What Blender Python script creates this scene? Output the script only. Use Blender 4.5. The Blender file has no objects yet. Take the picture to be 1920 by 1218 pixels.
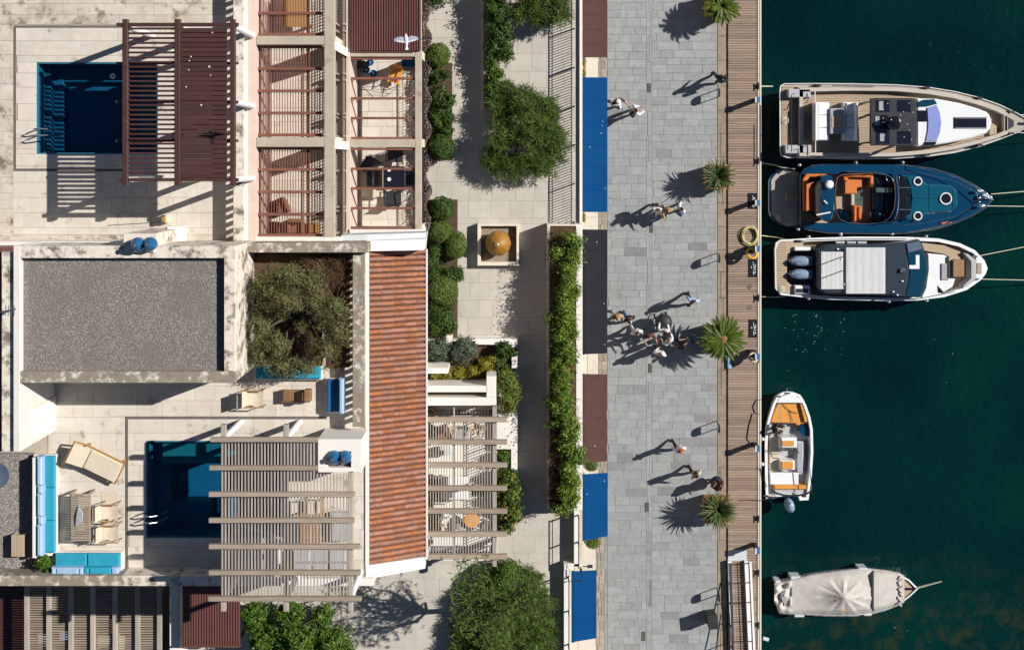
import bpy, math, random
import numpy as np
from mathutils import Vector, Matrix

random.seed(7); RNG = np.random.default_rng(11)
SC = bpy.context.scene; COL = SC.collection

# ---------------------------------------------------------------- camera, sky, sun, exposure
H = 56.0; SCALE = 42.0; K = H * SCALE; NX, NY = 960.0, 300.0      # camera height; photo px per metre on the quay; nadir in the photo
cd = bpy.data.cameras.new('camera'); cam = bpy.data.objects.new('camera', cd); COL.objects.link(cam)
cam.location = (0, 0, H); cd.sensor_width = 36.0; cd.lens = 36.0 * SCALE * H / 1920.0
cd.shift_x = (960 - NX) / 1920.0; cd.shift_y = -(609 - NY) / 1920.0
cd.clip_end = 3000; SC.camera = cam
SUN_EL = math.radians(39); _a = math.atan2(0.37, 1.0)
SUNV = Vector((math.cos(_a) * math.cos(SUN_EL), math.sin(_a) * math.cos(SUN_EL), math.sin(SUN_EL)))
w = bpy.data.worlds.new('World'); SC.world = w; w.use_nodes = True
nt = w.node_tree; nt.nodes.clear()
sky = nt.nodes.new('ShaderNodeTexSky'); sky.sky_type = 'NISHITA'; sky.sun_disc = False
sky.air_density = 0.75; sky.dust_density = 0.2; sky.ozone_density = 4.0; sky.sun_elevation = SUN_EL; sky.sun_rotation = math.pi / 2 - _a
bg = nt.nodes.new('ShaderNodeBackground'); bg.inputs['Strength'].default_value = 0.05
wo = nt.nodes.new('ShaderNodeOutputWorld')
nt.links.new(sky.outputs[0], bg.inputs[0]); nt.links.new(bg.outputs[0], wo.inputs[0])
sd = bpy.data.lights.new('sun', 'SUN'); sd.energy = 5.0; sd.angle = math.radians(0.5); sd.color = (1.0, 0.97, 0.925)
sun = bpy.data.objects.new('sun', sd); COL.objects.link(sun); sun.rotation_euler = SUNV.to_track_quat('Z', 'Y').to_euler()
SC.view_settings.view_transform = 'Standard'; SC.view_settings.look = 'None'
SC.view_settings.exposure = 0.38; SC.view_settings.gamma = 1.0; SC.view_settings.use_curve_mapping = False

# ---------------------------------------------------------------- helpers
def P(px, py, z=0.0):
    """world point at height z that a photo pixel looks at"""
    return Vector(((px - NX) * (H - z) / K, -(py - NY) * (H - z) / K, z))
def M(px, z=0.0): return px * (H - z) / K                       # a length in photo px as metres at height z
def area2(p): return sum(p[i][0] * p[(i + 1) % len(p)][1] - p[(i + 1) % len(p)][0] * p[i][1] for i in range(len(p)))
def inset(p, d):
    n = len(p); out = []
    for i in range(n):
        a, b, c = Vector(p[i - 1][:2]), Vector(p[i][:2]), Vector(p[(i + 1) % n][:2])
        e1 = (b - a); e2 = (c - b)
        if e1.length < 1e-9 or e2.length < 1e-9: out.append((b.x, b.y)); continue
        e1.normalize(); e2.normalize()
        n1 = Vector((-e1.y, e1.x)); n2 = Vector((-e2.y, e2.x)); m = n1 + n2
        if m.length < 1e-6: m = n1
        m.normalize(); k = d / max(0.45, m.dot(n1)); out.append((b.x + m.x * k, b.y + m.y * k))
    return out
ORI = {}
class MB:
    def __init__(s): s.v = []; s.f = []; s.m = []
    def add(s, vs, fs, mi=0):
        o = len(s.v); s.v += [tuple(v) for v in vs]; s.f += [tuple(i + o for i in f) for f in fs]; s.m += [mi] * len(fs); return s
    def loft(s, rings, cap0=True, cap1=True, closed=True, mi=0):
        n = len(rings[0]); vs = [p for r in rings for p in r]; fs = []
        for k in range(len(rings) - 1):
            for i in range(n if closed else n - 1):
                j = (i + 1) % n; fs.append((k * n + i, k * n + j, (k + 1) * n + j, (k + 1) * n + i))
        if cap0: fs.append(tuple(range(n - 1, -1, -1)))
        if cap1: fs.append(tuple((len(rings) - 1) * n + i for i in range(n)))
        return s.add(vs, fs, mi)
    def prism(s, pts, z0, z1, c=0.0, mi=0):
        pts = [tuple(p[:2]) for p in pts]
        if area2(pts) < 0: pts = pts[::-1]
        r = [[(x, y, z0) for x, y in pts]]
        if c > 0: r += [[(x, y, z1 - c) for x, y in pts], [(x, y, z1) for x, y in inset(pts, c)]]
        else: r += [[(x, y, z1) for x, y in pts]]
        return s.loft(r, mi=mi)
    def box(s, x0, y0, x1, y1, z0, z1, c=0.0, mi=0):
        return s.prism([(x0, y0), (x1, y0), (x1, y1), (x0, y1)], z0, z1, c, mi)
    def pbox(s, a, b, c_, d, z0, z1, c=0.0, mi=0):
        p, q = P(a, b, z1), P(c_, d, z1); return s.box(min(p.x, q.x), min(p.y, q.y), max(p.x, q.x), max(p.y, q.y), z0, z1, c, mi)
    def ppoly(s, pts, z0, z1, c=0.0, mi=0): return s.prism([P(x, y, z1) for x, y in pts], z0, z1, c, mi)
    def obox(s, cx, cy, z0, z1, lx, ly, ang=0.0, c=0.0, mi=0):
        ca, sa = math.cos(ang), math.sin(ang)
        return s.prism([(cx + ca * x - sa * y, cy + sa * x + ca * y) for x, y in ((-lx / 2, -ly / 2), (lx / 2, -ly / 2), (lx / 2, ly / 2), (-lx / 2, ly / 2))], z0, z1, c, mi)
    def bar(s, a, b, wd, ht, mi=0):
        a, b = Vector(a), Vector(b); d = (b - a).normalized()
        u = Vector((0, 0, 1)) if abs(d.z) < 0.95 else Vector((1, 0, 0))
        sx = d.cross(u).normalized(); up = sx.cross(d).normalized()
        return s.loft([[p + sx * (i * wd / 2) + up * (j * ht / 2) for i, j in ((-1, -1), (1, -1), (1, 1), (-1, 1))] for p in (a, b)], mi=mi)
    def tube(s, pts, r, n=6, mi=0, closed=False):
        pts = [Vector(p) for p in pts]; R = r if isinstance(r, (list, tuple)) else [r] * len(pts); rings = []
        for i, p in enumerate(pts):
            d = (pts[min(i + 1, len(pts) - 1)] - pts[max(i - 1, 0)])
            if closed: d = pts[(i + 1) % len(pts)] - pts[i - 1]
            d.normalize(); u = Vector((0, 0, 1)) if abs(d.z) < 0.9 else Vector((1, 0, 0))
            sx = d.cross(u).normalized(); up = sx.cross(d).normalized()
            rings.append([p + (sx * math.cos(2 * math.pi * k / n) + up * math.sin(2 * math.pi * k / n)) * R[i] for k in range(n)])
        if closed: rings.append(rings[0])
        return s.loft(rings, not closed, not closed, mi=mi)
    def lathe(s, cx, cy, prof, n=16, mi=0, sx=1, sy=1):
        return s.loft([[(cx + r * sx * math.cos(2 * math.pi * k / n), cy + r * sy * math.sin(2 * math.pi * k / n), z) for k in range(n)] for r, z in prof], mi=mi)
    def ball(s, c, rx, ry=None, rz=None, n=10, m=6, mi=0):
        ry = ry or rx; rz = rz or rx; rg = []
        for j in range(m + 1):
            t = -math.pi / 2 + math.pi * j / m; cr = max(0.02, math.cos(t))
            rg.append([(c[0] + rx * cr * math.cos(2 * math.pi * k / n), c[1] + ry * cr * math.sin(2 * math.pi * k / n), c[2] + rz * math.sin(t)) for k in range(n)])
        return s.loft(rg, mi=mi)
    def grid(s, rows, mi=0):
        n = len(rows[0]); return s.add([p for r in rows for p in r], [(k * n + i, k * n + i + 1, (k + 1) * n + i + 1, (k + 1) * n + i) for k in range(len(rows) - 1) for i in range(n - 1)], mi)
    def build(s, name, mat, parent=None, smooth=False, local=False, loc=None, kind=None):
        if parent is not None: o3 = Vector((0, 0, 0)) if local else ORI[parent.name]
        elif loc is not None: o3 = Vector(loc)
        else:
            a = np.array(s.v); o3 = Vector(((a[:, 0].min() + a[:, 0].max()) / 2, (a[:, 1].min() + a[:, 1].max()) / 2, a[:, 2].min()))
        me = bpy.data.meshes.new(name)
        me.from_pydata([(x - o3.x, y - o3.y, z - o3.z) for x, y, z in s.v], [], s.f)
        for m_ in (mat if isinstance(mat, (list, tuple)) else [mat]): me.materials.append(m_)
        if any(s.m): me.polygons.foreach_set('material_index', s.m)
        if smooth:
            me.polygons.foreach_set('use_smooth', [True] * len(me.polygons))
            try: me.set_sharp_from_angle(angle=math.radians(40))
            except Exception: pass
        o = bpy.data.objects.new(name, me); COL.objects.link(o)
        if parent is not None:
            o.parent = parent; ORI[o.name] = ORI[parent.name] if not local else Vector((0, 0, 0))
        else: o.location = o3; ORI[o.name] = o3
        if kind: o['kind'] = kind
        return o
def tag(o, label, cat, group=None):
    o['label'] = label; o['category'] = cat
    if group: o['group'] = group
    return o
def thing(name, label, cat, loc, group=None, rz=0.0):
    o = bpy.data.objects.new(name, None); COL.objects.link(o); o.empty_display_size = 0.2
    o.location = loc; o.rotation_euler = (0, 0, rz); ORI[o.name] = Vector(loc); tag(o, label, cat, group); return o
def structure(name, loc):
    o = bpy.data.objects.new(name, None); COL.objects.link(o); o.location = loc; ORI[o.name] = Vector(loc); o['kind'] = 'structure'; return o
def copy_tree(o, parent=None):
    c = o.copy(); COL.objects.link(c)
    if parent is not None: c.parent = parent
    ORI[c.name] = ORI.get(o.name, Vector())
    for ch in list(o.children): copy_tree(ch, c)
    return c
def copy_thing(o, loc, label, rz=None):
    c = copy_tree(o); c.location = loc; c['label'] = label
    if rz is not None: c.rotation_euler = (0, 0, rz)
    ORI[c.name] = Vector(loc); return c
def np_mesh(name, V, F, mat, parent=None, loc=None, kind=None, smooth=False):
    """V (n,3) world, F (m,k) all of the same size"""
    o3 = ORI[parent.name] if parent is not None else Vector(loc if loc is not None else (V[:, 0].mean(), V[:, 1].mean(), V[:, 2].min()))
    me = bpy.data.meshes.new(name); n, k = F.shape
    me.vertices.add(len(V)); me.vertices.foreach_set('co', (V - np.array(o3)).astype(np.float32).ravel())
    me.loops.add(n * k); me.loops.foreach_set('vertex_index', F.astype(np.int32).ravel())
    me.polygons.add(n); me.polygons.foreach_set('loop_start', np.arange(0, n * k, k, dtype=np.int32))
    me.polygons.foreach_set('loop_total', np.full(n, k, dtype=np.int32))
    if smooth: me.polygons.foreach_set('use_smooth', np.ones(n, dtype=bool))
    me.update(calc_edges=True); me.validate()
    me.materials.append(mat); o = bpy.data.objects.new(name, me); COL.objects.link(o)
    if parent is not None: o.parent = parent; ORI[o.name] = o3
    else: o.location = o3; ORI[o.name] = o3
    if kind: o['kind'] = kind
    return o

# ---------------------------------------------------------------- materials
def lin(r, g, b):
    f = lambda c: (c / 255 / 12.92) if c / 255 <= 0.04045 else ((c / 255 + 0.055) / 1.055) ** 2.4
    return (f(r), f(g), f(b), 1)
def mat(name, c1, c2=None, scale=3.0, rough=0.7, rnd=0.0, bump=0.15, bscale=60.0, metal=0.0, stain=None, stain_scale=1.2, stain_amt=0.45, stretch=(1, 1, 1), hue=0.0, spec=0.4, sat=0.0, clear=0.0):
    """noise-mixed colour in world space + per-piece variation + optional blotchy stain + fine bump"""
    m = bpy.data.materials.new(name); m.use_nodes = True; t = m.node_tree; N = t.nodes; L = t.links
    b = N['Principled BSDF']; b.inputs['Roughness'].default_value = rough; b.inputs['Metallic'].default_value = metal
    b.inputs['Specular IOR Level'].default_value = spec; b.inputs['Coat Weight'].default_value = clear
    geo = N.new('ShaderNodeNewGeometry'); mp = N.new('ShaderNodeMapping'); mp.inputs['Scale'].default_value = stretch
    L.new(geo.outputs['Position'], mp.inputs[0]); vec = mp.outputs[0]
    c2 = c2 or tuple(x * 0.8 for x in c1[:3]) + (1,)
    n1 = N.new('ShaderNodeTexNoise'); n1.inputs['Scale'].default_value = scale; n1.inputs['Detail'].default_value = 5; n1.inputs['Roughness'].default_value = 0.65
    L.new(vec, n1.inputs['Vector'])
    r1 = N.new('ShaderNodeMapRange'); r1.inputs['From Min'].default_value = 0.33; r1.inputs['From Max'].default_value = 0.67; L.new(n1.outputs[0], r1.inputs['Value'])
    mx = N.new('ShaderNodeMix'); mx.data_type = 'RGBA'; L.new(r1.outputs[0], mx.inputs['Factor']); mx.inputs['A'].default_value = c1; mx.inputs['B'].default_value = c2
    col = mx.outputs['Result']
    if rnd > 0 or hue > 0:
        oi = N.new('ShaderNodeObjectInfo'); ad = N.new('ShaderNodeMath'); ad.operation = 'ADD'
        L.new(oi.outputs['Random'], ad.inputs[0]); L.new(geo.outputs['Random Per Island'], ad.inputs[1])
        fr = N.new('ShaderNodeMath'); fr.operation = 'FRACT'; L.new(ad.outputs[0], fr.inputs[0])
        hs = N.new('ShaderNodeHueSaturation'); v = N.new('ShaderNodeMapRange'); v.inputs['To Min'].default_value = 1 - rnd; v.inputs['To Max'].default_value = 1 + rnd * 0.7
        L.new(fr.outputs[0], v.inputs['Value']); L.new(v.outputs[0], hs.inputs['Value']); L.new(col, hs.inputs['Color'])
        m7 = N.new('ShaderNodeMath'); m7.operation = 'MULTIPLY'; m7.inputs[1].default_value = 7.31; L.new(fr.outputs[0], m7.inputs[0])
        f7 = N.new('ShaderNodeMath'); f7.operation = 'FRACT'; L.new(m7.outputs[0], f7.inputs[0])
        if hue > 0:
            h = N.new('ShaderNodeMapRange'); h.inputs['To Min'].default_value = 0.5 - hue; h.inputs['To Max'].default_value = 0.5 + hue
            L.new(f7.outputs[0], h.inputs['Value']); L.new(h.outputs[0], hs.inputs['Hue'])
        if sat > 0:
            h = N.new('ShaderNodeMapRange'); h.inputs['To Min'].default_value = 1 - sat; h.inputs['To Max'].default_value = 1 + sat
            L.new(f7.outputs[0], h.inputs['Value']); L.new(h.outputs[0], hs.inputs['Saturation'])
        col = hs.outputs[0]
    if stain:
        n2 = N.new('ShaderNodeTexNoise'); n2.inputs['Scale'].default_value = stain_scale; n2.inputs['Detail'].default_value = 9; n2.inputs['Roughness'].default_value = 0.72
        L.new(geo.outputs['Position'], n2.inputs['Vector'])
        r2 = N.new('ShaderNodeMapRange'); r2.inputs['From Min'].default_value = 1 - stain_amt - 0.02; r2.inputs['From Max'].default_value = 1 - stain_amt + 0.1; L.new(n2.outputs[0], r2.inputs['Value'])
        m2 = N.new('ShaderNodeMix'); m2.data_type = 'RGBA'; L.new(r2.outputs[0], m2.inputs['Factor']); L.new(col, m2.inputs['A']); m2.inputs['B'].default_value = stain; col = m2.outputs['Result']
    L.new(col, b.inputs['Base Color'])
    if bump > 0:
        n3 = N.new('ShaderNodeTexNoise'); n3.inputs['Scale'].default_value = bscale; n3.inputs['Detail'].default_value = 3; L.new(vec, n3.inputs['Vector'])
        bp = N.new('ShaderNodeBump'); bp.inputs['Strength'].default_value = bump; bp.inputs['Distance'].default_value = 0.02
        L.new(n3.outputs[0], bp.inputs['Height']); L.new(bp.outputs[0], b.inputs['Normal'])
    return m
def leaf_mat(name, cols, trans=0.25):
    m = bpy.data.materials.new(name); m.use_nodes = True; t = m.node_tree; N = t.nodes; L = t.links
    b = N['Principled BSDF']; b.inputs['Roughness'].default_value = 0.55; b.inputs['Specular IOR Level'].default_value = 0.3
    g = N.new('ShaderNodeNewGeometry'); oi = N.new('ShaderNodeObjectInfo'); ad = N.new('ShaderNodeMath'); ad.operation = 'ADD'
    L.new(g.outputs['Random Per Island'], ad.inputs[0]); L.new(oi.outputs['Random'], ad.inputs[1]); fr = N.new('ShaderNodeMath'); fr.operation = 'FRACT'; L.new(ad.outputs[0], fr.inputs[0])
    n = N.new('ShaderNodeTexNoise'); n.inputs['Scale'].default_value = 2.2; n.inputs['Detail'].default_value = 2; L.new(g.outputs['Position'], n.inputs['Vector'])
    a2 = N.new('ShaderNodeMath'); a2.operation = 'MULTIPLY_ADD'; a2.inputs[1].default_value = 0.55; L.new(fr.outputs[0], a2.inputs[0])
    s2 = N.new('ShaderNodeMapRange'); s2.inputs['From Min'].default_value = 0.3; s2.inputs['From Max'].default_value = 0.7; s2.inputs['To Max'].default_value = 0.45; L.new(n.outputs[0], s2.inputs['Value']); L.new(s2.outputs[0], a2.inputs[2])
    cr = N.new('ShaderNodeValToRGB'); L.new(a2.outputs[0], cr.inputs[0]); e = cr.color_ramp.elements
    while len(e) < len(cols): e.new(0.5)
    for i, c in enumerate(cols): e[i].position = i / (len(cols) - 1); e[i].color = c
    L.new(cr.outputs[0], b.inputs['Base Color'])
    tr = N.new('ShaderNodeBsdfTranslucent'); L.new(cr.outputs[0], tr.inputs[0]); ms = N.new('ShaderNodeMixShader'); ms.inputs[0].default_value = trans
    L.new(b.outputs[0], ms.inputs[1]); L.new(tr.outputs[0], ms.inputs[2]); L.new(ms.outputs[0], N['Material Output'].inputs[0]); return m
def glass_mat(name, tint, rough=0.03, ior=1.33, bump=0.0, bscale=4.0):
    m = bpy.data.materials.new(name); m.use_nodes = True; t = m.node_tree; N = t.nodes; L = t.links
    N.remove(N['Principled BSDF']); tr = N.new('ShaderNodeBsdfTransparent'); tr.inputs[0].default_value = tint
    gl = N.new('ShaderNodeBsdfGlossy'); gl.inputs['Roughness'].default_value = rough; lw = N.new('ShaderNodeLayerWeight'); lw.inputs[0].default_value = .5
    pw = N.new('ShaderNodeMath'); pw.operation = 'POWER'; pw.inputs[1].default_value = 5; L.new(lw.outputs['Facing'], pw.inputs[0])       # Schlick: the same from both sides
    r0 = ((ior - 1) / (ior + 1)) ** 2; fr = N.new('ShaderNodeMath'); fr.operation = 'MULTIPLY_ADD'; fr.inputs[1].default_value = 1 - r0; fr.inputs[2].default_value = r0; L.new(pw.outputs[0], fr.inputs[0])
    ms = N.new('ShaderNodeMixShader'); L.new(fr.outputs[0], ms.inputs[0]); L.new(tr.outputs[0], ms.inputs[1]); L.new(gl.outputs[0], ms.inputs[2]); L.new(ms.outputs[0], N['Material Output'].inputs[0])
    if bump > 0:
        g = N.new('ShaderNodeNewGeometry'); n = N.new('ShaderNodeTexNoise'); n.inputs['Scale'].default_value = bscale; n.inputs['Detail'].default_value = 4; L.new(g.outputs['Position'], n.inputs['Vector'])
        bp = N.new('ShaderNodeBump'); bp.inputs['Strength'].default_value = bump; bp.inputs['Distance'].default_value = 0.05; L.new(n.outputs[0], bp.inputs['Height']); L.new(bp.outputs[0], gl.inputs['Normal'])
    return m
def c3(r, g, b): return (r, g, b, 1)
X = {}
X['tile'] = mat('travertine_tile', c3(.585, .53, .455), c3(.52, .46, .38), 2.2, .75, rnd=.07, stain=c3(.28, .225, .17), stain_scale=1.7, stain_amt=.41, bump=.12, bscale=30)
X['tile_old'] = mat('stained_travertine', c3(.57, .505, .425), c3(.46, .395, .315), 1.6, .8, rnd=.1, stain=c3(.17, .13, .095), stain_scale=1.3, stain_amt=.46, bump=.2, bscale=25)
X['gtile'] = mat('garden_limestone', c3(.48, .44, .38), c3(.42, .38, .32), 1.8, .8, rnd=.05, stain=c3(.33, .28, .22), stain_scale=2.5, stain_amt=.36, bump=.15, bscale=30)
X['joint'] = mat('mortar_joint', c3(.46, .39, .31), c3(.38, .315, .24), 6, .9)
X['plaster'] = mat('cream_plaster', c3(.66, .59, .49), c3(.6, .52, .42), 2, .8, stain=c3(.33, .27, .2), stain_scale=1.1, stain_amt=.35, bump=.2, bscale=35)
X['worn'] = mat('worn_plaster', c3(.68, .62, .53), c3(.58, .5, .41), 3, .85, stain=c3(.17, .135, .10), stain_scale=1.9, stain_amt=.485, bump=.35, bscale=30)
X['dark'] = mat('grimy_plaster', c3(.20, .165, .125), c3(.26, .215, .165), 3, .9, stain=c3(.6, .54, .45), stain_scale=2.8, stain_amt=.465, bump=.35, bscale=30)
X['pink'] = mat('pink_plaster', c3(.59, .455, .385), c3(.55, .42, .35), 2, .8, stain=c3(.5, .36, .29), stain_scale=2, stain_amt=.4)
X['white'] = mat('white_plaster', c3(.72, .68, .62), c3(.66, .615, .55), 1.6, .7, stain=c3(.55, .5, .43), stain_scale=2, stain_amt=.34, bump=.08)
X['concrete'] = mat('beige_concrete', c3(.43, .365, .285), c3(.36, .30, .23), 2.5, .85, stain=c3(.24, .185, .125), stain_scale=1.3, stain_amt=.42, bump=.2, bscale=40)
X['slate'] = mat('drain_slate', c3(.14, .12, .105), c3(.1, .085, .075), 8, .7, rnd=.1)
X['brown'] = mat('brown_metal', c3(.07, .031, .027), c3(.06, .026, .023), 3, .45, rnd=.14, bump=.03, stain=c3(.12, .06, .05), stain_scale=2.2, stain_amt=.38)
X['rust'] = mat('red_brown_beam', c3(.215, .085, .055), c3(.17, .064, .042), 5, .55, rnd=.12, bump=.06)
X['slat'] = mat('brown_slat', c3(.15, .062, .042), c3(.115, .045, .031), 5, .6, rnd=.2, bump=.05)
X['roof'] = mat('brown_sheet_roof', c3(.145, .058, .048), c3(.122, .048, .04), 1.4, .5, bump=.03, rnd=.05)
X['greywood'] = mat('weathered_wood', c3(.37, .295, .225), c3(.25, .195, .145), 5, .85, rnd=.14, bump=.4, bscale=20, stretch=(.25, 4, 4))
X['greywood_ns'] = mat('weathered_wood_long', c3(.40, .35, .30), c3(.28, .24, .2), 5, .85, rnd=.18, bump=.4, bscale=20, stretch=(4, .25, 4))
X['teak'] = mat('oiled_teak', c3(.30, .165, .075), c3(.2, .1, .042), 6, .6, rnd=.2, bump=.2, stretch=(.4, 3, 3))
X['darkdeck'] = mat('dark_decking', c3(.17, .115, .08), c3(.12, .08, .055), 3, .8, bump=.2)
X['wicker'] = mat('brown_wicker', c3(.2, .085, .048), c3(.14, .058, .032), 30, .8, bump=.5, bscale=90)
X['ochrewicker'] = mat('ochre_wicker', c3(.36, .2, .065), c3(.28, .15, .045), 30, .8, bump=.5, bscale=90)
X['terra'] = mat('terracotta_tile', c3(.355, .15, .082), c3(.25, .10, .056), 7, .8, rnd=.2, hue=.004, sat=.15, stain=c3(.15, .085, .062), stain_scale=5, stain_amt=.44, bump=.3, bscale=40)
X['terra_pan'] = mat('terracotta_pan', c3(.13, .05, .028), c3(.09, .035, .02), 7, .85)
X['turq'] = mat('turquoise_canvas', c3(.02, .285, .40), c3(.017, .245, .35), 5, .85, rnd=.05, bump=.12, bscale=90)
X['blue'] = mat('royal_blue_canvas', c3(.006, .095, .23), c3(.005, .085, .21), 4, .85, bump=.1, bscale=90)
X['pale'] = mat('pale_blue_canvas', c3(.30, .43, .60), c3(.27, .40, .56), 5, .85, rnd=.05, bump=.12, bscale=60)
X['canvas'] = mat('cream_canvas', c3(.58, .50, .38), c3(.52, .44, .33), 5, .85, rnd=.04, bump=.12, bscale=120)
X['canvas_grey'] = mat('grey_canvas', c3(.34, .34, .345), c3(.29, .29, .3), 5, .85, rnd=.05, bump=.12, bscale=100)
X['glassblue'] = mat('blue_glass_jar', c3(.015, .10, .22), c3(.01, .075, .17), 3, .06, bump=0, spec=.7)
X['gravel'] = mat('roof_gravel', c3(.31, .28, .25), c3(.22, .195, .175), 20, .9, rnd=.42, bump=.2, stain=c3(.2, .175, .15), stain_scale=.7, stain_amt=.47)
X['gravel_bed'] = mat('gravel_bed', c3(.19, .168, .148), c3(.11, .098, .086), 25, .95, bump=.6, bscale=25)
X['gravel_tan'] = mat('tan_gravel', c3(.33, .25, .17), c3(.22, .165, .11), 20, .9, rnd=.5)
X['soil'] = mat('dry_soil', c3(.10, .058, .034), c3(.06, .034, .02), 4, .95, bump=.5, bscale=15)
X['ochre'] = mat('ochre_glaze', c3(.30, .145, .018), c3(.25, .115, .013), 3, .5, bump=.1, stain=c3(.2, .085, .012), stain_scale=3, stain_amt=.4)
X['planter'] = mat('terracotta_planter', c3(.40, .19, .075), c3(.32, .14, .055), 5, .75, bump=.2)
X['stone'] = mat('grey_paving_stone', c3(.30, .305, .298), c3(.248, .251, .246), 2.6, .75, rnd=.10, sat=.5, stain=c3(.2, .195, .185), stain_scale=4.5, stain_amt=.43, bump=.35, bscale=9)
X['stone_dark'] = mat('dark_paving_stone', c3(.255, .252, .245), c3(.20, .197, .192), 2.3, .8, rnd=.15, stain=c3(.155, .152, .15), stain_scale=3.5, stain_amt=.42, bump=.4, bscale=10)
X['stone_joint'] = mat('paving_joint', c3(.31, .31, .30), c3(.255, .255, .245), 4, .9)
X['kerb'] = mat('sandstone_kerb', c3(.30, .235, .17), c3(.21, .165, .12), 2.4, .85, rnd=.12, stain=c3(.36, .285, .2), stain_scale=2.2, stain_amt=.42, bump=.4, bscale=12)
X['plank'] = mat('deck_plank', c3(.32, .235, .175), c3(.24, .172, .127), 4, .8, rnd=.22, bump=.35, bscale=14, stretch=(.3, 4, 1))
X['deck_gap'] = mat('deck_gap', c3(.05, .035, .027), c3(.04, .03, .02), 3, .9)
X['apron'] = mat('apron_limestone', c3(.60, .54, .45), c3(.54, .475, .39), 2, .8, bump=.1, rnd=.04, stain=c3(.4, .34, .27), stain_scale=2, stain_amt=.36)
X['strip'] = mat('stone_strip', c3(.37, .31, .24), c3(.27, .22, .165), 6, .85, rnd=.18, bump=.3)
X['aw_brown'] = mat('brown_awning_cloth', c3(.075, .038, .033), c3(.066, .033, .029), 3, .85, bump=.06, bscale=120, spec=.08, stain=c3(.10,.055,.048), stain_scale=1.5, stain_amt=.36)
X['aw_blue'] = mat('blue_awning_cloth', c3(.001, .038, .125), c3(.001, .044, .138), 1.2, .85, bump=.06, bscale=120, spec=.08, stain=c3(.001,.05,.15), stain_scale=1.5, stain_amt=.36)
X['aw_black'] = mat('charcoal_awning_cloth', c3(.018, .018, .022), c3(.015, .015, .019), 2, .9, bump=.06, bscale=120, spec=.08, stain=c3(.03,.03,.034), stain_scale=1.5, stain_amt=.36)
X['black'] = mat('black_metal', c3(.022, .02, .02), c3(.016, .015, .015), 4, .5, bump=.02)
X['blackgloss'] = mat('black_gloss', c3(.008, .009, .012), c3(.006, .007, .01), 2, .08, bump=0, spec=.5)
X['steel'] = mat('stainless_steel', c3(.62, .63, .64), c3(.55, .56, .57), 3, .22, metal=1.0, bump=0)
X['whitepaint'] = mat('white_paint', c3(.76, .75, .73), c3(.72, .71, .69), 2, .4, bump=.02)
X['gel'] = mat('white_gelcoat', c3(.74, .74, .73), c3(.69, .69, .68), 1.5, .2, bump=0, spec=.5)
X['gel_grey'] = mat('grey_gelcoat', c3(.42, .42, .43), c3(.38, .38, .39), 2, .35, bump=0)
X['charcoal'] = mat('charcoal_hardtop', c3(.04, .04, .043), c3(.03, .03, .033), 3, .3, bump=0, spec=.5)
X['slateblue'] = mat('slate_hardtop', c3(.03, .042, .055), c3(.025, .036, .047), 2, .25, bump=0, spec=.5)
X['navygel'] = mat('navy_gelcoat', c3(.003, .042, .095), c3(.002, .034, .082), 1, .08, bump=.02, bscale=3, spec=.6, clear=.6)
X['navylit'] = mat('lit_navy_gelcoat', c3(.005, .08, .125), c3(.004, .065, .11), 1, .07, bump=.02, bscale=3, spec=.6, clear=.6)  # brighter copy of the navy gelcoat, the lit tone put into the colour
X['lilac'] = mat('lilac_windscreen', c3(.24, .275, .56), c3(.21, .245, .52), 2, .12, bump=0)
X['darkglass'] = mat('dark_tinted_glass', c3(.012, .013, .022), c3(.01, .011, .018), 3, .05, bump=0, spec=.6)
X['tealglass'] = mat('teal_tinted_glass', c3(.006, .045, .075), c3(.005, .036, .065), 3, .05, bump=0, spec=.6)
X['boatteak'] = mat('boat_teak', c3(.42, .315, .215), c3(.34, .25, .17), 3, .75, bump=.2, bscale=12, stretch=(.3, 6, 1), rnd=.1)
X['boatteak_grey'] = mat('silvered_teak', c3(.46, .41, .345), c3(.38, .335, .275), 3, .8, bump=.2, bscale=12, stretch=(.3, 6, 1), rnd=.1)
X['caulk'] = mat('black_caulk', c3(.035, .028, .022), c3(.03, .025, .02), 3, .8, bump=0)
X['orange'] = mat('orange_vinyl', c3(.56, .155, .03), c3(.5, .135, .026), 3, .5, bump=.06)
X['amber'] = mat('amber_vinyl', c3(.62, .27, .05), c3(.56, .235, .042), 3, .55, bump=.06)
X['canvas_w'] = mat('white_canvas', c3(.55, .54, .52), c3(.48, .475, .455), 3, .85, bump=.3, bscale=9, stretch=(3, .6, 1))
X['cowl'] = mat('blue_grey_cowling', c3(.21, .28, .36), c3(.18, .245, .32), 2, .25, bump=0)
X['cowldark'] = mat('slate_cowling', c3(.1, .14, .19), c3(.08, .115, .16), 2, .25, bump=0)
X['tarp'] = mat('beige_tarp', c3(.50, .465, .415), c3(.41, .375, .325), 2.5, .85, bump=.3, bscale=6, stain=c3(.36, .31, .24), stain_scale=1.5, stain_amt=.38)
X['rope'] = mat('pale_rope', c3(.55, .52, .40), c3(.4, .37, .27), 30, .9)
X['yrope'] = mat('yellow_rope', c3(.56, .54, .24), c3(.42, .4, .16), 20, .9)
X['yellow'] = mat('yellow_paint', c3(.62, .36, .015), c3(.55, .31, .012), 4, .5)
X['bluepaint'] = mat('blue_paint', c3(.03, .16, .36), c3(.025, .14, .32), 4, .4)
X['galv'] = mat('pale_grey_panel', c3(.52, .54, .54), c3(.46, .48, .48), 2, .6, bump=.05)
X['redcloth'] = mat('coral_towel', c3(.56, .13, .08), c3(.48, .11, .065), 8, .9)
X['pooltile'] = mat('pool_mosaic', c3(.012, .11, .20), c3(.01, .09, .17), 3, .5, rnd=.1, bump=.1, bscale=50)
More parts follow.
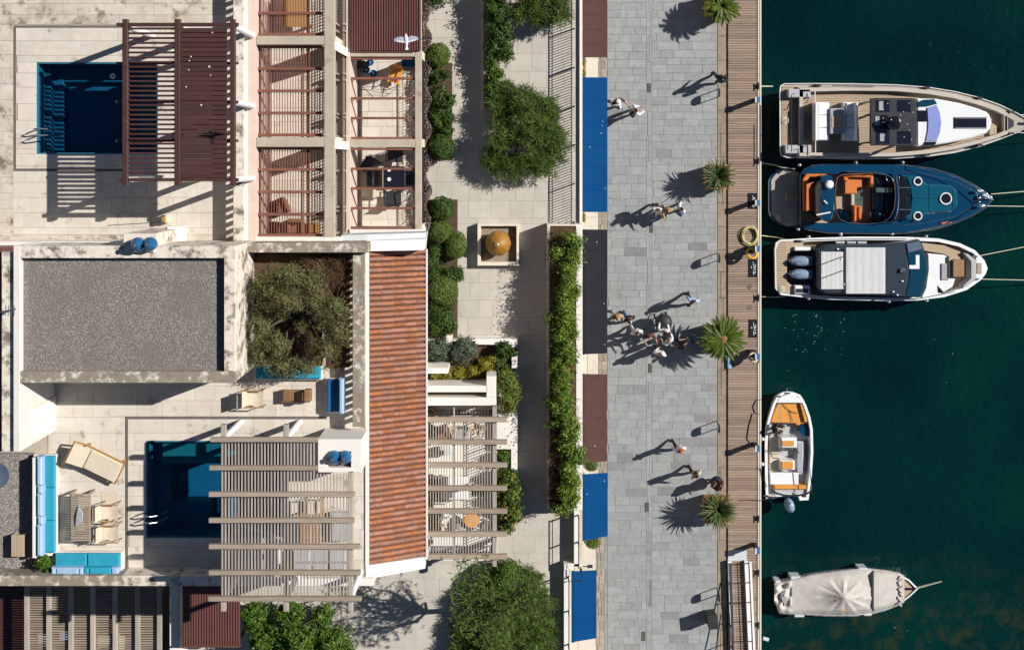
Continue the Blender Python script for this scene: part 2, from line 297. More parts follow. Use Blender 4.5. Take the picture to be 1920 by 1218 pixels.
X['pooltile2'] = mat('teal_pool_mosaic', c3(.015, .15, .17), c3(.012, .12, .15), 2.5, .5, rnd=.1, bump=.1, bscale=50)
X['poolrim'] = mat('pool_rim', c3(.02, .16, .24), c3(.02, .13, .2), 4, .5, bump=.1)
X['sidewall'] = mat('bright_render', c3(.66, .62, .56), c3(.60, .56, .5), 1.6, .8, stain=c3(.4, .35, .29), stain_scale=2, stain_amt=.36, bump=.1)
X['poolwater'] = glass_mat('pool_water', (.45, .78, .86, 1), .02, 1.33, .25, 3.0)
X['winglass'] = glass_mat('boat_window_glass', (.14, .33, .45, 1), .03, 1.5)
X['bark'] = mat('tree_bark', c3(.085, .065, .048), c3(.055, .042, .03), 8, .9, bump=.6, bscale=20)
X['gull'] = mat('white_feather', c3(.76, .76, .76), c3(.7, .7, .7), 6, .8)
X['gullgrey'] = mat('grey_feather', c3(.36, .38, .42), c3(.32, .34, .38), 6, .8)
G = lambda r, g, b: lin(r, g, b)
X['L_top'] = leaf_mat('topiary_leaf', [c3(.05, .085, .015), c3(.11, .165, .028), c3(.19, .24, .05)])
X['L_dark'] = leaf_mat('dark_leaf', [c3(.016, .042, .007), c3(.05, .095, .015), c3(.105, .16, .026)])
X['L_lime'] = leaf_mat('lime_leaf', [c3(.03, .075, .008), c3(.07, .135, .013), c3(.14, .21, .025)])
X['L_hedge'] = leaf_mat('climber_leaf', [c3(.05, .10, .008), c3(.13, .21, .018), c3(.28, .31, .05)])
X['L_pine'] = leaf_mat('pine_needle', [c3(.025, .055, .009), c3(.095, .155, .026), c3(.25, .31, .08)], .35)
X['L_olive'] = leaf_mat('olive_leaf', [c3(.075, .088, .026), c3(.14, .142, .05), c3(.25, .235, .1)], .2)
X['L_yellow'] = leaf_mat('yellow_leaf', [c3(.15, .14, .014), c3(.26, .23, .025), c3(.36, .31, .045)])
X['L_silver'] = leaf_mat('grey_green_leaf', [c3(.065, .09, .06), c3(.11, .14, .095), c3(.17, .2, .14)])
X['L_dry'] = leaf_mat('dry_stalk', [c3(.1, .055, .028), c3(.17, .1, .055), c3(.24, .16, .09)])
X['L_purple'] = leaf_mat('violet_bloom', [c3(.07, .06, .06), c3(.17, .13, .19), c3(.26, .2, .11), c3(.13, .13, .05)])
X['L_palm'] = leaf_mat('palm_frond', [c3(.03, .065, .006), c3(.075, .115, .009), c3(.15, .165, .016)], .15)
X['L_yucca'] = leaf_mat('sword_leaf', [c3(.022, .045, .012), c3(.05, .085, .02), c3(.11, .135, .04), c3(.25, .19, .08)], .15)

# foliage: many small leaf faces through the outer volume of a few ellipsoids
def leaf_verts(blobs, n, ln, wd, shell=(0.72, 1.06), up=0.35, lump=0.25, droop=0.0, ground=None):
    B = np.array(blobs, float); wgt = (B[:, 3] * B[:, 4] + B[:, 3] * B[:, 5]) ; wgt /= wgt.sum()
    k = RNG.choice(len(B), n, p=wgt); d = RNG.normal(size=(n, 3)); d[:, 2] += up * np.abs(d[:, 2]); d /= np.linalg.norm(d, axis=1)[:, None]
    low = d[:, 2] < -0.35; d[low, 2] *= -1
    # lumpy outline: clumps stand out, gaps between them
    ph = RNG.uniform(0, 6.28, (len(B), 4)); lf = 1 + lump * (np.sin(d[:, 0] * 5 + ph[k, 0]) * np.sin(d[:, 1] * 5 + ph[k, 1]) + 0.5 * np.sin(d[:, 0] * 11 + ph[k, 2]) * np.sin(d[:, 1] * 11 + ph[k, 3]))
    rr = RNG.uniform(shell[0], shell[1], n) * lf
    c = B[k, :3] + d * B[k, 3:6] * rr[:, None]
    nrm = d + RNG.normal(scale=0.55, size=(n, 3)); nrm /= np.linalg.norm(nrm, axis=1)[:, None]
    t = np.cross(nrm, RNG.normal(size=(n, 3))); t /= np.linalg.norm(t, axis=1)[:, None] + 1e-9; b = np.cross(nrm, t)
    L_ = (ln * RNG.uniform(.6, 1.3, n))[:, None]; W_ = (wd * RNG.uniform(.6, 1.3, n))[:, None]
    V = np.stack([c - t * L_ / 2, c + b * W_ / 2 , c + t * L_ / 2 - nrm * L_ * .15, c - b * W_ / 2], 1)
    if ground is not None: V[:, :, 2] = np.maximum(V[:, :, 2], ground + 0.01)
    return V.reshape(-1, 3)
def quads(V): return np.arange(len(V)).reshape(-1, 4)
def leaves(name, blobs, n, ln, wd, m, parent, **k):
    V = leaf_verts(blobs, n, ln, wd, **k); return np_mesh(name, V, quads(V), m, parent)
def tufts(name, centers, per, ln, wd, m, parent, spread=1.0):
    """clusters of needles radiating from each centre"""
    C_ = np.repeat(np.array(centers, float), per, 0); n = len(C_); d = RNG.normal(size=(n, 3)); d[:, 2] = np.abs(d[:, 2]) * .7; d /= np.linalg.norm(d, axis=1)[:, None]
    s = np.cross(d, RNG.normal(size=(n, 3))); s /= np.linalg.norm(s, axis=1)[:, None] + 1e-9
    L_ = (ln * RNG.uniform(.6, 1.25, n))[:, None]; a = C_ + d * L_ * .1
    V = np.stack([a - s * wd / 2, a + s * wd / 2, C_ + d * L_ + s * wd * .25, C_ + d * L_ - s * wd * .25], 1).reshape(-1, 3)
    return np_mesh(name, V, quads(V), m, parent)
def limb(mb, a, b, r0, r1, k=4, wob=.08):
    a, b = Vector(a), Vector(b); pts = []; L_ = (b - a).length
    for i in range(k + 1):
        t = i / k; p = a.lerp(b, t)
        if 0 < i < k: p += Vector((random.uniform(-1, 1), random.uniform(-1, 1), random.uniform(-.5, .5))) * wob * L_
        pts.append(p)
    mb.tube(pts, [r0 + (r1 - r0) * i / k for i in range(k + 1)], 6)
    return pts
def rect_sub(r, s):
    x0, y0, x1, y1 = r; a, b, c, d = s
    if a >= x1 or c <= x0 or b >= y1 or d <= y0: return [r]
    out = []
    if b > y0: out.append((x0, y0, x1, b))
    if d < y1: out.append((x0, d, x1, y1))
    ya, yb = max(y0, b), min(y1, d)
    if a > x0: out.append((x0, ya, a, yb))
    if c < x1: out.append((c, ya, x1, yb))
    return out
def tiles(parent, rect, tw, th, z, m, skip=(), name='tile', gap=.35, thick=.03, limit=300, vert=False, jit=.35, chooser=None):
    """running-bond slabs in photo px at height z, each its own part; small ones past the limit joined"""
    x0, y0, x1, y1 = rect; R = []
    y = y0
    while y < y1 - 1:
        hh = th * random.uniform(1 - jit * .4, 1 + jit * .4); yb = min(y1, y + hh)
        if y1 - yb < th * .4: yb = y1
        x = x0 - random.uniform(0, tw * .8)
        while x < x1 - 1:
            ww = tw * random.uniform(1 - jit, 1 + jit); xb = x + ww
            a, b = max(x, x0), min(xb, x1)
            if x1 - b < tw * .3: b = x1; xb = x1
            if b - a > 2:
                ps = [(a, y, b, yb)]
                for s_ in skip: ps = [q for p in ps for q in rect_sub(p, s_)]
                R += [p for p in ps if p[2] - p[0] > 3 and p[3] - p[1] > 3]
            x = xb
        y = yb
    R.sort(key=lambda r: -(r[2] - r[0]) * (r[3] - r[1])); rest = MB()
    for i, r in enumerate(R):
        mb = MB() if i < limit else rest; dz = random.uniform(-.004, .004)
        mb.pbox(r[0] + gap, r[1] + gap, r[2] - gap, r[3] - gap, z - thick, z + dz, .006)
        if i < limit: mb.build(name, chooser(r) if chooser else m, parent)
    if rest.v: rest.build(name, m, parent, kind='stuff')
    return R
# ================================================================ SETTING
ZT, ZG, ZW = 9.0, 3.7, -1.0
QX = P(1427, 0, 0).x                                            # quay edge
g = MB(); g.box(-400, -400, QX - .02, 400, -4, -.12); g.build('ground', X['joint'], kind='structure')
# sea: dark teal body colour, weed patches over the shallows to the south, ripples
m = bpy.data.materials.new('sea_water'); m.use_nodes = True; t = m.node_tree; N = t.nodes; L = t.links; b = N['Principled BSDF']
geo = N.new('ShaderNodeNewGeometry'); sx = N.new('ShaderNodeSeparateXYZ'); L.new(geo.outputs['Position'], sx.inputs[0])
big = N.new('ShaderNodeTexNoise'); big.inputs['Scale'].default_value = .12; big.inputs['Detail'].default_value = 6; L.new(geo.outputs['Position'], big.inputs['Vector'])
mx = N.new('ShaderNodeMix'); mx.data_type = 'RGBA'; mx.inputs['A'].default_value = (.0004, .0085, .0115, 1); mx.inputs['B'].default_value = (.0008, .021, .0175, 1)
r0 = N.new('ShaderNodeMapRange'); r0.inputs['From Min'].default_value = .35; r0.inputs['From Max'].default_value = .65; L.new(big.outputs[0], r0.inputs['Value']); L.new(r0.outputs[0], mx.inputs['Factor'])
weed = N.new('ShaderNodeTexNoise'); weed.inputs['Scale'].default_value = .9; weed.inputs['Detail'].default_value = 7; weed.inputs['Roughness'].default_value = .68; L.new(geo.outputs['Position'], weed.inputs['Vector'])
shal = N.new('ShaderNodeMapRange'); shal.inputs['From Min'].default_value = -17.5; shal.inputs['From Max'].default_value = -22.5; L.new(sx.outputs['Y'], shal.inputs['Value'])   # the bottom rises to the south
wd_ = N.new('ShaderNodeMapRange'); wd_.inputs['From Min'].default_value = .47; wd_.inputs['From Max'].default_value = .68; L.new(weed.outputs[0], wd_.inputs['Value'])
ml = N.new('ShaderNodeMath'); ml.operation = 'MULTIPLY'; L.new(shal.outputs[0], ml.inputs[0]); L.new(wd_.outputs[0], ml.inputs[1])
mx2 = N.new('ShaderNodeMix'); mx2.data_type = 'RGBA'; L.new(ml.outputs[0], mx2.inputs['Factor']); L.new(mx.outputs['Result'], mx2.inputs['A']); mx2.inputs['B'].default_value = (.026, .032, .013, 1)
L.new(mx2.outputs['Result'], b.inputs['Base Color']); b.inputs['Roughness'].default_value = .03; b.inputs['IOR'].default_value = 1.33
rip = N.new('ShaderNodeTexNoise'); rip.inputs['Scale'].default_value = 2.6; rip.inputs['Detail'].default_value = 4; L.new(geo.outputs['Position'], rip.inputs['Vector'])
bp = N.new('ShaderNodeBump'); bp.inputs['Strength'].default_value = .6; bp.inputs['Distance'].default_value = .12; L.new(rip.outputs[0], bp.inputs['Height']); L.new(bp.outputs[0], b.inputs['Normal'])
g = MB(); g.box(QX - .5, -400, 600, 400, -3.9, ZW); g.build('water', m, kind='structure')
# quay wall under the deck
g = MB(); g.box(QX - .35, -120, QX - .05, 120, -3.5, -.1); g.build('quay_wall', X['kerb'], kind='structure')

# ---------------- promenade paving
prom = structure('promenade', (P(1240, 600).x, P(1240, 600).y, -.1))
g = MB(); g.box(P(1050, 0).x, -70, P(1346, 0).x, 70, -.12, -.018); g.build('bedding', X['stone_joint'], prom)
def pick(r):
    cx, cy = (r[0] + r[2]) / 2, (r[1] + r[3]) / 2
    p = .03 + .16 * max(0, min(1, (cy - 620) / 250))
    return X['stone_dark'] if random.random() < p else X['stone']
tiles(prom, (1138.5, -24, 1212, 1244), 30, 15.5, 0, X['stone'], name='paving_stone', gap=.16, chooser=pick, limit=100)
tiles(prom, (1212, -24, 1222, 1244), 10, 46, 0, X['stone'], name='gutter_stone', gap=.16, chooser=pick, limit=40, jit=.1)
tiles(prom, (1222, -24, 1344, 1244), 32, 14.5, 0, X['stone'], name='paving_stone', gap=.16, chooser=pick, limit=200)
# sandstone kerb blocks and a thin pale joint line
ks = structure('kerb', (P(1353, 600).x, P(1353, 600).y, -.1))
tiles(ks, (1345, -30, 1361.5, 1250), 17, 45, 0.005, X['kerb'], name='kerb_stone', gap=.3, thick=.1, jit=.3, limit=300)
tiles(ks, (1362, -30, 1364, 1250), 2, 70, 0.0, X['strip'], name='edging_strip', gap=0, thick=.08, jit=.2)
# deck
dk = structure('deck', (P(1394, 600).x, P(1394, 600).y, -.12))
g = MB(); g.box(P(1364.5, 0).x, -70, QX - .06, 70, -.12, -.05); g.build('deck_frame', X['deck_gap'], dk)
y = -40; k = 0
while y < 1260:
    mb = MB(); x0, x1 = P(1365 + random.uniform(-.3, .3), y).x, P(1419.6, y).x
    mb.box(x0, P(0, y + 4.15).y, x1, P(0, y).y, -.05, .012 + random.uniform(-.004, .004), .008)
    mb.build('plank', X['plank'], dk); y += 4.7; k += 1
g = MB(); g.pbox(1420.6, -60, 1423.4, 1290, -.1, .05, .01); g.pbox(1424.2, -60, 1427.6, 1290, -.1, .045, .01); g.build('edge_beam', X['apron'], dk)

# ---------------- apron of pale limestone slabs and a strip of rubble blocks in front of the shops
ap = structure('pavement', (P(1110, 600).x, P(1110, 600).y, -.1))
g = MB(); g.box(P(1040, 0).x, -70, P(1138, 0).x, P(0, 1008).y, -.1, -.022); g.box(P(1040, 0).x, P(0, 1008).y, P(1132.5, 0).x, -70, -.1, -.022); g.build('bedding', X['joint'], ap)
tiles(ap, (1080, -24, 1122, 1006), 44, 62, .0, X['apron'], name='slab', gap=.3, jit=.15)
tiles(ap, (1062, 1006, 1117, 1244), 44, 62, .0, X['apron'], name='slab', gap=.3, jit=.15)
tiles(ap, (1122.5, -24, 1137.5, 1006), 7.5, 14, .004, X['strip'], name='strip_stone', gap=.35, jit=.3, limit=150)
tiles(ap, (1117.5, 1006, 1132, 1244), 7.5, 14, .004, X['strip'], name='strip_stone', gap=.35, jit=.3, limit=50)
tiles(ap, (1132.3, 1006, 1138.3, 1244), 6, 30, .0, X['stone'], name='strip_stone', gap=.3, jit=.3, limit=50)

# ---------------- the shop row under the garden: east wall at X = GX
GX = P(1092, 0, ZG).x; GX2 = P(1066.5, 0, ZG).x; YS = P(0, 1058, ZG).y; XB = P(800, 0, ZG).x - 1.0
shop = thing('shop_row', 'long low shop row with pale rendered front behind the awnings, garden on its roof', 'building', ((XB + GX) / 2, -8, 0))
g = MB(); g.box(XB, YS, GX, 30, -.1, ZG - .06); g.box(XB, -40, GX2, YS, -.1, ZG - .06); g.build('wall', X['plaster'], shop)
for (y0, y1, xx) in ((-10, 110, GX), (150, 396, GX), (432, 662, GX), (702, 864, GX), (890, 1006, GX), (1074, 1198, GX2)):   # shop openings under each awning
    a, b_ = P(0, y0, 2.2).y, P(0, y1, 2.2).y
    f = MB(); f.box(xx, b_ + .25, xx + .06, a - .25, .02, 2.4); fo = f.build('shop_front', X['whitepaint'], shop)
    nn = max(2, int((a - b_) / 1.3)); wd = (a - b_ - .7) / nn
    for i in range(nn):
        q = MB(); q.box(xx + .055, a - .35 - (i + 1) * wd + .05, xx + .075, a - .35 - i * wd - .05, .25, 2.3); q.build('pane', X['darkglass'], fo)
# garden floor
gd = structure('garden_path', (P(940, 600, ZG).x, P(940, 600, ZG).y, ZG - .1))
g = MB(); g.box(XB, YS, GX, 30, ZG - .06, ZG - .025); g.box(XB, -40, GX2, YS, ZG - .06, ZG - .025); g.build('bedding', X['joint'], gd)
tiles(gd, (800, -24, 1082, 1056), 36, 31, ZG, X['gtile'], skip=[(894, 420, 972, 497), (1024, 420, 1084, 958), (798, 655, 930, 1050)], name='paving_slab', gap=.09, jit=.3, limit=300)
tiles(gd, (640, 1056, 1056, 1250), 36, 31, ZG, X['gtile'], name='paving_slab', gap=.09, jit=.3, limit=100)
# lower courtyard ground west of the garden, at garden level, for the strip behind the villas
g = MB(); g.box(P(330, 0, ZG).x, -40, XB + .01, P(0, 1050, ZG).y, 0, ZG - .03); g.build('yard', X['gtile'], kind='structure')

# ================================================================ WEST BUILDINGS
XP = P(437, 0, 9.84).x                                          # inner edge of the balustrade wall
POOL1 = (68, 117, 295, 289); POOL2 = (273.5, 826, 531, 1008)
def slab_with_hole(mb, r, hole, z0, z1):
    for a in rect_sub(r, hole): mb.pbox(a[0], a[1], a[2], a[3], z0, z1)
upper = thing('terrace_villa', 'flat roofed stone villa carrying the upper pool terrace', 'building', (P(210, 220, 0).x, P(210, 220, 0).y, 0))
g = MB(); g.box(P(-160, 0, ZT).x, P(0, 466, ZT).y, XP + .1, 25, 0, 6.9); g.build('wall', X['plaster'], upper)
g = MB(); slab_with_hole(g, (-160, -260, 446, 478), POOL1, 6.9, ZT - .025); fl = g.build('terrace_floor', X['joint'], upper)
CH1 = [(24.5, 48, 29.5, 321), (29.5, 48, 240, 52.5), (29.5, 316.5, 240, 321)]
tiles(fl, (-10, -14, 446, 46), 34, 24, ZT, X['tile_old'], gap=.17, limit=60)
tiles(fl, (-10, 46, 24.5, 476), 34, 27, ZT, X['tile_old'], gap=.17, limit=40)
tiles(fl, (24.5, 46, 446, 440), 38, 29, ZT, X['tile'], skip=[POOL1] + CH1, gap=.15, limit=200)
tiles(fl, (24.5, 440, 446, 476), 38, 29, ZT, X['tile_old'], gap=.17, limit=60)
for r in CH1:
    g = MB(); g.pbox(*r, ZT - .03, ZT - .012); g.build('drain_channel', X['slate'], upper)

lower = thing('pool_villa', 'stone villa with the gravel roofed block and the lower pool terrace', 'building', (P(330, 760, 0).x, P(330, 760, 0).y, 0))
g = MB(); g.box(P(-160, 0, ZT).x, P(0, 1084, ZT).y, P(664, 0, ZT).x, P(0, 466, ZT).y - .01, 0, 6.9); g.build('wall', X['plaster'], lower)
g = MB(); slab_with_hole(g, (-160, 478.3, 692, 1083), POOL2, 6.9, ZT - .025); fl2 = g.build('terrace_floor', X['joint'], lower)
CH2 = [(234, 780.5, 239.5, 1066), (239.5, 780.5, 612, 785.5)]
tiles(fl2, (66, 690, 692, 1078), 40, 29, ZT, X['tile'], skip=[POOL2] + CH2 + [(66, 690, 90, 900)], gap=.15, limit=300)
for r in CH2:
    g = MB(); g.pbox(*r, ZT - .03, ZT - .012); g.build('drain_channel', X['slate'], lower)

# ---------------- pools
def pool(r, label, deep, steps, m):
    c = P((r[0] + r[2]) / 2, (r[1] + r[3]) / 2, ZT); p = thing('swimming_pool', label, 'pool', (c.x, c.y, ZT - deep - .1))
    a, b_ = P(r[0], r[1], ZT), P(r[2], r[3], ZT); x0, x1, y0, y1 = a.x, b_.x, b_.y, a.y; z0 = ZT - deep
    g = MB(); g.box(x0 - .02, y0 - .02, x1 + .02, y1 + .02, z0 - .08, z0); g.build('pool_floor', m, p)
    for (q0, q1, q2, q3) in ((x0 - .02, y0, x0 + .05, y1), (x1 - .05, y0, x1 + .02, y1), (x0 + .05, y0 - .02, x1 - .05, y0 + .05), (x0 + .05, y1 - .05, x1 - .05, y1 + .02)):
        g = MB(); g.box(q0, q1, q2, q3, z0, ZT - .03); g.build('pool_wall', X['poolrim'], p)
    for (sx0, sy0, sx1, sy1, zz, mm) in steps:
        u, v = P(sx0, sy0, ZT), P(sx1, sy1, ZT); g = MB(); g.box(max(min(u.x, v.x), x0 + .06), max(min(u.y, v.y), y0 + .06), min(max(u.x, v.x), x1 - .06), min(max(u.y, v.y), y1 - .06), z0 + .002, ZT - zz, .02); g.build('step', mm, p)
    g = MB(); g.grid([[(x0 + .052, y0 + .052, ZT - .12), (x1 - .052, y0 + .052, ZT - .12)], [(x0 + .052, y1 - .052, ZT - .12), (x1 - .052, y1 - .052, ZT - .12)]]); g.build('water_surface', X['poolwater'], p)
    return p
pool(POOL1, 'dark blue swimming pool half under the brown louvred pergola', 1.7, [(68, 117, 96, 289, 1.25, X['pooltile']), (68, 117, 80, 289, .8, X['pooltile']), (252, 117, 296, 289, .75, X['pooltile2']), (96, 117, 252, 150, 1.3, X['pooltile'])], X['pooltile'])
pool(POOL2, 'blue swimming pool half under the weathered wooden pergola', 1.8, [(273, 826, 300, 1010, .9, X['pooltile']), (300, 826, 412, 872, .3, X['pooltile2']), (273, 955, 380, 1010, 1.1, X['pooltile'])], X['pooltile'])

# ---------------- balustrade walls: coping on short posts, the light comes through between the posts
def comb_wall(label, px0, px1, py0, py1, zc, step, m, base, strip=None):
    c = P((px0 + px1) / 2, (py0 + py1) / 2, zc); o = thing('balustrade', label, 'balustrade', (c.x, c.y, ZT - .03))
    g = MB(); g.pbox(px0, py0, px1, py1, zc - .11, zc, .015); g.build('coping', m, o)
    x0, x1 = P(px0, 0, zc).x, P(px1, 0, zc).x; y = py0 + 4
    while y < py1 - 3:
        yy = P(0, y, zc).y; g = MB(); g.box((x0 + x1) / 2 - .07, yy - .065, (x0 + x1) / 2 + .07, yy + .065, ZT - .02, zc - .111); g.build('post', base, o); y += step
    return o
comb_wall('speckled cream balustrade along the east side of the upper terrace', 437, 457, -70, 456, 9.84, 14.5, X['worn'], X['white'])
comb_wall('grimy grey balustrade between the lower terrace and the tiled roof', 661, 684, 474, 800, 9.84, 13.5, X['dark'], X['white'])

# ---------------- gravel roofed block
blk = thing('roof_block', 'flat grey gravel roof ringed by flaking plaster parapets', 'building', (P(235, 590, ZT).x, P(235, 590, ZT).y, ZT - .03))
zr, zp = 12.05, 12.35
bx0, bx1, by0, by1 = P(25, 0, zp).x, P(441, 0, zp).x, P(0, 717.5, zp).y, P(0, 461, zp).y
g = MB(); g.box(bx0 + .02, by0 + .02, bx1 - .02, by1 - .02, ZT - .02, zr - .04); g.build('wall', X['worn'], blk)
g = MB(); g.box(bx0 + .1, by0 + .1, bx1 - .1, by1 - .1, zr - .04, zr); g.build('gravel_bed', X['gravel_bed'], blk)
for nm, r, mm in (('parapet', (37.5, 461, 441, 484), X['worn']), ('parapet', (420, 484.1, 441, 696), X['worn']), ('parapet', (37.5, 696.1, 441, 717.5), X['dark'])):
    g = MB(); g.pbox(*r, zr - .035, zp, .012); g.build(nm, mm, blk)
g = MB(); g.pbox(25, 461, 37.2, 846, ZT - .02, zp + .02, .012); sw = g.build('side_wall', X['sidewall'], blk)
n = 22000; a = P(38, 485, zr); b2 = P(420, 696, zr)
cx = RNG.uniform(a.x, b2.x, n); cy = RNG.uniform(b2.y, a.y, n); R_ = RNG.uniform(.012, .034, n); th = RNG.uniform(0, 6.28, n)
O = np.array([[1, 0, 0], [0, .7, 0], [-1, 0, 0], [0, -.7, 0], [0, 0, .6]]); V = O[None] * R_[:, None, None]
ca, sa = np.cos(th)[:, None], np.sin(th)[:, None]; V2 = V.copy(); V2[..., 0] = V[..., 0] * ca - V[..., 1] * sa; V2[..., 1] = V[..., 0] * sa + V[..., 1] * ca
V2 += np.stack([cx, cy, np.full(n, zr + .004)], 1)[:, None]
F = (np.arange(n)[:, None, None] * 5 + np.array([[0, 1, 4], [1, 2, 4], [2, 3, 4], [3, 0, 4]])[None]).reshape(-1, 3)
np_mesh('gravel', V2.reshape(-1, 3), F, X['gravel'], blk, kind='stuff')
# panelled door in the east face of the side wall
dx = P(37.2, 0, zp + .02).x
g = MB(); g.box(dx, P(0, 800, ZT).y, dx + .05, P(0, 742, ZT).y, ZT, ZT + 2.25); dr = g.build('door', X['sidewall'], blk)
for (u, v, z0, z1) in ((747, 768, ZT + .2, ZT + 1.0), (773, 794, ZT + .2, ZT + 1.0), (747, 768, ZT + 1.15, ZT + 2.1), (773, 794, ZT + 1.15, ZT + 2.1)):
    g = MB(); g.box(dx + .05, P(0, v, ZT).y, dx + .07, P(0, u, ZT).y, z0, z1); g.build('panel', X['whitepaint'], dr)
# next roof to the west, its stained coping at the frame edge
wr = thing('neighbour_roof', 'stained plaster roof edge at the far left beside the gravel roof', 'building', (P(0, 650, 0).x, P(0, 650, 0).y, 0))
g = MB(); g.pbox(3, 472, 24.5, 846, 0, 12.2, .01); g.build('parapet', X['worn'], wr)
g = MB(); g.pbox(-260, 465, 2.8, 846, 0, 11.6); g.build('roof', X['roof'], wr)
# wall between the two terraces (north of the gravel block) with a cap
g = MB(); g.pbox(-160, 453, 228, 461, ZT - .02, 10.15, .01); nb = g.build('parapet_wall', X['white'], loc=(P(100, 457, 0).x, P(0, 457, 0).y, ZT)); tag(nb, 'thin white parapet wall along the foot of the upper terrace', 'wall')

# ---------------- courtyard of the olive tree
cy_ = thing('courtyard', 'sunken planted courtyard of dry soil boxed in by grimy walls', 'courtyard', (P(560, 580, ZT).x, P(560, 580, ZT).y, ZT - .03))
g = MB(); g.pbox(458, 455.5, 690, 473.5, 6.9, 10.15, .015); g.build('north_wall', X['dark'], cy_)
g = MB(); a = P(470, 476, 9.05); b2 = P(656, 688, 9.05); g.grid([[(a.x + (b2.x - a.x) * i / 14, a.y + (b2.y - a.y) * j / 14, 9.03 + .05 * math.sin(i * 2.1 + j) + random.uniform(0, .05)) for i in range(15)] for j in range(15)]); g.build('soil', X['soil'], cy_, smooth=True)
for r in ((470, 686, 606, 690.5), (604, 600, 608, 686)):
    g = MB(); g.pbox(*r, ZT, ZT + .35, .01); g.build('planter_edge', X['plaster'], cy_)

# ---------------- red tiled roof
zw, ze = 9.0, 7.9; tx0, tx1 = P(692, 0, zw).x, P(798, 0, ze).x; ty0, ty1 = P(0, 471, zw).y, P(0, 1060, zw).y
th_ = thing('tiled_house', 'long narrow house under a red clay tiled lean-to roof', 'building', ((tx0 + tx1) / 2, (ty0 + ty1) / 2, 0))
g = MB(); g.box(tx0 + .05, ty1 + .05, tx1 - .25, ty0 - .05, 0, 7.75); g.build('wall', X['plaster'], th_)
g = MB(); g.loft([[(tx0, y, zw - .12), (tx1, y, ze - .12), (tx1, y, ze - .3), (tx0, y, zw - 1.6)] for y in (ty1, ty0)]); rf = g.build('roof', X['terra_pan'], th_)
nr, nc_ = 56, 5; pit = (ty0 - ty1) / nr; sl = math.hypot(tx1 - tx0, zw - ze); ln = sl / nc_ * 1.16; ang = math.atan2(zw - ze, tx1 - tx0)
tm = MB(); rr = pit * .40
prof = [math.pi * i / 6 for i in range(7)]
tm.grid([[(u * ln, math.cos(p) * rr * (1 - .12 * (1 - u)), math.sin(p) * rr * 1.05 * (1 - .12 * (1 - u)) + .012) for p in prof] for u in (0, .5, 1)])
tm.grid([[(ln, math.cos(p) * rr * q, math.sin(p) * rr * 1.05 * q + .012) for p in prof] for q in (1, .75)])
tile0 = None
for j in range(nr):
    for i in range(nc_):
        cxx = tx0 + (tx1 - tx0) * (i / nc_ - .02); czz = zw - (zw - ze) * (i / nc_ - .02) - .12
        loc = Vector((cxx, ty1 + (j + .5) * pit + random.uniform(-.006, .006), czz + .006 * (nc_ - i) + random.uniform(0, .006))) - ORI[th_.name]
        if tile0 is None: o = tile0 = tm.build('roof_tile', X['terra'], rf, smooth=False, local=True)
        else: o = tile0.copy(); COL.objects.link(o); o.parent = rf
        o.location = loc; o.rotation_euler = (random.uniform(-.03, .03), ang + random.uniform(-.01, .02), random.uniform(-.02, .02))
g = MB(); g.pbox(684.5, 466, 691.5, 1063, 7.6, zw + .06, .01); g.build('ridge_coping', X['white'], th_)
sp = [P(686, 1060, zw + .08), P(797, 1044, ze + .05), P(797, 1065, ze + .05), P(686, 1085, zw + .08)]
g = MB(); g.loft([[(p.x, p.y, p.z - .5) for p in sp], [tuple(p) for p in sp]]); g.build('gable_coping', X['white'], th_)
sp = [P(686, 452, zw + .2), P(797, 448, zw + .1), P(795, 469, zw + .1), P(686, 471, zw + .2)]
g = MB(); g.loft([[(p.x, p.y, p.z - 1.2) for p in sp], [tuple(p) for p in sp]]); g.build('gable_coping', X['whitepaint'], th_)
g = MB(); e = P(799.5, 0, ze - .05).x; g.tube([(e, ty0, ze - .06), (e, ty1 - .1, ze - .06)], .05, 8); g.tube([(e, ty1 - .1, ze - .06), (e, ty1 - .12, 4.0)], .045, 8); g.build('gutter', X['galv'], th_)

# ================================================================ UPPER MIDDLE BUILDING: two loggias of beams over low courts
ZC, ZD, ZB = 6.0, 3.76, 9.0
mid = thing('loggia_house', 'cream and pink house with open beam roofs over two furnished courts', 'building', (P(620, 220, 0).x, P(620, 220, 0).y, 0))
XR = P(789, 0, 6.4).x; YB = P(0, 452, 9.0).y
g = MB(); g.box(XP + .3, YB - .02, P(650, 0, 6.4).x, 25, 0, ZC - .06); g.box(P(650, 0, 6.4).x + .002, YB - .02, XR, 25, 0, ZD - .04); g.build('wall', X['plaster'], mid)
XC1 = P(465, 0, 9.02).x; XC2 = P(480, 0, 9.0).x
g = MB(); g.box(XC1, YB, XC2, 25, ZC - .04, 9.0, .01); g.build('west_wall', X['pink'], mid)
g = MB(); g.box(XP + .12, YB, XC1 - .002, 25, 7.0, 9.02, .01); g.build('wall_cap', X['white'], mid)
tf = MB(); tf.pbox(474, -150, 640, 470, ZC - .05, ZC - .024); cf = tf.build('court_floor', X['joint'], mid)
tiles(cf, (474, -14, 624, 460), 42, 30, ZC, X['tile'], gap=.2, limit=150)
tf = MB(); tf.pbox(668, -100, 801, 470, ZD - .05, ZD - .024); df = tf.build('court_floor', X['joint'], mid)
tiles(df, (668, 85, 801, 452), 34, 30, ZD, X['tile'], gap=.2, limit=100)
def beam(r, z1, h, nm='beam', m=X['concrete'], par=mid):
    g = MB(); g.pbox(*r, z1 - h, z1, .012); return g.build(nm, m, par)
beam((608, -60, 627, 445), ZB, .35)
for y0, y1 in ((67.5, 84), (257.5, 275.5)): beam((480.5, y0, 607.7, y1), ZB - .005, .35)
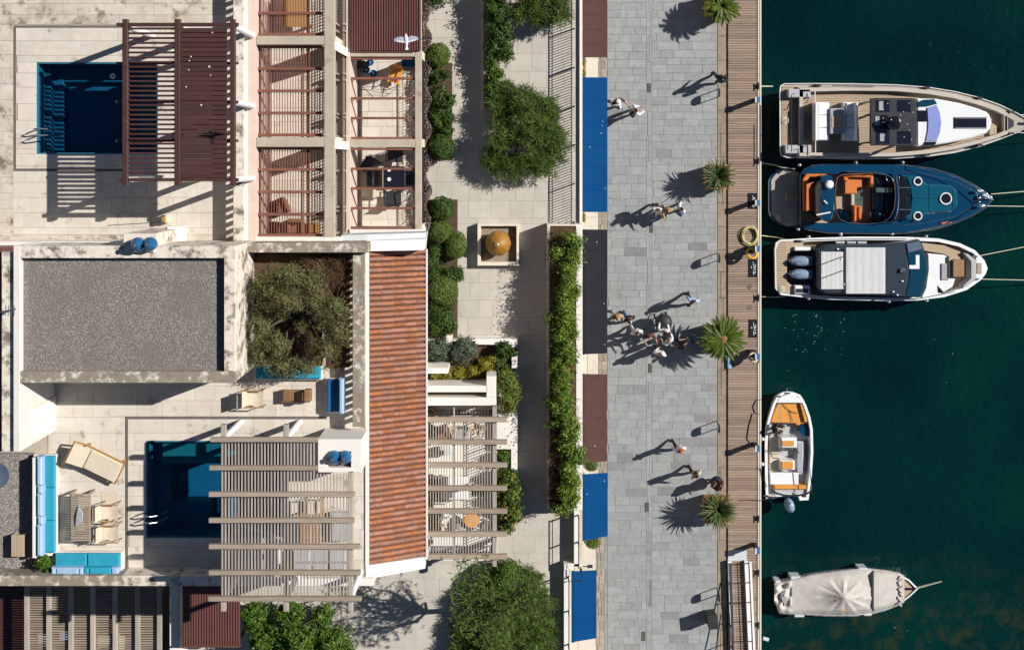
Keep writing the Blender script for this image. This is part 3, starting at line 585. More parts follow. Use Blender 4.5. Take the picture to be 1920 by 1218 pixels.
for yy in (75, 266):
    for xx in (617,):
        c = P(xx, yy, ZB); g = MB(); g.box(c.x - .19, c.y - .19, c.x + .19, c.y + .19, ZC, ZB - .36); g.build('column', X['plaster'], mid)
beam((465, 444, 640, 455), ZB - .01, .6, 'end_wall', X['white'])
beam((778, -60, 790, 436), 6.4, .35)
beam((657, 97, 777.7, 106.5), 6.4, .35); beam((657, 261, 777.7, 276.5), 6.4, .35)
beam((648.5, -60, 656.5, 440), 6.42, 2.6, 'spine_wall', X['pink'])
for yy in (101, 268, 430):
    c = P(784, yy, 6.4); g = MB(); g.box(c.x - .13, c.y - .16, c.x + .13, c.y + .16, ZD, 6.04); g.build('column', X['plaster'], mid)
# narrow light well between the two courts: ledge, white bridge slabs, two thin wire rails
beam((615, -60, 648.3, 440), 6.05, .4, 'ledge', X['white'])
for y0, y1 in ((76, 95), (262, 279)):
    sp = [P(627, y0, 8.95), P(652, y0 + 15, 6.55), P(652, y1 + 12, 6.55), P(627, y1 - 2, 8.95)] if y0 < 100 else [P(627, y0, 8.95), P(652, y0 + 4, 6.55), P(652, y1 + 2, 6.55), P(627, y1, 8.95)]
    g = MB(); g.loft([[(p.x, p.y, p.z - .3) for p in sp], [tuple(p) for p in sp]]); g.build('bridge_slab', X['white'], mid)
for xx in (630.5, 645):
    g = MB(); x_ = P(xx, 0, 6.6).x
    for z in (6.4, 6.65, 6.9): g.tube([(x_, P(0, -20, 6.6).y, z), (x_, P(0, 438, 6.6).y, z)], .012, 4)
    yv = -14
    while yv < 436: g.tube([(x_, P(0, yv, 6.6).y, 6.04), (x_, P(0, yv, 6.6).y, 6.92)], .012, 4); yv += 6
    for yv in (45, 58, 138, 150, 213, 220, 255, 320, 388, 395, 437): q = P(xx, yv, 6.9); g.box(q.x - .04, q.y - .04, q.x + .04, q.y + .04, 6.04, 6.96)
    g.build('wire_rail', X['greywood'], mid, kind='stuff')
# pergola of brown slats over the west court
pc = thing('slat_pergola', 'red brown slatted pergola over the west court with twelve cross beams', 'pergola', (P(545, 220, 6.2).x, P(545, 220, 6.2).y, 6.2))
for y0, y1 in ((-30, 66), (86, 257), (277, 443)):
    x = 483.0
    while x < 606:
        g = MB(); g.pbox(x, y0, x + 1.5, y1, 8.48, 8.5); g.build('slat', X['rust'], pc); x += 5.05
for yy in (25, 64.5, 88, 129, 170.5, 212, 253, 278.5, 318, 360, 402, 441):
    g = MB(); g.pbox(481.5, yy - 2.7, 603, yy + 2.7, 8.53, 8.66, .01); g.build('cross_beam', X['rust'], pc)
for xx in (484, 576):
    g = MB(); g.pbox(xx, -20, xx + 4, 442, 8.3, 8.43); g.build('side_beam', X['slat'], pc)
# open beams over the east court, sheet roof over its north end
pd = thing('beam_pergola', 'open pergola of thin brown beams over the dining court', 'pergola', (P(720, 270, ZD).x, P(720, 270, ZD).y, ZD))
for yy in (109.5, 147, 184.5, 221.5, 259, 279.5, 316.5, 353.5, 390.5, 427):
    g = MB(); g.pbox(657, yy - 2.2, 777.5, yy + 2.2, 6.1, 6.3, .01); bm_ = g.build('beam', X['rust'], pd)
    c = P(657, yy, 6.0); g = MB(); g.bar((c.x + .03, c.y, 5.3), (c.x + .45, c.y, 6.1), .05, .06); g.build('brace', X['rust'], bm_)
beam((655, 430, 792, 438), 6.5, 2.8, 'end_wall', X['white'])
sr = thing('sheet_roof', 'brown ribbed metal roof at the top of the picture beside the gull', 'roof', (P(722, 30, 6.4).x, P(722, 30, 6.4).y, 6.3))
g = MB(); g.pbox(657.5, -60, 789, 95, 6.44, 6.52); g.build('sheet', X['roof'], sr)
x = 659
while x < 788: g = MB(); g.pbox(x, -60, x + 1.8, 95, 6.52, 6.56); g.build('rib', X['roof'], sr); x += 4.7
g = MB(); g.pbox(660, 94, 777, 97.5, 6.4, 6.5); g.build('fascia', X['slat'], sr)
# grey sloping cap between the loggias and the tiled roof
cap = [P(640, 441, 8.9), P(799, 436, 8.0), P(797, 450, 8.0), P(690, 453, 8.6), P(640, 455, 8.8)]
g = MB(); g.loft([[(p.x, p.y, p.z - 1.2) for p in cap], [tuple(p) for p in cap]]); g.build('sloping_cap', X['galv'], mid)

# ================================================================ PERGOLA 1: brown louvres over the upper pool
p1 = thing('louvre_pergola', 'dark brown metal pergola half open slats half closed louvres beside the upper pool', 'pergola', (P(334, 195, ZT).x, P(334, 195, ZT).y, ZT))
zt = 12.35
for x0, x1, nm in ((229, 238.5, 'frame_beam'), (326.5, 337, 'frame_beam'), (431, 440, 'frame_beam')):
    g = MB(); g.pbox(x0, 36, x1, 348, zt - .22, zt, .012); g.build(nm, X['brown'], p1)
for y0, y1 in ((43, 49.5), (334, 340)):
    g = MB(); g.pbox(218, y0, 446, y1, zt - .2, zt - .03, .01); g.build('end_beam', X['brown'], p1)
for yy in (118.5, 191, 264):
    g = MB(); g.pbox(216.5, yy - 2.4, 446, yy + 2.4, zt - .36, zt - .23, .01); g.build('cross_beam', X['brown'], p1)
yy = 53.5
while yy < 331:
    g = MB(); g.pbox(236, yy - 1.9, 328, yy + 1.9, zt - .2, zt - .08, .02); g.build('slat', X['rust'] if 0 else X['brown'], p1); yy += 9.0
lv = None; yy = 52.0
while yy < 334:
    c = P(338.5, yy, zt); d = P(424, yy + 8.95, zt); mb = MB(); hh = (c.y - d.y)
    mb.loft([[(x, c.y - hh * u, zt - .13 + .06 * min(1, u / .12, (1 - u) / .07)) for u in (0, .05, .12, .5, .93, .97, 1)] + [(x, d.y, zt - .16), (x, c.y, zt - .16)] for x in (c.x, d.x)])
    mb.build('louvre', X['brown'], p1); yy += 9.1
for xx in (234, 332, 436):
    for yy in (49, 337):
        c = P(xx, yy, zt); g = MB(); g.lathe(c.x, c.y, [(.11, ZT), (.11, zt - .23)], 14); g.build('post', X['whitepaint'], p1, smooth=True)
for xx in (436,):
    for yy in (191,): c = P(xx, yy, zt); g = MB(); g.lathe(c.x, c.y, [(.11, 9.0), (.11, zt - .37)], 14); g.build('post', X['whitepaint'], p1, smooth=True)
dp = MB()
for (xx, yy) in ((397, 61), (357, 106), (354, 114), (391, 125), (353, 131), (394, 141), (348, 163), (376, 197)):
    c = P(xx, yy, zt); dp.lathe(c.x, c.y, [(.035 * random.uniform(.6, 1.3), zt - .075), (.02, zt - .06)], 7)
dp.build('droppings', X['white'], p1, kind='stuff')

# ================================================================ PERGOLA 2: weathered wood over the lower pool
p2 = thing('wood_pergola', 'large weathered grey wooden pergola with close slats over the lower pool', 'pergola', (P(535, 970, ZT).x, P(535, 970, ZT).y, ZT))
zt = 12.3
for yy, x0, x1 in ((824.5, 394, 596), (877.5, 392, 594), (927, 391, 665), (976, 391, 664), (1025, 391, 675), (1074, 391, 676), (1123, 390, 677)):
    g = MB(); g.pbox(x0, yy - 4.2, x1, yy + 4.2, zt - .12, zt + .05, .012); g.build('beam', X['greywood'], p2)
for xx, y0 in ((418, 796), (535.5, 796), (657, 886)):
    g = MB(); g.pbox(xx - 4.4, y0, xx + 4.4, 1146, zt - .42, zt - .2, .012); g.build('rafter', X['greywood_ns'], p2)
x = 416.5
while x < 655:
    y0 = 828 if x < 592 else 888
    g = MB(); g.pbox(x - 1.2, y0, x + 1.2, 1119, zt - .195, zt - .135); g.build('slat', X['greywood_ns'], p2); x += 6.15
for xx, yy in ((418, 823), (535.5, 823), (418, 1122), (535.5, 1122), (657, 1122)):
    c = P(xx, yy, zt - .4); g = MB(); g.lathe(c.x, c.y, [(.11, ZT if yy < 1000 else 3.7), (.11, zt - .43)], 14); g.build('post', X['whitepaint'], p2, smooth=True)
# square vent chimney carrying two blue jars
ch = thing('vent_chimney', 'square cream masonry chimney block beside the wooden pergola', 'chimney', (P(642, 853, ZT).x, P(642, 853, ZT).y, ZT - .02))

g = MB()
for (x0, y0, x1, y1) in rect_sub((596, 823, 678, 885), (615, 846, 658, 876)): g.pbox(x0, y0, x1, y1, ZT - .01, 10.9, .01)
g.build('wall', X['white'], ch)
g = MB(); g.pbox(614, 845, 659, 877, ZT, 10.65); g.build('recess', X['slate'], ch)

# ================================================================ SOUTH EDGE: stained wall, lower wooden pergola, brown sheet roof
sw_ = thing('terrace_wall', 'stained grey brown wall along the south edge of the lower terrace', 'wall', (P(200, 1090, 0).x, P(200, 1090, 0).y, 0))
g = MB(); g.pbox(-160, 1079, 228, 1098, 0, 9.95, .015); g.build('coping', X['dark'], sw_)
g = MB(); g.pbox(228.2, 1079, 412, 1098, 0, 9.95, .015); g.build('coping', X['worn'], sw_)
g = MB(); g.pbox(412.2, 1084, 700, 1098, 0, 9.3, .015); g.build('coping', X['white'], sw_)
p3 = thing('low_pergola', 'shaded brown wooden pergola below the stained south wall', 'pergola', (P(172, 1165, 4).x, P(172, 1165, 4).y, 2.4))
for xx in (49, 90.5, 132, 173, 215, 257, 298):
    g = MB(); g.pbox(xx - 4.2, 1096, xx + 4.2, 1260, 4.95, 5.12, .012); g.build('beam', X['greywood_ns'], p3)
yy = 1101
while yy < 1256:
    g = MB(); g.pbox(46, yy - 1.1, 301, yy + 1.1, 4.88, 4.94); g.build('slat', X['greywood'], p3); yy += 4.5
for xx in (49, 173, 298):
    for yy in (1110, 1250): c = P(xx, yy, 4.9); g = MB(); g.box(c.x - .07, c.y - .07, c.x + .07, c.y + .07, 2.4, 4.87); g.build('post', X['greywood'], p3)
g = MB(); g.box(P(-60, 0, 2.4).x, -40, P(335, 0, 2.4).x, P(0, 1098, 9.9).y + .3, 0, 2.4); lt = g.build('lower_terrace', X['darkdeck'], kind='structure')
r2 = thing('sheet_roof', 'brown ribbed sheet roof under the south end of the wooden pergola', 'roof', (P(395, 1155, 5.5).x, P(395, 1155, 5.5).y, 3.7))
g = MB(); g.pbox(342, 1080, 449.5, 1212, 5.45, 5.52); g.build('sheet', X['roof'], r2)
x = 344
while x < 448: g = MB(); g.pbox(x, 1080, x + 1.8, 1210.5, 5.52, 5.56); g.build('rib', X['roof'], r2); x += 4.9
g = MB(); g.pbox(341, 1209.5, 450, 1213, 5.4, 5.57); g.build('fascia', X['slat'], r2)
for c in (P(346, 1205, 5.4), P(445, 1205, 5.4), P(346, 1100, 5.4), P(445, 1100, 5.4)):
    g = MB(); g.box(c.x - .05, c.y - .05, c.x + .05, c.y + .05, 3.6, 5.45); g.build('post', X['slat'], r2)
g = MB(); g.pbox(318, 1088, 338, 1240, 2.4, 5.0, .01); o = g.build('divider_wall', X['white'], None); tag(o, 'white wall running between the low pergola and the ribbed roof', 'wall')
r3 = thing('louvre_roof', 'small dark brown louvred roof in the bottom left corner', 'roof', (P(15, 1170, 4).x, P(15, 1170, 4).y, 2.4))
yy = 1085
while yy < 1250: g = MB(); g.pbox(-60, yy, 42, yy + 4.6, 3.9, 3.98, .01); g.build('louvre', X['brown'], r3); yy += 5.1
for xx in (-20, 36): g = MB(); g.pbox(xx, 1096, xx + 4, 1250, 2.4, 3.89); g.build('beam', X['brown'], r3)

# ================================================================ GARDEN WALLS, PLANTERS, RIGHT PERGOLA
# parapet kerb along the east edge + railing
gk = MB(); gk.pbox(1085.5, -60, 1091.5, 420, ZG - .05, ZG + .12, .01); gk = gk.build('edge_kerb', X['white']); tag(gk, 'white stone kerb under the long garden railing', 'kerb')
def railing(label, pts, h, step, posts, top=.02, low=True):
    """pts: px polyline at ZG+.12"""
    W = [P(x, y, ZG + .12) for x, y in pts]; o = thing('railing', label, 'railing', W[0])
    for z, nm in ((h, 'handrail'), (h - .12, 'rail'), (.1, 'rail')):
        g = MB(); g.tube([(p.x, p.y, p.z + z) for p in W], .022 if z == h else .013, 6); g.build(nm, X['black'], o)
    bal = MB()
    for a, b_ in zip(W, W[1:]):
        n = max(1, int((b_ - a).length / step))
        for i in range(n):
            p = a.lerp(b_, (i + .5) / n); bal.tube([(p.x, p.y, p.z + .1), (p.x, p.y, p.z + h - .02)], .017, 4)
    if step < 1: bal.build('balusters', X['black'], o, kind='stuff')
    for (x, y) in posts:
        p = P(x, y, ZG + .12); g = MB(); g.box(p.x - .025, p.y - .025, p.x + .025, p.y + .025, p.z, p.z + h + .01); g.build('post', X['black'], o)
    return o
railing('long thin black railing along the upper garden edge above the shops', [(1083.5, -40), (1083.5, 417)], .92, .113, [(1083.5, y) for y in (-20, 51, 124, 197, 269, 342, 414)])
def wallbox(name, label, cat, r, z0, z1, m, c=.012):
    g = MB(); g.pbox(*r, z0, z1, c); return tag(g.build(name, m), label, cat)
# hedge planter: retaining wall west side, kerb east side
hp = thing('hedge_planter', 'long raised planter with brown soil and a climbing green hedge beside the walkway', 'planter', (P(1055, 690, ZG).x, P(1055, 690, ZG).y, ZG))
hz = ZG + 1.0
g = MB(); g.pbox(1026, 420, 1031, 956, ZG - .03, hz, .01); g.build('west_wall', X['plaster'], hp)
g = MB(); g.pbox(1080, 420, 1092, 956, ZG - .05, hz - .1, .012); g.build('east_wall', X['white'], hp)
for y0, y1 in ((420, 424), (952, 956)): g = MB(); g.pbox(1031.2, y0, 1079.8, y1, ZG - .03, hz - .01, .01); g.build('end_wall', X['plaster'], hp)
a, b2 = P(1031, 424, hz - .12), P(1080, 952, hz - .12)
g = MB(); g.grid([[(a.x + (b2.x - a.x) * i / 6, a.y + (b2.y - a.y) * j / 60, hz - .14 + random.uniform(0, .05)) for i in range(7)] for j in range(61)]); g.build('soil', X['soil'], hp)
# lower right parapet walls with black rails
wallbox('parapet_wall', 'white parapet wall of the lower garden south of the hedge', 'wall', (1076, 957, 1085, 1062), ZG - .05, ZG + .5, X['white'])
wallbox('parapet_wall', 'white parapet wall above the bottom blue awning', 'wall', (1057, 1062, 1068, 1290), ZG - .05, ZG + .5, X['white'])
wallbox('parapet_wall', 'short white return wall where the garden edge steps back', 'wall', (1057, 1056, 1092, 1061.6), ZG - .05, ZG + .5, X['white'])
railing('black railing on the white wall south of the hedge', [(1083, 957), (1083, 1052), (1088, 1052), (1088, 1066)], .9, 9, [(1083, 960), (1083, 1010), (1088, 1066)])
railing('black railing on the white wall above the bottom awning', [(1088, 1075), (1065, 1076), (1065, 1290)], .9, 9, [(1065, 1076), (1065, 1138), (1065, 1200)])
# low retaining kerb along the hedge on the upper walkway
wallbox('garden_wall', 'low stone edge of the walkway beneath the upper hedge', 'wall', (903, -40, 907, 205), ZG - .03, ZG + .35, X['plaster'])
g = MB(); g.pbox(799, 118, 848, 300, ZG - .03, ZG + .03, .01); g.pbox(799, 374, 858, 634, ZG - .03, ZG + .03, .01); o = g.build('flower_bed', X['soil'], kind='structure')
# square bed with the urn
ub = thing('stone_bed', 'square limestone bed of tan gravel in the garden', 'planter', (P(933, 458, ZG).x, P(933, 458, ZG).y, ZG - .03))
for r in ((895, 419, 973, 424), (895, 491, 973, 498), (895, 424.1, 901.5, 490.9), (968, 424.1, 973, 490.9)):
    g = MB(); g.pbox(*r, ZG - .03, ZG + .4, .012); g.build('kerb', X['plaster'], ub)
g = MB(); g.pbox(901, 424, 969, 491, ZG - .03, ZG + .1); g.build('bed', X['gravel_tan'], ub)
n = 1500; a, b2 = P(902, 425, ZG + .1), P(968, 490, ZG + .1); V = O[None] * RNG.uniform(.015, .04, n)[:, None, None] + np.stack([RNG.uniform(a.x, b2.x, n), RNG.uniform(b2.y, a.y, n), np.full(n, ZG + .1)], 1)[:, None]
np_mesh('gravel', V.reshape(-1, 3), (np.arange(n)[:, None, None] * 5 + np.array([[0, 1, 4], [1, 2, 4], [2, 3, 4], [3, 0, 4]])[None]).reshape(-1, 3), X['gravel_tan'], ub, kind='stuff')
# L-shaped shrub bed, south of the lawn of slabs
lb = thing('shrub_bed', 'L-shaped pale walled shrub bed north of the right hand pergola', 'planter', (P(880, 690, ZG).x, P(880, 690, ZG).y, ZG - .03))
for r in ((890, 635, 970, 646), (959, 646.1, 970, 690), (836, 628, 848, 646), (848.1, 636, 889.9, 640)):
    g = MB(); g.pbox(*r, ZG - .03, ZG + .45, .012); g.build('kerb', X['white'], lb)
g = MB(); g.pbox(801, 640, 958, 720, ZG - .03, ZG + .2); g.build('soil', X['soil'], lb)
for r in ((798, 690, 840, 700), (798, 723, 914, 735), (798, 745, 930, 760), (912, 705, 930, 744.8)):
    g = MB(); g.pbox(*r, ZG - .03, ZG + 1.9, .012); g.build('beam_wall', X['white'], lb)
# outer strip of ledges east of the pergola
wallbox('ledge', 'broad pale ledge between the right pergola and the walkway', 'wall', (931, 770, 970, 842), ZG - .03, ZG + .45, X['white'])
wallbox('ledge', 'narrow pale ledge beside the small hedge east of the right pergola', 'wall', (958, 842.2, 970, 880), ZG - .03, ZG + .45, X['white'])
# right pergola
p4 = thing('wood_pergola', 'narrow weathered pergola with thin slats against the tiled roof eave', 'pergola', (P(868, 910, ZG).x, P(868, 910, ZG).y, ZG))
zt = 6.5
for yy in (787, 829, 872, 915.5, 958.5, 1001.5, 1044):
    g = MB(); g.pbox(799, yy - 4.3, 951, yy + 4.3, zt - .1, zt + .1, .012); g.build('beam', X['greywood'], p4)
for xx, w_ in ((927, 4), (851, 1.2)): g = MB(); g.pbox(xx - w_, 764, xx + w_, 1062, zt - .3, zt - .12, .01); g.build('rafter', X['greywood_ns'], p4)
x = 802
while x < 924: g = MB(); g.pbox(x - .8, 790, x + .8, 1042, zt - .17, zt - .105); g.build('slat', X['greywood_ns'], p4); x += 5.1
for yy in (770, 915, 1048): c = P(927, yy, zt); g = MB(); g.box(c.x - .07, c.y - .07, c.x + .07, c.y + .07, ZG, zt - .31); g.build('post', X['greywood_ns'], p4)
g = MB(); g.pbox(800, 757, 932, 1050, ZG - .02, ZG + .03); o = g.build('dining_floor', X['white'], kind='structure')
railing('wire railing along the east side of the right pergola', [(923, 766), (923, 1036)], .95, .12, [(923, y) for y in (768, 835, 902, 969, 1034)])
railing('wire railing across the south end of the right pergola', [(803, 1022), (921, 1022)], .95, .12, [(803, 1022), (862, 1022), (921, 1022)])
railing('wire railing across the north end of the right pergola', [(803, 768), (921, 768)], .95, .12, [(803, 768), (862, 768), (921, 768)])
# railings inside the courts, whose mesh shadows fall on the floors
def court_rail(label, x, y0, y1, z, ztop, vst, m=X['black']):
    o = thing('railing', label, 'railing', P(x, (y0 + y1) / 2, z)); xx = P(x, 0, z).x; a, b_ = P(0, y0, z).y, P(0, y1, z).y
    for zz in np.arange(z + .1, ztop, .14): g = MB(); g.tube([(xx, a, zz), (xx, b_, zz)], .009, 4); g.build('wire', m, o)
    g = MB(); g.tube([(xx, a, ztop), (xx, b_, ztop)], .025, 6); g.build('handrail', m, o)
    g = MB(); yv = a
    while yv > b_: g.tube([(xx, yv, z), (xx, yv, ztop)], .008, 4); yv -= vst
    g.build('balusters', m, o, kind='stuff'); return o
court_rail('mesh railing along the east side of the slatted court', 620, -14, 440, ZC, ZC + 1.0, .13)
court_rail('mesh railing along the east side of the dining court', 797, 100, 440, ZD, ZD + 1.0, .13)
# ================================================================ BOATS
def boat(name, label, cat, px, py): p = P(px, py, ZW); return thing(name, label, cat, (p.x, p.y, ZW - .3))
def hull(par, outl, zg, m, mg, cap=.1, zd=None, mdeck=None, flare=.84, deck=None):
    W = [P(x, y, zg) for x, y in outl]
    if area2([(p.x, p.y) for p in W]) < 0: W = W[::-1]
    xs = [p.x for p in W]; ys = [p.y for p in W]; cx, cy = (min(xs) + max(xs)) / 2, (min(ys) + max(ys)) / 2
    ring = lambda s, z: [(cx + (p.x - cx) * (.5 + s / 2 if max(xs) - min(xs) > max(ys) - min(ys) else s), cy + (p.y - cy) * (s if max(xs) - min(xs) > max(ys) - min(ys) else .5 + s / 2), z) for p in W]
    g = MB(); g.loft([ring(flare * .9, ZW - .3), ring(flare, ZW), ring(flare * .5 + .5, (ZW + zg) / 2), ring(.995, zg - .05), ring(1, zg)], cap1=False); g.build('hull', m, par, smooth=True)
    xy = [(p.x, p.y) for p in W]; i1 = inset(xy, cap)
    if zd is None: return xy
    g = MB(); g.loft([[(x, y, zg - .001) for x, y in xy], [(x, y, zg + .025) for x, y in inset(xy, .015)], [(x, y, zg + .025) for x, y in inset(xy, cap - .015)], [(x, y, zg) for x, y in i1], [(x, y, zd - .05) for x, y in i1]], cap0=False, cap1=False); g.build('gunwale', mg, par)
    g = MB(); g.prism(i1, zd - .04, zd); g.build('deck', mdeck, par)
    return xy
def part(par, nm, m, pts, z0, z1, c=.012): g = MB(); g.ppoly(pts, z0, z1, c); return g.build(nm, m, par)
def pr(par, nm, m, r, z0, z1, c=.012): g = MB(); g.pbox(*r, z0, z1, c); return g.build(nm, m, par)
def rail(par, pts, z, r=.018, m='steel', nm='rail', closed=False):
    g = MB(); g.tube([P(p[0], p[1], p[2] if len(p) > 2 else z) for p in pts], r, 6, closed=closed); return g.build(nm, X[m], par, smooth=True)
def planks(par, poly, z, step=4.2, m='caulk'):
    """caulking lines along x over a convex-ish px polygon"""
    g = MB(); ys = [p[1] for p in poly]; y = min(ys) + step / 2
    while y < max(ys):
        xs = []
        for a, b_ in zip(poly, poly[1:] + poly[:1]):
            if (a[1] - y) * (b_[1] - y) < 0: xs.append(a[0] + (b_[0] - a[0]) * (y - a[1]) / (b_[1] - a[1]))
        xs.sort()
        for u, v in zip(xs[::2], xs[1::2]):
            if v - u > 2: g.pbox(u, y - .28, v, y + .28, z, z + .004)
        y += step
    if g.v: g.build('caulking', X[m], par, kind='stuff')

# ---- 1: white yacht with teak decks
b1 = boat('motor_yacht', 'largest white yacht with teak decks and a charcoal hardtop, topmost of the moored boats', 'yacht', 1690, 228)
zg = .55
o1 = [(1461, 172), (1462.5, 161), (1470, 156.5), (1530, 156), (1600, 156.5), (1680, 158.5), (1740, 163), (1790, 171), (1835, 182), (1875, 196), (1908, 212), (1925, 222), (1936, 231), (1925, 240), (1908, 249), (1875, 262), (1835, 276), (1790, 287), (1740, 294), (1680, 298), (1600, 299), (1530, 297.5), (1475, 296.5), (1464, 292), (1461.5, 282)]
hull(b1, o1, zg - .001, X['gel'], X['gel'], .045, zg - .06, X['boatteak_grey'])
# bulwark cap ring is greyish teak: inner well cut as a lower deck drawn by raised side caps
xy = [(p.x, p.y) for p in [P(x, y, zg) for x, y in o1]]
if area2(xy) < 0: xy = xy[::-1]
inner = [(1506, 172), (1600, 170), (1680, 171), (1740, 176), (1790, 184), (1835, 196), (1868, 208), (1883, 216), (1883, 246), (1868, 252), (1835, 262), (1790, 273), (1740, 281), (1680, 286), (1600, 287), (1506, 286)]
wl = part(b1, 'side_deck', X['boatteak'], inner, zg - .058, zg - .05, 0)
# inner bulwark: wall around the well
W = [P(x, y, zg + .3) for x, y in inner]; WX = [(p.x, p.y) for p in W]
if area2(WX) < 0: WX = WX[::-1]
out_ = inset(WX, -.16)
g = MB(); g.loft([[(x, y, zg - .04) for x, y in WX], [(x, y, zg + .3) for x, y in WX], [(x, y, zg + .3) for x, y in out_], [(x, y, zg - .04) for x, y in inset(WX, -.24)]], cap0=False, cap1=False); g.build('bulwark', X['boatteak_grey'], b1)
planks(b1, [(1466, 162), (1492, 162), (1492, 291), (1466, 291)], zg - .035, 4)
pr(b1, 'swim_platform', X['boatteak'], (1466, 161, 1493, 292), zg - .05, zg - .036)
planks(b1, inner, zg - .049, 4.2)
tr = pr(b1, 'transom_bar', X['charcoal'], (1495, 168, 1504, 288), zg - .03, zg + .22, .03)
for yy in (176, 281): pr(b1, 'corner_locker', X['gel_grey'], (1472 if yy > 200 else 1478, yy - 9, 1520, yy + 7), zg - .03, zg + .3, .03)
for r, nm in (((1528, 192, 1555, 264), 'aft_sofa'), ((1581, 192, 1609, 264), 'forward_sofa')):
    s_ = pr(b1, nm, X['gel'], r, zg - .03, zg + .42, .03)
    bx = (r[0], r[1], r[0] + 5, r[3]) if nm == 'aft_sofa' else (r[2] - 4, r[1], r[2], r[3])
    pr(b1, 'seat_back', X['gel'], bx, zg + .3, zg + .85, .03)
    for k in range(3): pr(b1, 'cushion', X['gel'], (r[0] + 6, r[1] + 1 + k * 23.6, r[2] - 4, r[1] + 23.6 + k * 23.6), zg + .4, zg + .5, .03)
tb = pr(b1, 'table', X['canvas_grey'], (1557, 203, 1581, 251), zg + .3, zg + .62, .015); pr(b1, 'table_inset', X['boatteak'], (1560, 218, 1582, 239), zg + .62, zg + .64, .004)
ht = part(b1, 'hardtop', X['charcoal'], [(1632, 185), (1640, 183.5), (1710, 184), (1717, 187), (1719, 210), (1719.5, 230), (1719, 255), (1716, 270), (1709, 273.5), (1634, 273), (1631.5, 268)], 2.2, 2.32, .03)
for r in ((1642, 188, 1668, 210), (1682, 188, 1708, 210), (1642, 246, 1668, 270), (1682, 246, 1708, 270), (1640, 216, 1664, 240)): pr(b1, 'roof_hatch', X['darkglass'], r, 2.31, 2.335, .01)
for (x, y) in ((1648, 190), (1650, 248), (1641, 218)): pr(b1, 'sunroof_insert', X['canvas_grey'], (x, y, x + 8, y + 17), 2.335, 2.345, .004)
for x, y in ((1640, 190), (1640, 267), (1712, 190), (1712, 267)):
    p = P(x, y, 2.2); g = MB(); g.box(p.x - .04, p.y - .04, p.x + .04, p.y + .04, zg, 2.2); g.build('hardtop_post', X['charcoal'], b1)
p = P(1678, 231, 2.8); g = MB(); g.lathe(p.x, p.y, [(.10, 2.31), (.1, 2.5), (.26, 2.55), (.3, 2.68), (.22, 2.8), (.05, 2.84)], 18); g.lathe(p.x - .2, p.y + .12, [(.05, 2.31), (.05, 2.6), (.15, 2.62), (.12, 2.78), (.03, 2.82)], 12); g.build('radar_dome', X['blackgloss'], b1, smooth=True)
p = P(1664, 229, 2.5); g = MB(); g.bar((p.x - .25, p.y, 2.5), (p.x + .3, p.y, 2.55), .06, .05); g.build('horn', X['gel'], b1)
dots = MB()
for _ in range(16): p = P(random.uniform(1636, 1714), random.uniform(188, 270), 2.34); dots.lathe(p.x, p.y, [(.025, 2.31), (.02, 2.36)], 6)
dots.build('deck_lights', X['gel'], b1, kind='stuff')
cr = [(1719, 184.5), (1757, 185.5), (1800, 193.5), (1835, 204), (1850, 210), (1856, 216), (1859, 229), (1857, 241), (1850, 250), (1820, 260), (1780, 268), (1745, 273.5), (1719, 274.5)]
part(b1, 'coachroof', X['gel'], cr, zg - .045, zg + .62, .06)
part(b1, 'windscreen', X['lilac'], [(1738, 202), (1757, 197), (1763, 212), (1765.5, 230), (1763, 248), (1757, 264), (1735, 265), (1739, 246), (1740, 230), (1739, 214)], zg + .58, zg + .67, .02)
part(b1, 'side_window', X['tealglass'], [(1719, 192), (1732, 187), (1752, 186.2), (1757.5, 195), (1738, 200), (1719, 201)], zg + .58, zg + .655, .01)
part(b1, 'side_window', X['darkglass'], [(1734, 266), (1757, 265.5), (1753, 272), (1730, 272.5)], zg + .58, zg + .655, .01)
pr(b1, 'roof_hatch', X['darkglass'], (1719.8, 207, 1738, 228), zg + .6, zg + .66, .01)
pr(b1, 'skylight', X['darkglass'], (1789, 220, 1850, 241), zg + .6, zg + .66, .012)
for r in ((1790.5, 221.3, 1848.5, 222), (1790.5, 239.3, 1848.5, 240)): pr(b1, 'skylight_trim', X['gel_grey'], r, zg + .655, zg + .67, 0)
pr(b1, 'bow_beam', X['boatteak_grey'], (1884, 217, 1889, 246), zg - .04, zg + .3, .01)
part(b1, 'bow_well', X['charcoal'], [(1889.5, 219), (1901, 226), (1901, 237), (1889.5, 244)], zg - .04, zg + .02, .005)
part(b1, 'bow_step', X['boatteak'], [(1855, 228), (1862, 232), (1869, 236), (1869, 252), (1855, 254)], zg - .04, zg + .12, .02)
for y0, y1 in ((178, 240), (236, 285)):
    rail(b1, [(1484, y1), (1484, y0), (1490, y0 - 3)], zg + .5, .018, 'black')
rail(b1, [(1477, 212), (1477, 281)], zg + .55, .016, 'black'); rail(b1, [(1516, 182), (1514, 192), (1506, 194)], zg + .6, .018, 'black'); rail(b1, [(1514, 284), (1514, 273), (1506, 276)], zg + .6, .018, 'black')
for yy in (160.5, 293.5):
    for xx in (1532, 1735, 1834, 1893):
        q = yy if xx < 1700 else (165 if xx < 1800 else 184 if xx < 1850 else 210) if yy < 200 else (291 if xx < 1800 else 272 if xx < 1850 else 250)
        p = P(xx, q, zg + .1); g = MB(); g.box(p.x - .13, p.y - .04, p.x + .13, p.y + .04, zg - .04, zg + .32, .01); g.build('cleat', X['black'], b1)
rail(b1, [(1519, 292), (1529, 292.5), (1560, 293), (1640, 294)], zg + .38); rail(b1, [(1560, 161), (1640, 162)], zg + .38)
rail(b1, [(1528, 170), (1528, 190)], zg + .55, .02, 'whitepaint'); rail(b1, [(1529, 262), (1529, 287)], zg + .55, .02, 'whitepaint')
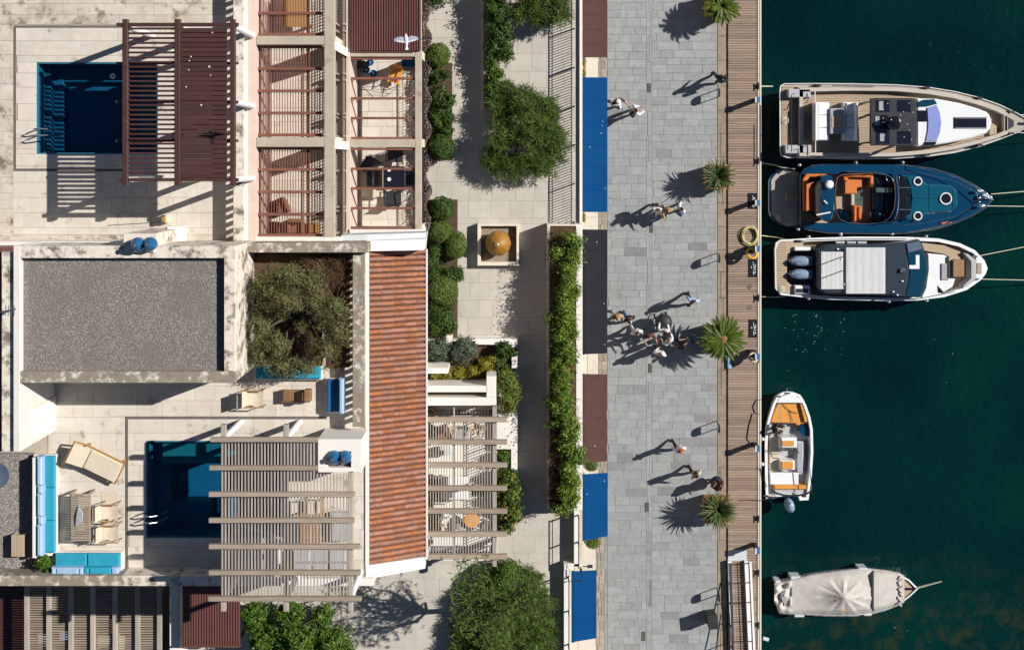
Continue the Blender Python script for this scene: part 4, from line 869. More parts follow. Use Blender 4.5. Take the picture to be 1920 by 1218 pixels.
g = MB(); p = P(1919, 229, zg + .1); g.bar(p, p + Vector((.5, -.03, 0)), .1, .06); g.build('anchor', X['steel'], b1)

# ---- 2: glossy navy sport boat
b2 = boat('sport_cruiser', 'glossy navy blue sport cruiser with orange seats, between the two white yachts', 'motorboat', 1650, 372)
zg = .4
top = [(1500, 326), (1508, 316), (1520, 311), (1550, 308.5), (1650, 308), (1700, 310), (1750, 317), (1790, 329), (1825, 346), (1850, 362), (1862, 374)]
bot = [(1850, 387), (1825, 403), (1790, 418), (1750, 429), (1700, 436), (1650, 437.5), (1550, 436), (1520, 430), (1508, 428), (1500, 423)]
hull(b2, top + bot, zg, X['navygel'], X['navygel'], .04, -.35, X['boatteak'], .86)
part(b2, 'side_deck', X['navygel'], [(1500.5, 326.5), (1509, 317), (1521, 312), (1551, 309.5), (1672, 309.5), (1672, 327), (1640, 323.5), (1580, 322), (1568, 327), (1540, 325), (1512, 327)], zg - .3, zg + .05, .012)
part(b2, 'side_deck', X['navygel'], [(1501, 423), (1521, 429), (1551, 434.5), (1640, 436), (1672, 435.5), (1672, 413), (1650, 418), (1610, 420), (1585, 416), (1565, 418), (1520, 418)], zg - .3, zg + .05, .012)
fd = [(1672.2, 309.8)] + [(x, y + 1.2) for x, y in top[5:-1]] + [(1860, 374)] + [(x, y - 1.2) for x, y in bot[:5]] + [(1672.2, 435.5), (1672.2, 413), (1679, 392), (1681, 368), (1678, 342), (1672.2, 328)]
part(b2, 'foredeck', X['navygel'], fd, zg - .3, zg + .052, .012)
part(b2, 'deck_trunk', X['navylit'], [(1690, 328), (1716, 330), (1740, 345), (1785, 347), (1796, 358), (1797, 386), (1785, 398), (1740, 402), (1716, 414), (1690, 416), (1699, 392), (1701, 370), (1698, 346)], zg, zg + .22, .1)
# raised windscreen of tinted glass in a steel frame
gl = [P(1681, 331, zg + .75), P(1684, 352, zg + .8), P(1685.5, 372, zg + .82), P(1684, 393, zg + .8), P(1679, 412, zg + .75)]; gb = [P(1703, 331, zg + .16), P(1710, 352, zg + .2), P(1712, 372, zg + .2), P(1710, 393, zg + .2), P(1702, 412, zg + .16)]
g = MB(); g.grid([[tuple(b_), tuple(a)] for a, b_ in zip(gl, gb)]); g.build('windscreen', X['winglass'], b2, smooth=True)
g = MB(); g.tube(gl, .022, 6); g.tube([gl[1], gb[1]], .014, 5); g.tube([gl[3], gb[3]], .014, 5); g.build('windscreen_frame', X['steel'], b2, smooth=True)
loop = [(1570, 333), (1577, 328), (1590, 326), (1640, 324), (1660, 327), (1671, 332), (1678, 345), (1680, 368), (1677, 392), (1669, 408), (1655, 417), (1625, 420), (1590, 418), (1575, 411), (1568, 398), (1566, 372), (1567, 348)]
rail(b2, loop, zg + .09, .03, 'steel', 'cockpit_rim', True)
part(b2, 'cockpit_sole', X['boatteak'], loop, -.34, -.3, 0)
part(b2, 'cabin_entry', X['darkglass'], [(1638, 326), (1658, 328), (1669, 333), (1677, 346), (1678.5, 368), (1675, 392), (1668, 406), (1650, 414), (1640, 414), (1636, 400), (1636, 350)], -.3, .02, .03)
pr(b2, 'chart_shelf', X['boatteak'], (1643, 352, 1674, 361), .02, .2, .01)
ar = part(b2, 'radar_arch', X['navygel'], [(1540, 330), (1552, 327), (1560, 331), (1564, 345), (1564, 398), (1559, 412), (1550, 416), (1540, 412), (1537, 398), (1539, 372), (1538, 348)], zg + .75, zg + .9, .05)
for yy in (331, 411): p = P(1550, yy, zg + .7); g = MB(); g.box(p.x - .15, p.y - .05, p.x + .15, p.y + .05, zg, zg + .76); g.build('arch_leg', X['navygel'], b2)
p = P(1554.5, 346, zg + 1); g = MB(); g.lathe(p.x, p.y, [(.06, zg + .89), (.06, zg + .95), (.17, zg + .98), (.19, zg + 1.06), (.14, zg + 1.15), (.03, zg + 1.18)], 18); g.build('satellite_dome', X['gel'], b2, smooth=True)
rail(b2, [(1531, 403), (1557, 398)], zg + .95, .035, 'whitepaint', 'antenna'); rail(b2, [(1545, 376), (1551, 382)], zg + 1.0, .03, 'whitepaint', 'light_bracket')
part(b2, 'aft_cover', X['charcoal'], [(1527, 352), (1532, 341), (1550, 331), (1550, 414), (1532, 408), (1528, 398)], -.3, zg + .1, .05)
# orange upholstery
ORG = X['orange']
pr(b2, 'aft_bench', ORG, (1507, 340, 1527, 396), -.33, zg - .12, .05)
part(b2, 'bench_back', ORG, [(1505, 336), (1511, 327), (1516, 326), (1550, 326), (1550, 331), (1518, 332), (1513, 340), (1512, 396), (1506, 396)], -.33, zg + .14, .04)
part(b2, 'sofa_seat', ORG, [(1583, 331), (1620, 332), (1620, 353), (1607, 353), (1607, 364), (1583, 364)], -.3, .02, .05)
part(b2, 'sofa_back', ORG, [(1584, 326), (1638, 326), (1638, 351), (1631, 351), (1631, 333), (1584, 332)], -.3, .3, .04)
part(b2, 'sofa_arm', ORG, [(1582, 331), (1591, 334), (1590, 340), (1582, 338)], 0, .32, .03)
hs = pr(b2, 'helm_seat', ORG, (1602, 386, 1615, 412), -.3, .18, .05); pr(b2, 'helm_seat_back', ORG, (1601, 385, 1606, 415), .1, .5, .03); pr(b2, 'helm_seat_bolster', ORG, (1610, 388, 1616, 410), .1, .3, .03)
part(b2, 'locker', X['navygel'], [(1572, 397), (1590, 394), (1601, 399), (1601, 416), (1585, 414)], -.3, .1, .03)
pr(b2, 'step_post', X['boatteak_grey'], (1596, 364, 1602, 386), -.3, .0, .02)
p = P(1645, 404, .3); g = MB(); g.ball((p.x, p.y, .05), .36, .3, .22, 14, 8); g.build('console', X['blackgloss'], b2, smooth=True)
g = MB(); pc_ = P(1630, 403, .45); g.tube([(pc_.x + .02 * math.sin(t), pc_.y + .17 * math.cos(t), .45 + .12 * math.sin(t)) for t in np.linspace(0, 2 * math.pi, 17)[:-1]], .015, 5, closed=True); g.build('steering_wheel', X['black'], b2)
# swim platform
sw = [(1441, 338), (1447, 328), (1455, 319), (1470, 315), (1505, 322), (1505, 424), (1476, 427), (1458, 420), (1447, 410), (1441, 402)]
part(b2, 'swim_platform', X['navygel'], sw, ZW + .3, -.42, .02); part(b2, 'platform_teak', X['boatteak_grey'], [(1446, 338), (1458, 322), (1470, 317), (1503, 324), (1503, 421), (1476, 424), (1460, 417), (1447, 402)], -.42, -.40, .005)
planks(b2, [(1446, 338), (1458, 322), (1503, 326), (1503, 420), (1460, 417), (1447, 402)], -.398, 4.4)
rail(b2, [(1445, 405), (1442, 395), (1441.5, 340), (1444, 334)], -.3)
pr(b2, 'gangway', X['boatteak'], (1475, 365, 1503, 377), -.38, -.2, .01)
for x, y, r in ((1721.5, 340, .17), (1721.5, 405, .17), (1774, 372.5, .245)):
    p = P(x, y, zg + .3); g = MB(); g.tube([(p.x + r * math.cos(t), p.y + r * math.sin(t), zg + .25) for t in np.linspace(0, 2 * math.pi, 21)[:-1]], .035, 6, closed=True); po = g.build('porthole', X['gel'], b2, smooth=True)
    g = MB(); g.lathe(p.x, p.y, [(r - .02, zg + .2), (r - .02, zg + .235)], 20); g.build('porthole_glass', X['darkglass'], po)
rail(b2, [(1700, 311.5, zg + .1), (1720, 313, zg + .4), (1790, 331, zg + .5), (1830, 351, zg + .55), (1856, 369, zg + .6), (1860, 375, zg + .6), (1856, 381, zg + .6), (1830, 399, zg + .55), (1790, 416.5, zg + .5), (1720, 433, zg + .4), (1700, 435, zg + .1)], 0, .022, 'steel', 'bow_rail')
rail(b2, [(1700, 309.5), (1750, 316.3), (1790, 328), (1825, 345), (1850, 361.5), (1862, 374), (1850, 388), (1825, 404), (1790, 419), (1750, 430), (1700, 437)], zg - .02, .022, 'steel', 'rub_rail')
rail(b2, [(1520, 310.5), (1550, 308), (1700, 309.5)], zg - .02, .022, 'steel', 'rub_rail'); rail(b2, [(1508, 429), (1530, 433), (1552, 436.5), (1650, 438), (1700, 437)], zg - .02, .022, 'steel', 'rub_rail')
rail(b2, [(1584, 321), (1612, 322), (1640, 324)], zg + .2); rail(b2, [(1681, 410), (1707, 404)], zg + .3, .03, 'steel', 'wiper'); rail(b2, [(1632, 419), (1683, 416)], zg + .2)
p = P(1836, 371, zg + .2); g = MB(); g.ball((p.x, p.y, zg + .15), .09); g.ball((p.x + .02, p.y - .18, zg + .15), .06); g.bar((p.x, p.y, zg + .18), (p.x + .6, p.y - .04, zg + .18), .05, .05); g.build('windlass', X['steel'], b2, smooth=True)
for (x, y) in ((1839, 358), (1849, 366), (1856, 370), (1843, 386)): p = P(x, y, zg + .4); fb = MB(); fb.ball((p.x, p.y, zg + .3), .16, .07, .07, 10, 6); fb.build('bow_fender', X['gel'], b2, smooth=True)
for x, y in ((1501, 309.5), (1499, 430), (1607, 304.6), (1695, 304.8), (1578, 438), (1675, 439)):
    p = P(x, y, zg + .1); g = MB(); g.ball((p.x, p.y, zg - .15), .075, .075, .2, 8, 6); g.build('fender', X['gel'], b2, smooth=True)
g = MB(); p = P(1774, 419, zg + .1)
for k in range(3): g.ball((p.x - .12 + .13 * k, p.y + .02 * k, zg + .1), .13, .06, .05, 8, 5)
tw = g.build('towel', X['redcloth'], None, smooth=True); tag(tw, 'coral red towel lying on the bow edge of the navy boat', 'towel')

# ---- 3: white boat with twin outboards and a slate hardtop
b3 = boat('cabin_cruiser', 'white cabin boat with twin outboards and ribbed white canvas roof panels', 'motorboat', 1650, 503)
zg = .4
o3 = [(1452, 468), (1454, 455), (1462, 449.5), (1520, 446), (1600, 443.5), (1700, 444), (1760, 447), (1800, 456), (1828, 469), (1846, 488), (1852, 503), (1848, 514), (1838, 526), (1812, 544), (1770, 557), (1720, 563.5), (1650, 564), (1560, 562), (1500, 557), (1464, 553), (1453, 541)]
hull(b3, o3, zg, X['gel'], X['gel'], .16, -.1, X['boatteak'], .86)
part(b3, 'swim_deck', X['boatteak'], [(1455, 468), (1458, 456), (1464, 452), (1506, 450), (1506, 466), (1488, 467), (1476, 477), (1475, 527), (1488, 538), (1490, 553), (1466, 550), (1456, 540)], -.1, zg + .03, .01)
planks(b3, [(1456, 468), (1464, 453), (1474, 453), (1474, 550), (1466, 549), (1457, 540)], zg + .032, 4.4)
part(b3, 'engine_well', X['charcoal'], [(1475.5, 477), (1488, 467.5), (1530, 467), (1530, 538), (1488, 537.5), (1475.5, 527)], -.1, .0, .01)
def outboard(par, x0, x1, yc, z, m, md, nm='outboard'):
    a, b_ = P(x0, yc, z + .5), P(x1, yc, z + .5); L_ = b_.x - a.x; hw = M(10, z)
    o = [(0, 0), (.12, .55), (.3, .9), (.55, 1), (.8, .95), (1, .8)]
    ring = lambda s, zz: [(a.x + L_ * (.5 + (u - .5) * s), a.y + hw * v * s, zz) for u, v in o] + [(a.x + L_ * (.5 + (u - .5) * s), a.y - hw * v * s, zz) for u, v in o[::-1][:-1]]
    g = MB(); g.loft([ring(.8, z - .1), ring(1, z), ring(1, z + .3), ring(.86, z + .46), ring(.5, z + .54)]); q = g.build(nm, m, par, smooth=True)
    g = MB(); g.bar((a.x + .25 * L_, a.y, z + .53), (b_.x - .1, a.y, z + .5), .05, .04); g.box(b_.x - .22, a.y - .12, b_.x - .06, a.y + .12, z + .3, z + .47, .01); g.build('cowl_trim', md, q)
    g = MB(); g.box(a.x + .3 * L_, a.y - .07, a.x + .55 * L_, a.y + .07, ZW - .4, z - .05); g.build('engine_leg', md, q); return q
for yc in (490, 514.5): outboard(b3, 1480, 1527, yc, .25, X['cowl'], X['cowldark'])
pr(b3, 'corner_seat', X['gel'], (1490, 463, 1520, 470), 0, zg + .2, .03); pr(b3, 'corner_seat', X['gel'], (1490, 535, 1519, 551), 0, zg + .2, .03); pr(b3, 'seat_well', X['charcoal'], (1492, 541, 1516, 549), zg + .2, zg + .21, .004)
roof = [(1531, 468), (1546, 461), (1560, 459), (1640, 458), (1700, 453), (1724, 449), (1727, 455), (1732, 470), (1737, 490), (1739, 505), (1737, 522), (1732, 540), (1724, 558), (1700, 556), (1640, 554), (1545, 551), (1536, 545), (1531, 538)]
part(b3, 'cabin', X['slateblue'], roof, -.1, 1.0, .03)
part(b3, 'hardtop', X['slateblue'], [(1534, 470), (1548, 463), (1640, 461), (1690, 459), (1698, 470), (1704, 505), (1699, 540), (1690, 553), (1640, 552), (1548, 549), (1534, 540)], 1.0, 1.12, .04)
part(b3, 'windscreen', X['tealglass'], [(1699, 473), (1731, 471), (1736.5, 492), (1738, 505), (1736, 522), (1731, 540), (1724, 556), (1698, 553), (1704, 530), (1706, 505), (1704, 488)], .98, 1.03, .015)
pr(b3, 'wiper_panel', X['gel'], (1705, 497, 1724, 504), 1.03, 1.045, .004); pr(b3, 'wiper_panel', X['gel'], (1717, 478, 1724, 497.2), 1.03, 1.045, .004)
part(b3, 'side_window', X['cowldark'], [(1700, 457), (1724, 452), (1730, 466), (1703, 474)], .98, 1.06, .01)
# canvas panels: ribbed sheets
for (x0, y0, x1, y1, nrib) in ((1540, 472, 1582, 542, 5), (1587, 464, 1660, 550.5, 5)):
    g = MB(); n = 28; mm = 16
    rows = [[(P(x0 + (x1 - x0) * i / n, 0, 1.2).x, P(0, y0 + (y1 - y0) * j / mm, 1.2).y, 1.16 + .012 * abs(math.sin(math.pi * nrib * i / n)) ** .5 + .006 * math.sin(j * 1.3 + i * 3.1) + random.uniform(-.004, .004)) for i in range(n + 1)] for j in range(mm + 1)]
    g.grid(rows); g.pbox(x0, y0, x1, y1, 1.1, 1.14); g.build('canvas_panel', X['canvas_w'], b3, smooth=True)
g = MB(); g.tube([P(1585, 466, 1.2), P(1585, 548, 1.2)], .03, 6); g.build('canvas_bar', X['black'], b3)
rail(b3, [(1541, 496), (1580, 481), (1584, 484)], 1.25, .014, 'black', 'strut'); rail(b3, [(1541, 522), (1584, 506)], 1.25, .014, 'black', 'strut')
g = MB(); p = P(1693, 507, 1.2); g.box(p.x - .11, p.y - .08, p.x + .11, p.y + .08, 1.11, 1.27, .03); g.build('search_light', X['steel'], b3)
for x, y in ((1578, 486), (1583, 533), (1571, 467), (1692, 527), (1675, 547), (1683, 553)): p = P(x, y, 1.2); g = MB(); g.ball((p.x, p.y, 1.17), .06, .04, .05, 8, 5); g.build('deck_fitting', X['gel'], b3)
part(b3, 'side_deck', X['boatteak'], [(1728, 455), (1770, 460), (1801, 472), (1801, 488), (1790, 486), (1770, 476), (1733, 470)], -.09, zg - .05, .005)
part(b3, 'foredeck', X['gel'], [(1739, 475), (1770, 478), (1788, 487), (1792, 520), (1786, 538), (1760, 553), (1726, 560), (1735, 540), (1740, 505)], -.09, zg + .08, .04)
pr(b3, 'sun_pad', X['canvas_grey'], (1765, 494, 1779, 525), zg + .05, zg + .14, .02)
pr(b3, 'bow_table', X['teak'], (1787, 487, 1808, 519), zg + .1, zg + .32, .015); pr(b3, 'table_flap', X['boatteak'], (1779, 481, 1787, 520), zg + .05, zg + .2, .012)
part(b3, 'bow_seat', X['gel_grey'], [(1806, 474), (1815, 476), (1830, 488), (1831, 522), (1818, 533), (1805, 541), (1806, 535), (1820, 522), (1820, 490)], -.05, zg + .15, .03)
part(b3, 'hatch', X['blackgloss'], [(1758, 535), (1771, 549), (1759.5, 549)], zg + .07, zg + .1, .006)
pr(b3, 'anchor_step', X['boatteak'], (1832, 493, 1841, 513), zg - .05, zg + .1, .01)
part(b3, 'bow_plate', X['gel'], [(1830, 482), (1844, 493), (1847, 503), (1844, 514), (1830, 526)], -.05, zg + .05, .02)
rail(b3, [(1500, 452, zg + .1), (1517, 450, zg + .3), (1600, 448, zg + .35), (1700, 448, zg + .3)], 0); rail(b3, [(1505, 556), (1600, 560), (1720, 560), (1790, 547)], zg + .12)
for x, y in ((1518, 444), (1578, 440.5), (1738, 443), (1517, 560), (1668, 566), (1739, 564)): p = P(x, y, zg); g = MB(); g.ball((p.x, p.y, zg - .15), .07, .07, .2, 8, 6); g.build('fender', X['gel'], b3, smooth=True)
for x, y in ((1497, 452), (1503, 550)): p = P(x, y, zg + .1); g = MB(); g.box(p.x - .12, p.y - .05, p.x + .12, p.y + .05, zg, zg + .12, .02); g.build('cleat', X['black'], b3)
for x, y in ((1828, 481), (1831, 523)): p = P(x, y, zg + .1); g = MB(); g.box(p.x - .1, p.y - .04, p.x + .1, p.y + .04, zg, zg + .12, .02); g.build('cleat', X['steel'], b3)
for k, xx in enumerate((1567, 1588, 1608)): pr(b3, 'side_cushion', X['gel_grey'], (xx, 452.5, xx + 17, 456.5), zg - .05, zg + .12, .02)

# ---- 4: small open boat with amber cushions
b4 = boat('open_boat', 'small white open boat with amber bow cushions and one outboard beside the deck', 'motorboat', 1480, 838)
zg = -.15
o4 = [(1476, 733), (1488, 735), (1500, 739.5), (1506, 748), (1511.5, 759), (1519.5, 782), (1524, 805), (1525, 848), (1522, 891), (1516, 937), (1499, 938), (1497, 930), (1462, 931), (1452, 934), (1435.5, 934), (1434, 891), (1433.5, 837), (1435, 805), (1440.5, 782), (1449, 756), (1457, 741), (1466, 735)]
hull(b4, o4, zg, X['gel'], X['gel'], .13, -.62, X['gel_grey'], .86)
part(b4, 'foredeck', X['gel'], [(1456, 755), (1462, 744), (1476, 739), (1490, 741), (1500, 748), (1505, 755)], -.62, zg + .04, .02)
part(b4, 'bow_cushion', X['amber'], [(1458, 757), (1504, 757), (1514, 790), (1513, 797), (1494, 797), (1491, 793), (1446, 792), (1449, 780)], -.62, -.3, .02)
part(b4, 'bow_backrest', X['amber'], [(1500, 757), (1506, 757), (1515, 790), (1509, 792)], -.62, -.16, .02); pr(b4, 'cushion_seam', X['boatteak'], (1463, 757, 1464, 791), -.31, -.295, 0)
part(b4, 'dark_locker', X['navygel'], [(1500, 793), (1513, 793), (1517, 818), (1503, 815), (1497, 808)], -.62, -.3, .02)
pr(b4, 'console', X['gel'], (1464, 820, 1494, 843), -.62, .2, .05); pr(b4, 'console_seat', X['amber'], (1466.5, 826, 1489, 836), .1, .24, .015)
g = MB(); g.grid([[tuple(P(1465 + 7.2 * i, 840 + 5 * j, .55 - .3 * j)) for i in range(5)] for j in range(2)]); g.build('windscreen', X['darkglass'], b4)
rail(b4, [(1464, 849), (1465, 839), (1494, 839), (1497, 850)], .5, .02, 'black', 'screen_frame')
p = P(1479, 855, .0); g = MB(); g.tube([(p.x + .16 * math.cos(t), p.y + .05 * math.sin(t), .05 + .1 * math.sin(t)) for t in np.linspace(0, 6.28, 13)[:-1]], .015, 5, closed=True); g.build('steering_wheel', X['black'], b4)
pr(b4, 'helm_bench', X['gel'], (1463, 863, 1490, 881), -.62, -.05, .04); pr(b4, 'helm_cushion', X['amber'], (1465.5, 865, 1487, 879), -.05, .03, .02)
pr(b4, 'side_cushion', X['canvas_grey'], (1494, 830, 1505, 886), -.62, -.3, .03); pr(b4, 'side_bench', X['gel_grey'], (1491, 827, 1508, 889), -.62, -.36, .02)
part(b4, 'side_bench', X['canvas'], [(1443, 816), (1463, 820), (1463, 847), (1443, 850)], -.62, -.35, .02)
part(b4, 'side_bench', X['canvas'], [(1443, 852), (1462, 852), (1463, 880), (1443, 885)], -.62, -.35, .02)
pr(b4, 'stern_deck', X['gel'], (1444, 886, 1497, 908), -.62, -.25, .02); pr(b4, 'stern_cushion', X['amber'], (1452, 909.5, 1512, 917), -.62, -.12, .03); pr(b4, 'stern_well', X['gel_grey'], (1452, 917.5, 1512, 929), -.62, -.25, .02)
rail(b4, [(1447, 917), (1455, 924), (1470, 928), (1490, 929), (1510, 926), (1522, 920)], .35, .045, 'black', 'canopy_roll'); rail(b4, [(1440, 875), (1446, 917)], .3, .018, 'steel', 'canopy_strut'); rail(b4, [(1518, 875), (1522, 918)], .3, .018, 'steel', 'canopy_strut')
q = P(1478, 935, .1); g = MB(); d = Vector((P(1484, 960, .1).x - q.x, P(0, 960, .1).y - q.y, 0)).normalized(); s_ = Vector((d.y, -d.x, 0)); rings = []
for z, k in ((-.35, .8), (-.2, 1), (.1, 1), (.25, .8), (.32, .4)):
    rings.append([tuple(q + d * (.32 + .32 * math.cos(t) * k * (1.0)) + s_ * (.21 * math.sin(t) * k) + Vector((0, 0, z - .1))) for t in np.linspace(0, 2 * math.pi, 17)[:-1]])
g.loft(rings); ob = g.build('outboard', X['cowl'], b4, smooth=True); g = MB(); g.bar(q + d * .1 + Vector((0, 0, .2)), q + d * .55 + Vector((0, 0, .18)), .05, .03); g.build('cowl_trim', X['cowldark'], ob)
for x, y in ((1430.5, 823), (1430, 870)): p = P(x, y, zg); g = MB(); g.ball((p.x, p.y, zg - .1), .09, .09, .2, 8, 6); g.build('fender', X['gel'], b4, smooth=True)
for x, y in ((1461, 742), (1477, 736), (1436, 928), (1446, 931)): p = P(x, y, zg); g = MB(); g.box(p.x - .09, p.y - .03, p.x + .09, p.y + .03, zg, zg + .1, .01); g.build('cleat', X['steel'], b4)
rail(b4, [(1468, 757), (1474, 764), (1484, 772), (1495, 774)], -.25, .012, 'black', 'line'); rail(b4, [(1480, 768), (1484, 780), (1486, 791)], -.25, .012, 'black', 'line')

# ---- 5: wooden boat under a beige tarpaulin
b5 = boat('covered_boat', 'old wooden boat under a wrinkled beige tarpaulin, nearest the bottom edge', 'boat', 1585, 1110)
zg = -.25
o5 = [(1452, 1100), (1455, 1093), (1465, 1091), (1490, 1085), (1520, 1077), (1560, 1072), (1600, 1067), (1625, 1066), (1660, 1070), (1685, 1075), (1705, 1086), (1722, 1103), (1706, 1118), (1690, 1130), (1660, 1142), (1630, 1150), (1600, 1153), (1550, 1153), (1500, 1150), (1470, 1149), (1460, 1147), (1454, 1128)]
hull(b5, o5, zg, X['whitepaint'], X['whitepaint'], .08, zg - .06, X['boatteak'], .82)
# tarp: heights over a centre-line tent pole with radiating creases
cxp, cyp = 1583, 1119
def tz(x, y):
    r = math.hypot((x - cxp) / 1.6, y - cyp); a = math.atan2(y - cyp, (x - cxp) / 1.6)
    z = zg + .1 + .75 * math.exp(-r / 26)
    z += .035 * math.sin(a * 11 + .6) * math.exp(-((r - 18) / 16) ** 2) + .02 * math.sin(a * 23)* math.exp(-((r - 22) / 12) ** 2)
    if x > 1636: z = max(z, zg + .42 - .004 * (x - 1636)) if x < 1684 else zg + .22
    if x < 1484: z += .06 * math.sin(x * .35 + y * .12) + .05 * math.sin(y * .22 - x * .17) + .03 * math.sin(y * .5 + x * .31)
    return z
xs = np.linspace(1452, 1696, 82); rows = []
def edge(x, up):
    pts = [p for p in (o5[1:12] if up else o5[11:])]
    if not up: pts = sorted(pts, key=lambda p: p[0])
    return float(np.interp(x, [p[0] for p in pts], [p[1] for p in pts]))
for x in xs:
    u, v = edge(x, True) - .8, edge(x, False) + .8; row = []
    for j in range(33):
        t_ = j / 32; y = u + (v - u) * t_ + (-1.6 if j == 0 else 1.6 if j == 32 else 0); e = min(t_, 1 - t_); k = min(1, e / .12); zz = (tz(x, y) * k + (zg + .07) * (1 - k)) if 0 < j < 32 else zg - .3 + .05 * math.sin(x * .4)
        q = P(x, y, zz); row.append((q.x, q.y, zz))
    rows.append(row)
g = MB(); g.grid(rows); g.build('tarpaulin', X['tarp'], b5, smooth=True)
g = MB()
for k in range(9):
    q0 = P(1684 + random.uniform(0, 10), 1080 + k * 6.3, zg + .3); q1 = P(1684 + random.uniform(0, 10), 1086 + k * 6.3, zg + .33); g.tube([(q0.x, q0.y, zg + .25), (q1.x, q1.y, zg + .28)], .05, 6)
g.build('tarp_hem', X['tarp'], b5, smooth=True)
part(b5, 'stern_opening', X['canvas_grey'], [(1464, 1113), (1473, 1107), (1476, 1122), (1474, 1136), (1467, 1128)], zg + .1, zg + .22, .02)
part(b5, 'window_opening', X['amber'], [(1563, 1133), (1570, 1137), (1583, 1141), (1596, 1143), (1585, 1146), (1568, 1145)], zg + .1, zg + .36, .02)
for r in ((1454, 1088, 1464, 1093), (1483, 1080, 1501, 1087), (1610, 1064, 1626, 1067.5), (1490, 1152, 1508, 1156.5), (1620, 1150, 1634, 1154)): pr(b5, 'fender_pad', X['galv'], r, ZW + .1, zg - .05, .02)
pr(b5, 'foredeck_beam', X['darkglass'], (1697, 1102, 1716, 1105.5), zg - .03, zg + .06, .008)
p = P(1720, 1103, zg + .1); g = MB(); g.tube([(p.x, p.y, zg), (P(1766, 1089, zg + .3).x, P(0, 1089, zg + .3).y, zg + .3)], [.05, .03], 6); g.build('bowsprit', X['rope'], b5)

# trunk and deck lines of the navy boat
for pts in ([(1700, 372), (1762, 372)], [(1786, 372), (1797, 372)], [(1742, 346), (1742, 401)], [(1786, 350), (1786, 396)]): rail(b2, pts, .4 + .226, .008, 'blackgloss', 'panel_joint')
for pts in ([(1692, 322), (1735, 326), (1790, 339), (1828, 360), (1836, 372)], [(1692, 422), (1735, 418), (1790, 406), (1828, 385), (1836, 373)]): rail(b2, pts, .4 + .056, .012, 'steel', 'deck_moulding')
def coil(label, x, y, z, r, m):
    p = P(x, y, z); g = MB()
    for k in range(5): g.tube([(p.x + (r - .03 * k) * math.cos(t), p.y + (r - .03 * k) * math.sin(t), z + .02 + .012 * k) for t in np.linspace(0, 6.28, 17)[:-1]], .018, 5, closed=True)
    o = g.build('rope_coil', X[m], None, smooth=True, loc=(p.x, p.y, z)); tag(o, label, 'rope')
    o.data.update()
coil('small pale rope coil on the stern teak of the twin outboard boat', 1466, 542, .43, .15, 'rope'); coil('small pale rope coil on the swim platform of the navy boat', 1462, 408, -.395, .15, 'rope'); coil('small rope coil in the stern of the large white yacht', 1472, 226, .52, .16, 'rope')
# ---- mooring lines
def line(label, pts, r=.02, m='rope', nm='mooring_line'):
    W = [P(*p) for p in pts]; g = MB(); g.tube(W, r, 5); return tag(g.build(nm, X[m], None), label, 'rope')
line('upper bow line of the large white yacht running off to the right', [(1912, 216, .5), (1960, 211, -.2), (2010, 206, -.8)])
line('lower bow line of the large white yacht running off to the right', [(1908, 248, .5), (1960, 254, -.2), (2010, 260, -.8)])
line('upper bow line of the navy boat running to the right edge', [(1858, 364, .4), (1920, 359, -.1), (2000, 352, -.8)])
line('lower bow line of the navy boat running to the right edge', [(1844, 386, .45), (1920, 387, .0), (2000, 388, -.8)])
line('upper bow line of the twin outboard boat slanting to the right edge', [(1829, 481, .45), (1920, 463, 0), (2000, 447, -.8)])
line('lower bow line of the twin outboard boat running to the right edge', [(1831, 523, .45), (1920, 525, 0), (2000, 526, -.8)])
line('slack pale stern line with kinks above the navy boat', [(1424, 302, .05), (1432, 306, -.3), (1437, 307, -.4), (1452, 309, -.3), (1466, 314, -.1), (1490, 317, .1)], .03)
line('short stern line of the large yacht at the deck edge', [(1424, 162, .05), (1440, 162, -.3), (1449, 162, -.35)], .03)
line('yellow stern line of the twin outboard boat at the deck edge', [(1424, 441, .05), (1440, 443, -.2), (1456, 445, -.1), (1480, 450, .3)], .022, 'yrope')
line('thin dark stern line below the twin outboard boat', [(1424, 556, .05), (1455, 557, -.2), (1490, 553, .4)], .014)
line('black looped line on the deck left of the small open boat', [(1428, 748, .04), (1418, 750, .04), (1412, 762, .04), (1416, 774, .04), (1424, 776, .04)], .02, 'black')
line('black trailing line on the deck beside the small open boat', [(1411, 775, .04), (1404, 800, .04), (1401, 822, .04), (1410, 834, .04)], .02, 'black')
line('stern line of the small open boat laid across the deck', [(1452, 932, -.1), (1424, 938, .05), (1400, 937, .04), (1386, 938, .04)], .02, 'black')
line('thin line from the boat stern to the deck cleat', [(1438, 912, -.1), (1424, 880, .05), (1419, 875, .05)], .014, 'black')
# floating debris: one pale scrap
g = MB(); p = P(1436, 1197, ZW); g.obox(p.x, p.y, ZW - .03, ZW + .03, .28, .16, -.3, .02); o = g.build('floating_bag', X['galv'], None); tag(o, 'pale scrap floating beside the deck near the bottom edge', 'litter')
fl = MB()  # white flecks on the water stand in for sun glints
for _ in range(44):
    x, y = random.gauss(1530, 34), random.gauss(620, 26)
    if x < 1460 or y < 575: continue
    p = P(x, y, ZW); fl.lathe(p.x, p.y, [(random.uniform(.008, .022), ZW - .005), (.006, ZW + .012)], 6)
for _ in range(16):
    x, y = random.uniform(1440, 1900), random.choice([random.uniform(310, 330), random.uniform(570, 720), random.uniform(470, 500), random.uniform(1130, 1200)])
    if x < 1860 and y < 560: continue
    p = P(x, y, ZW); fl.lathe(p.x, p.y, [(random.uniform(.012, .026), ZW - .005), (.008, ZW + .012)], 6)
fl.build('glint_flecks', X['gel'], None, kind='stuff')
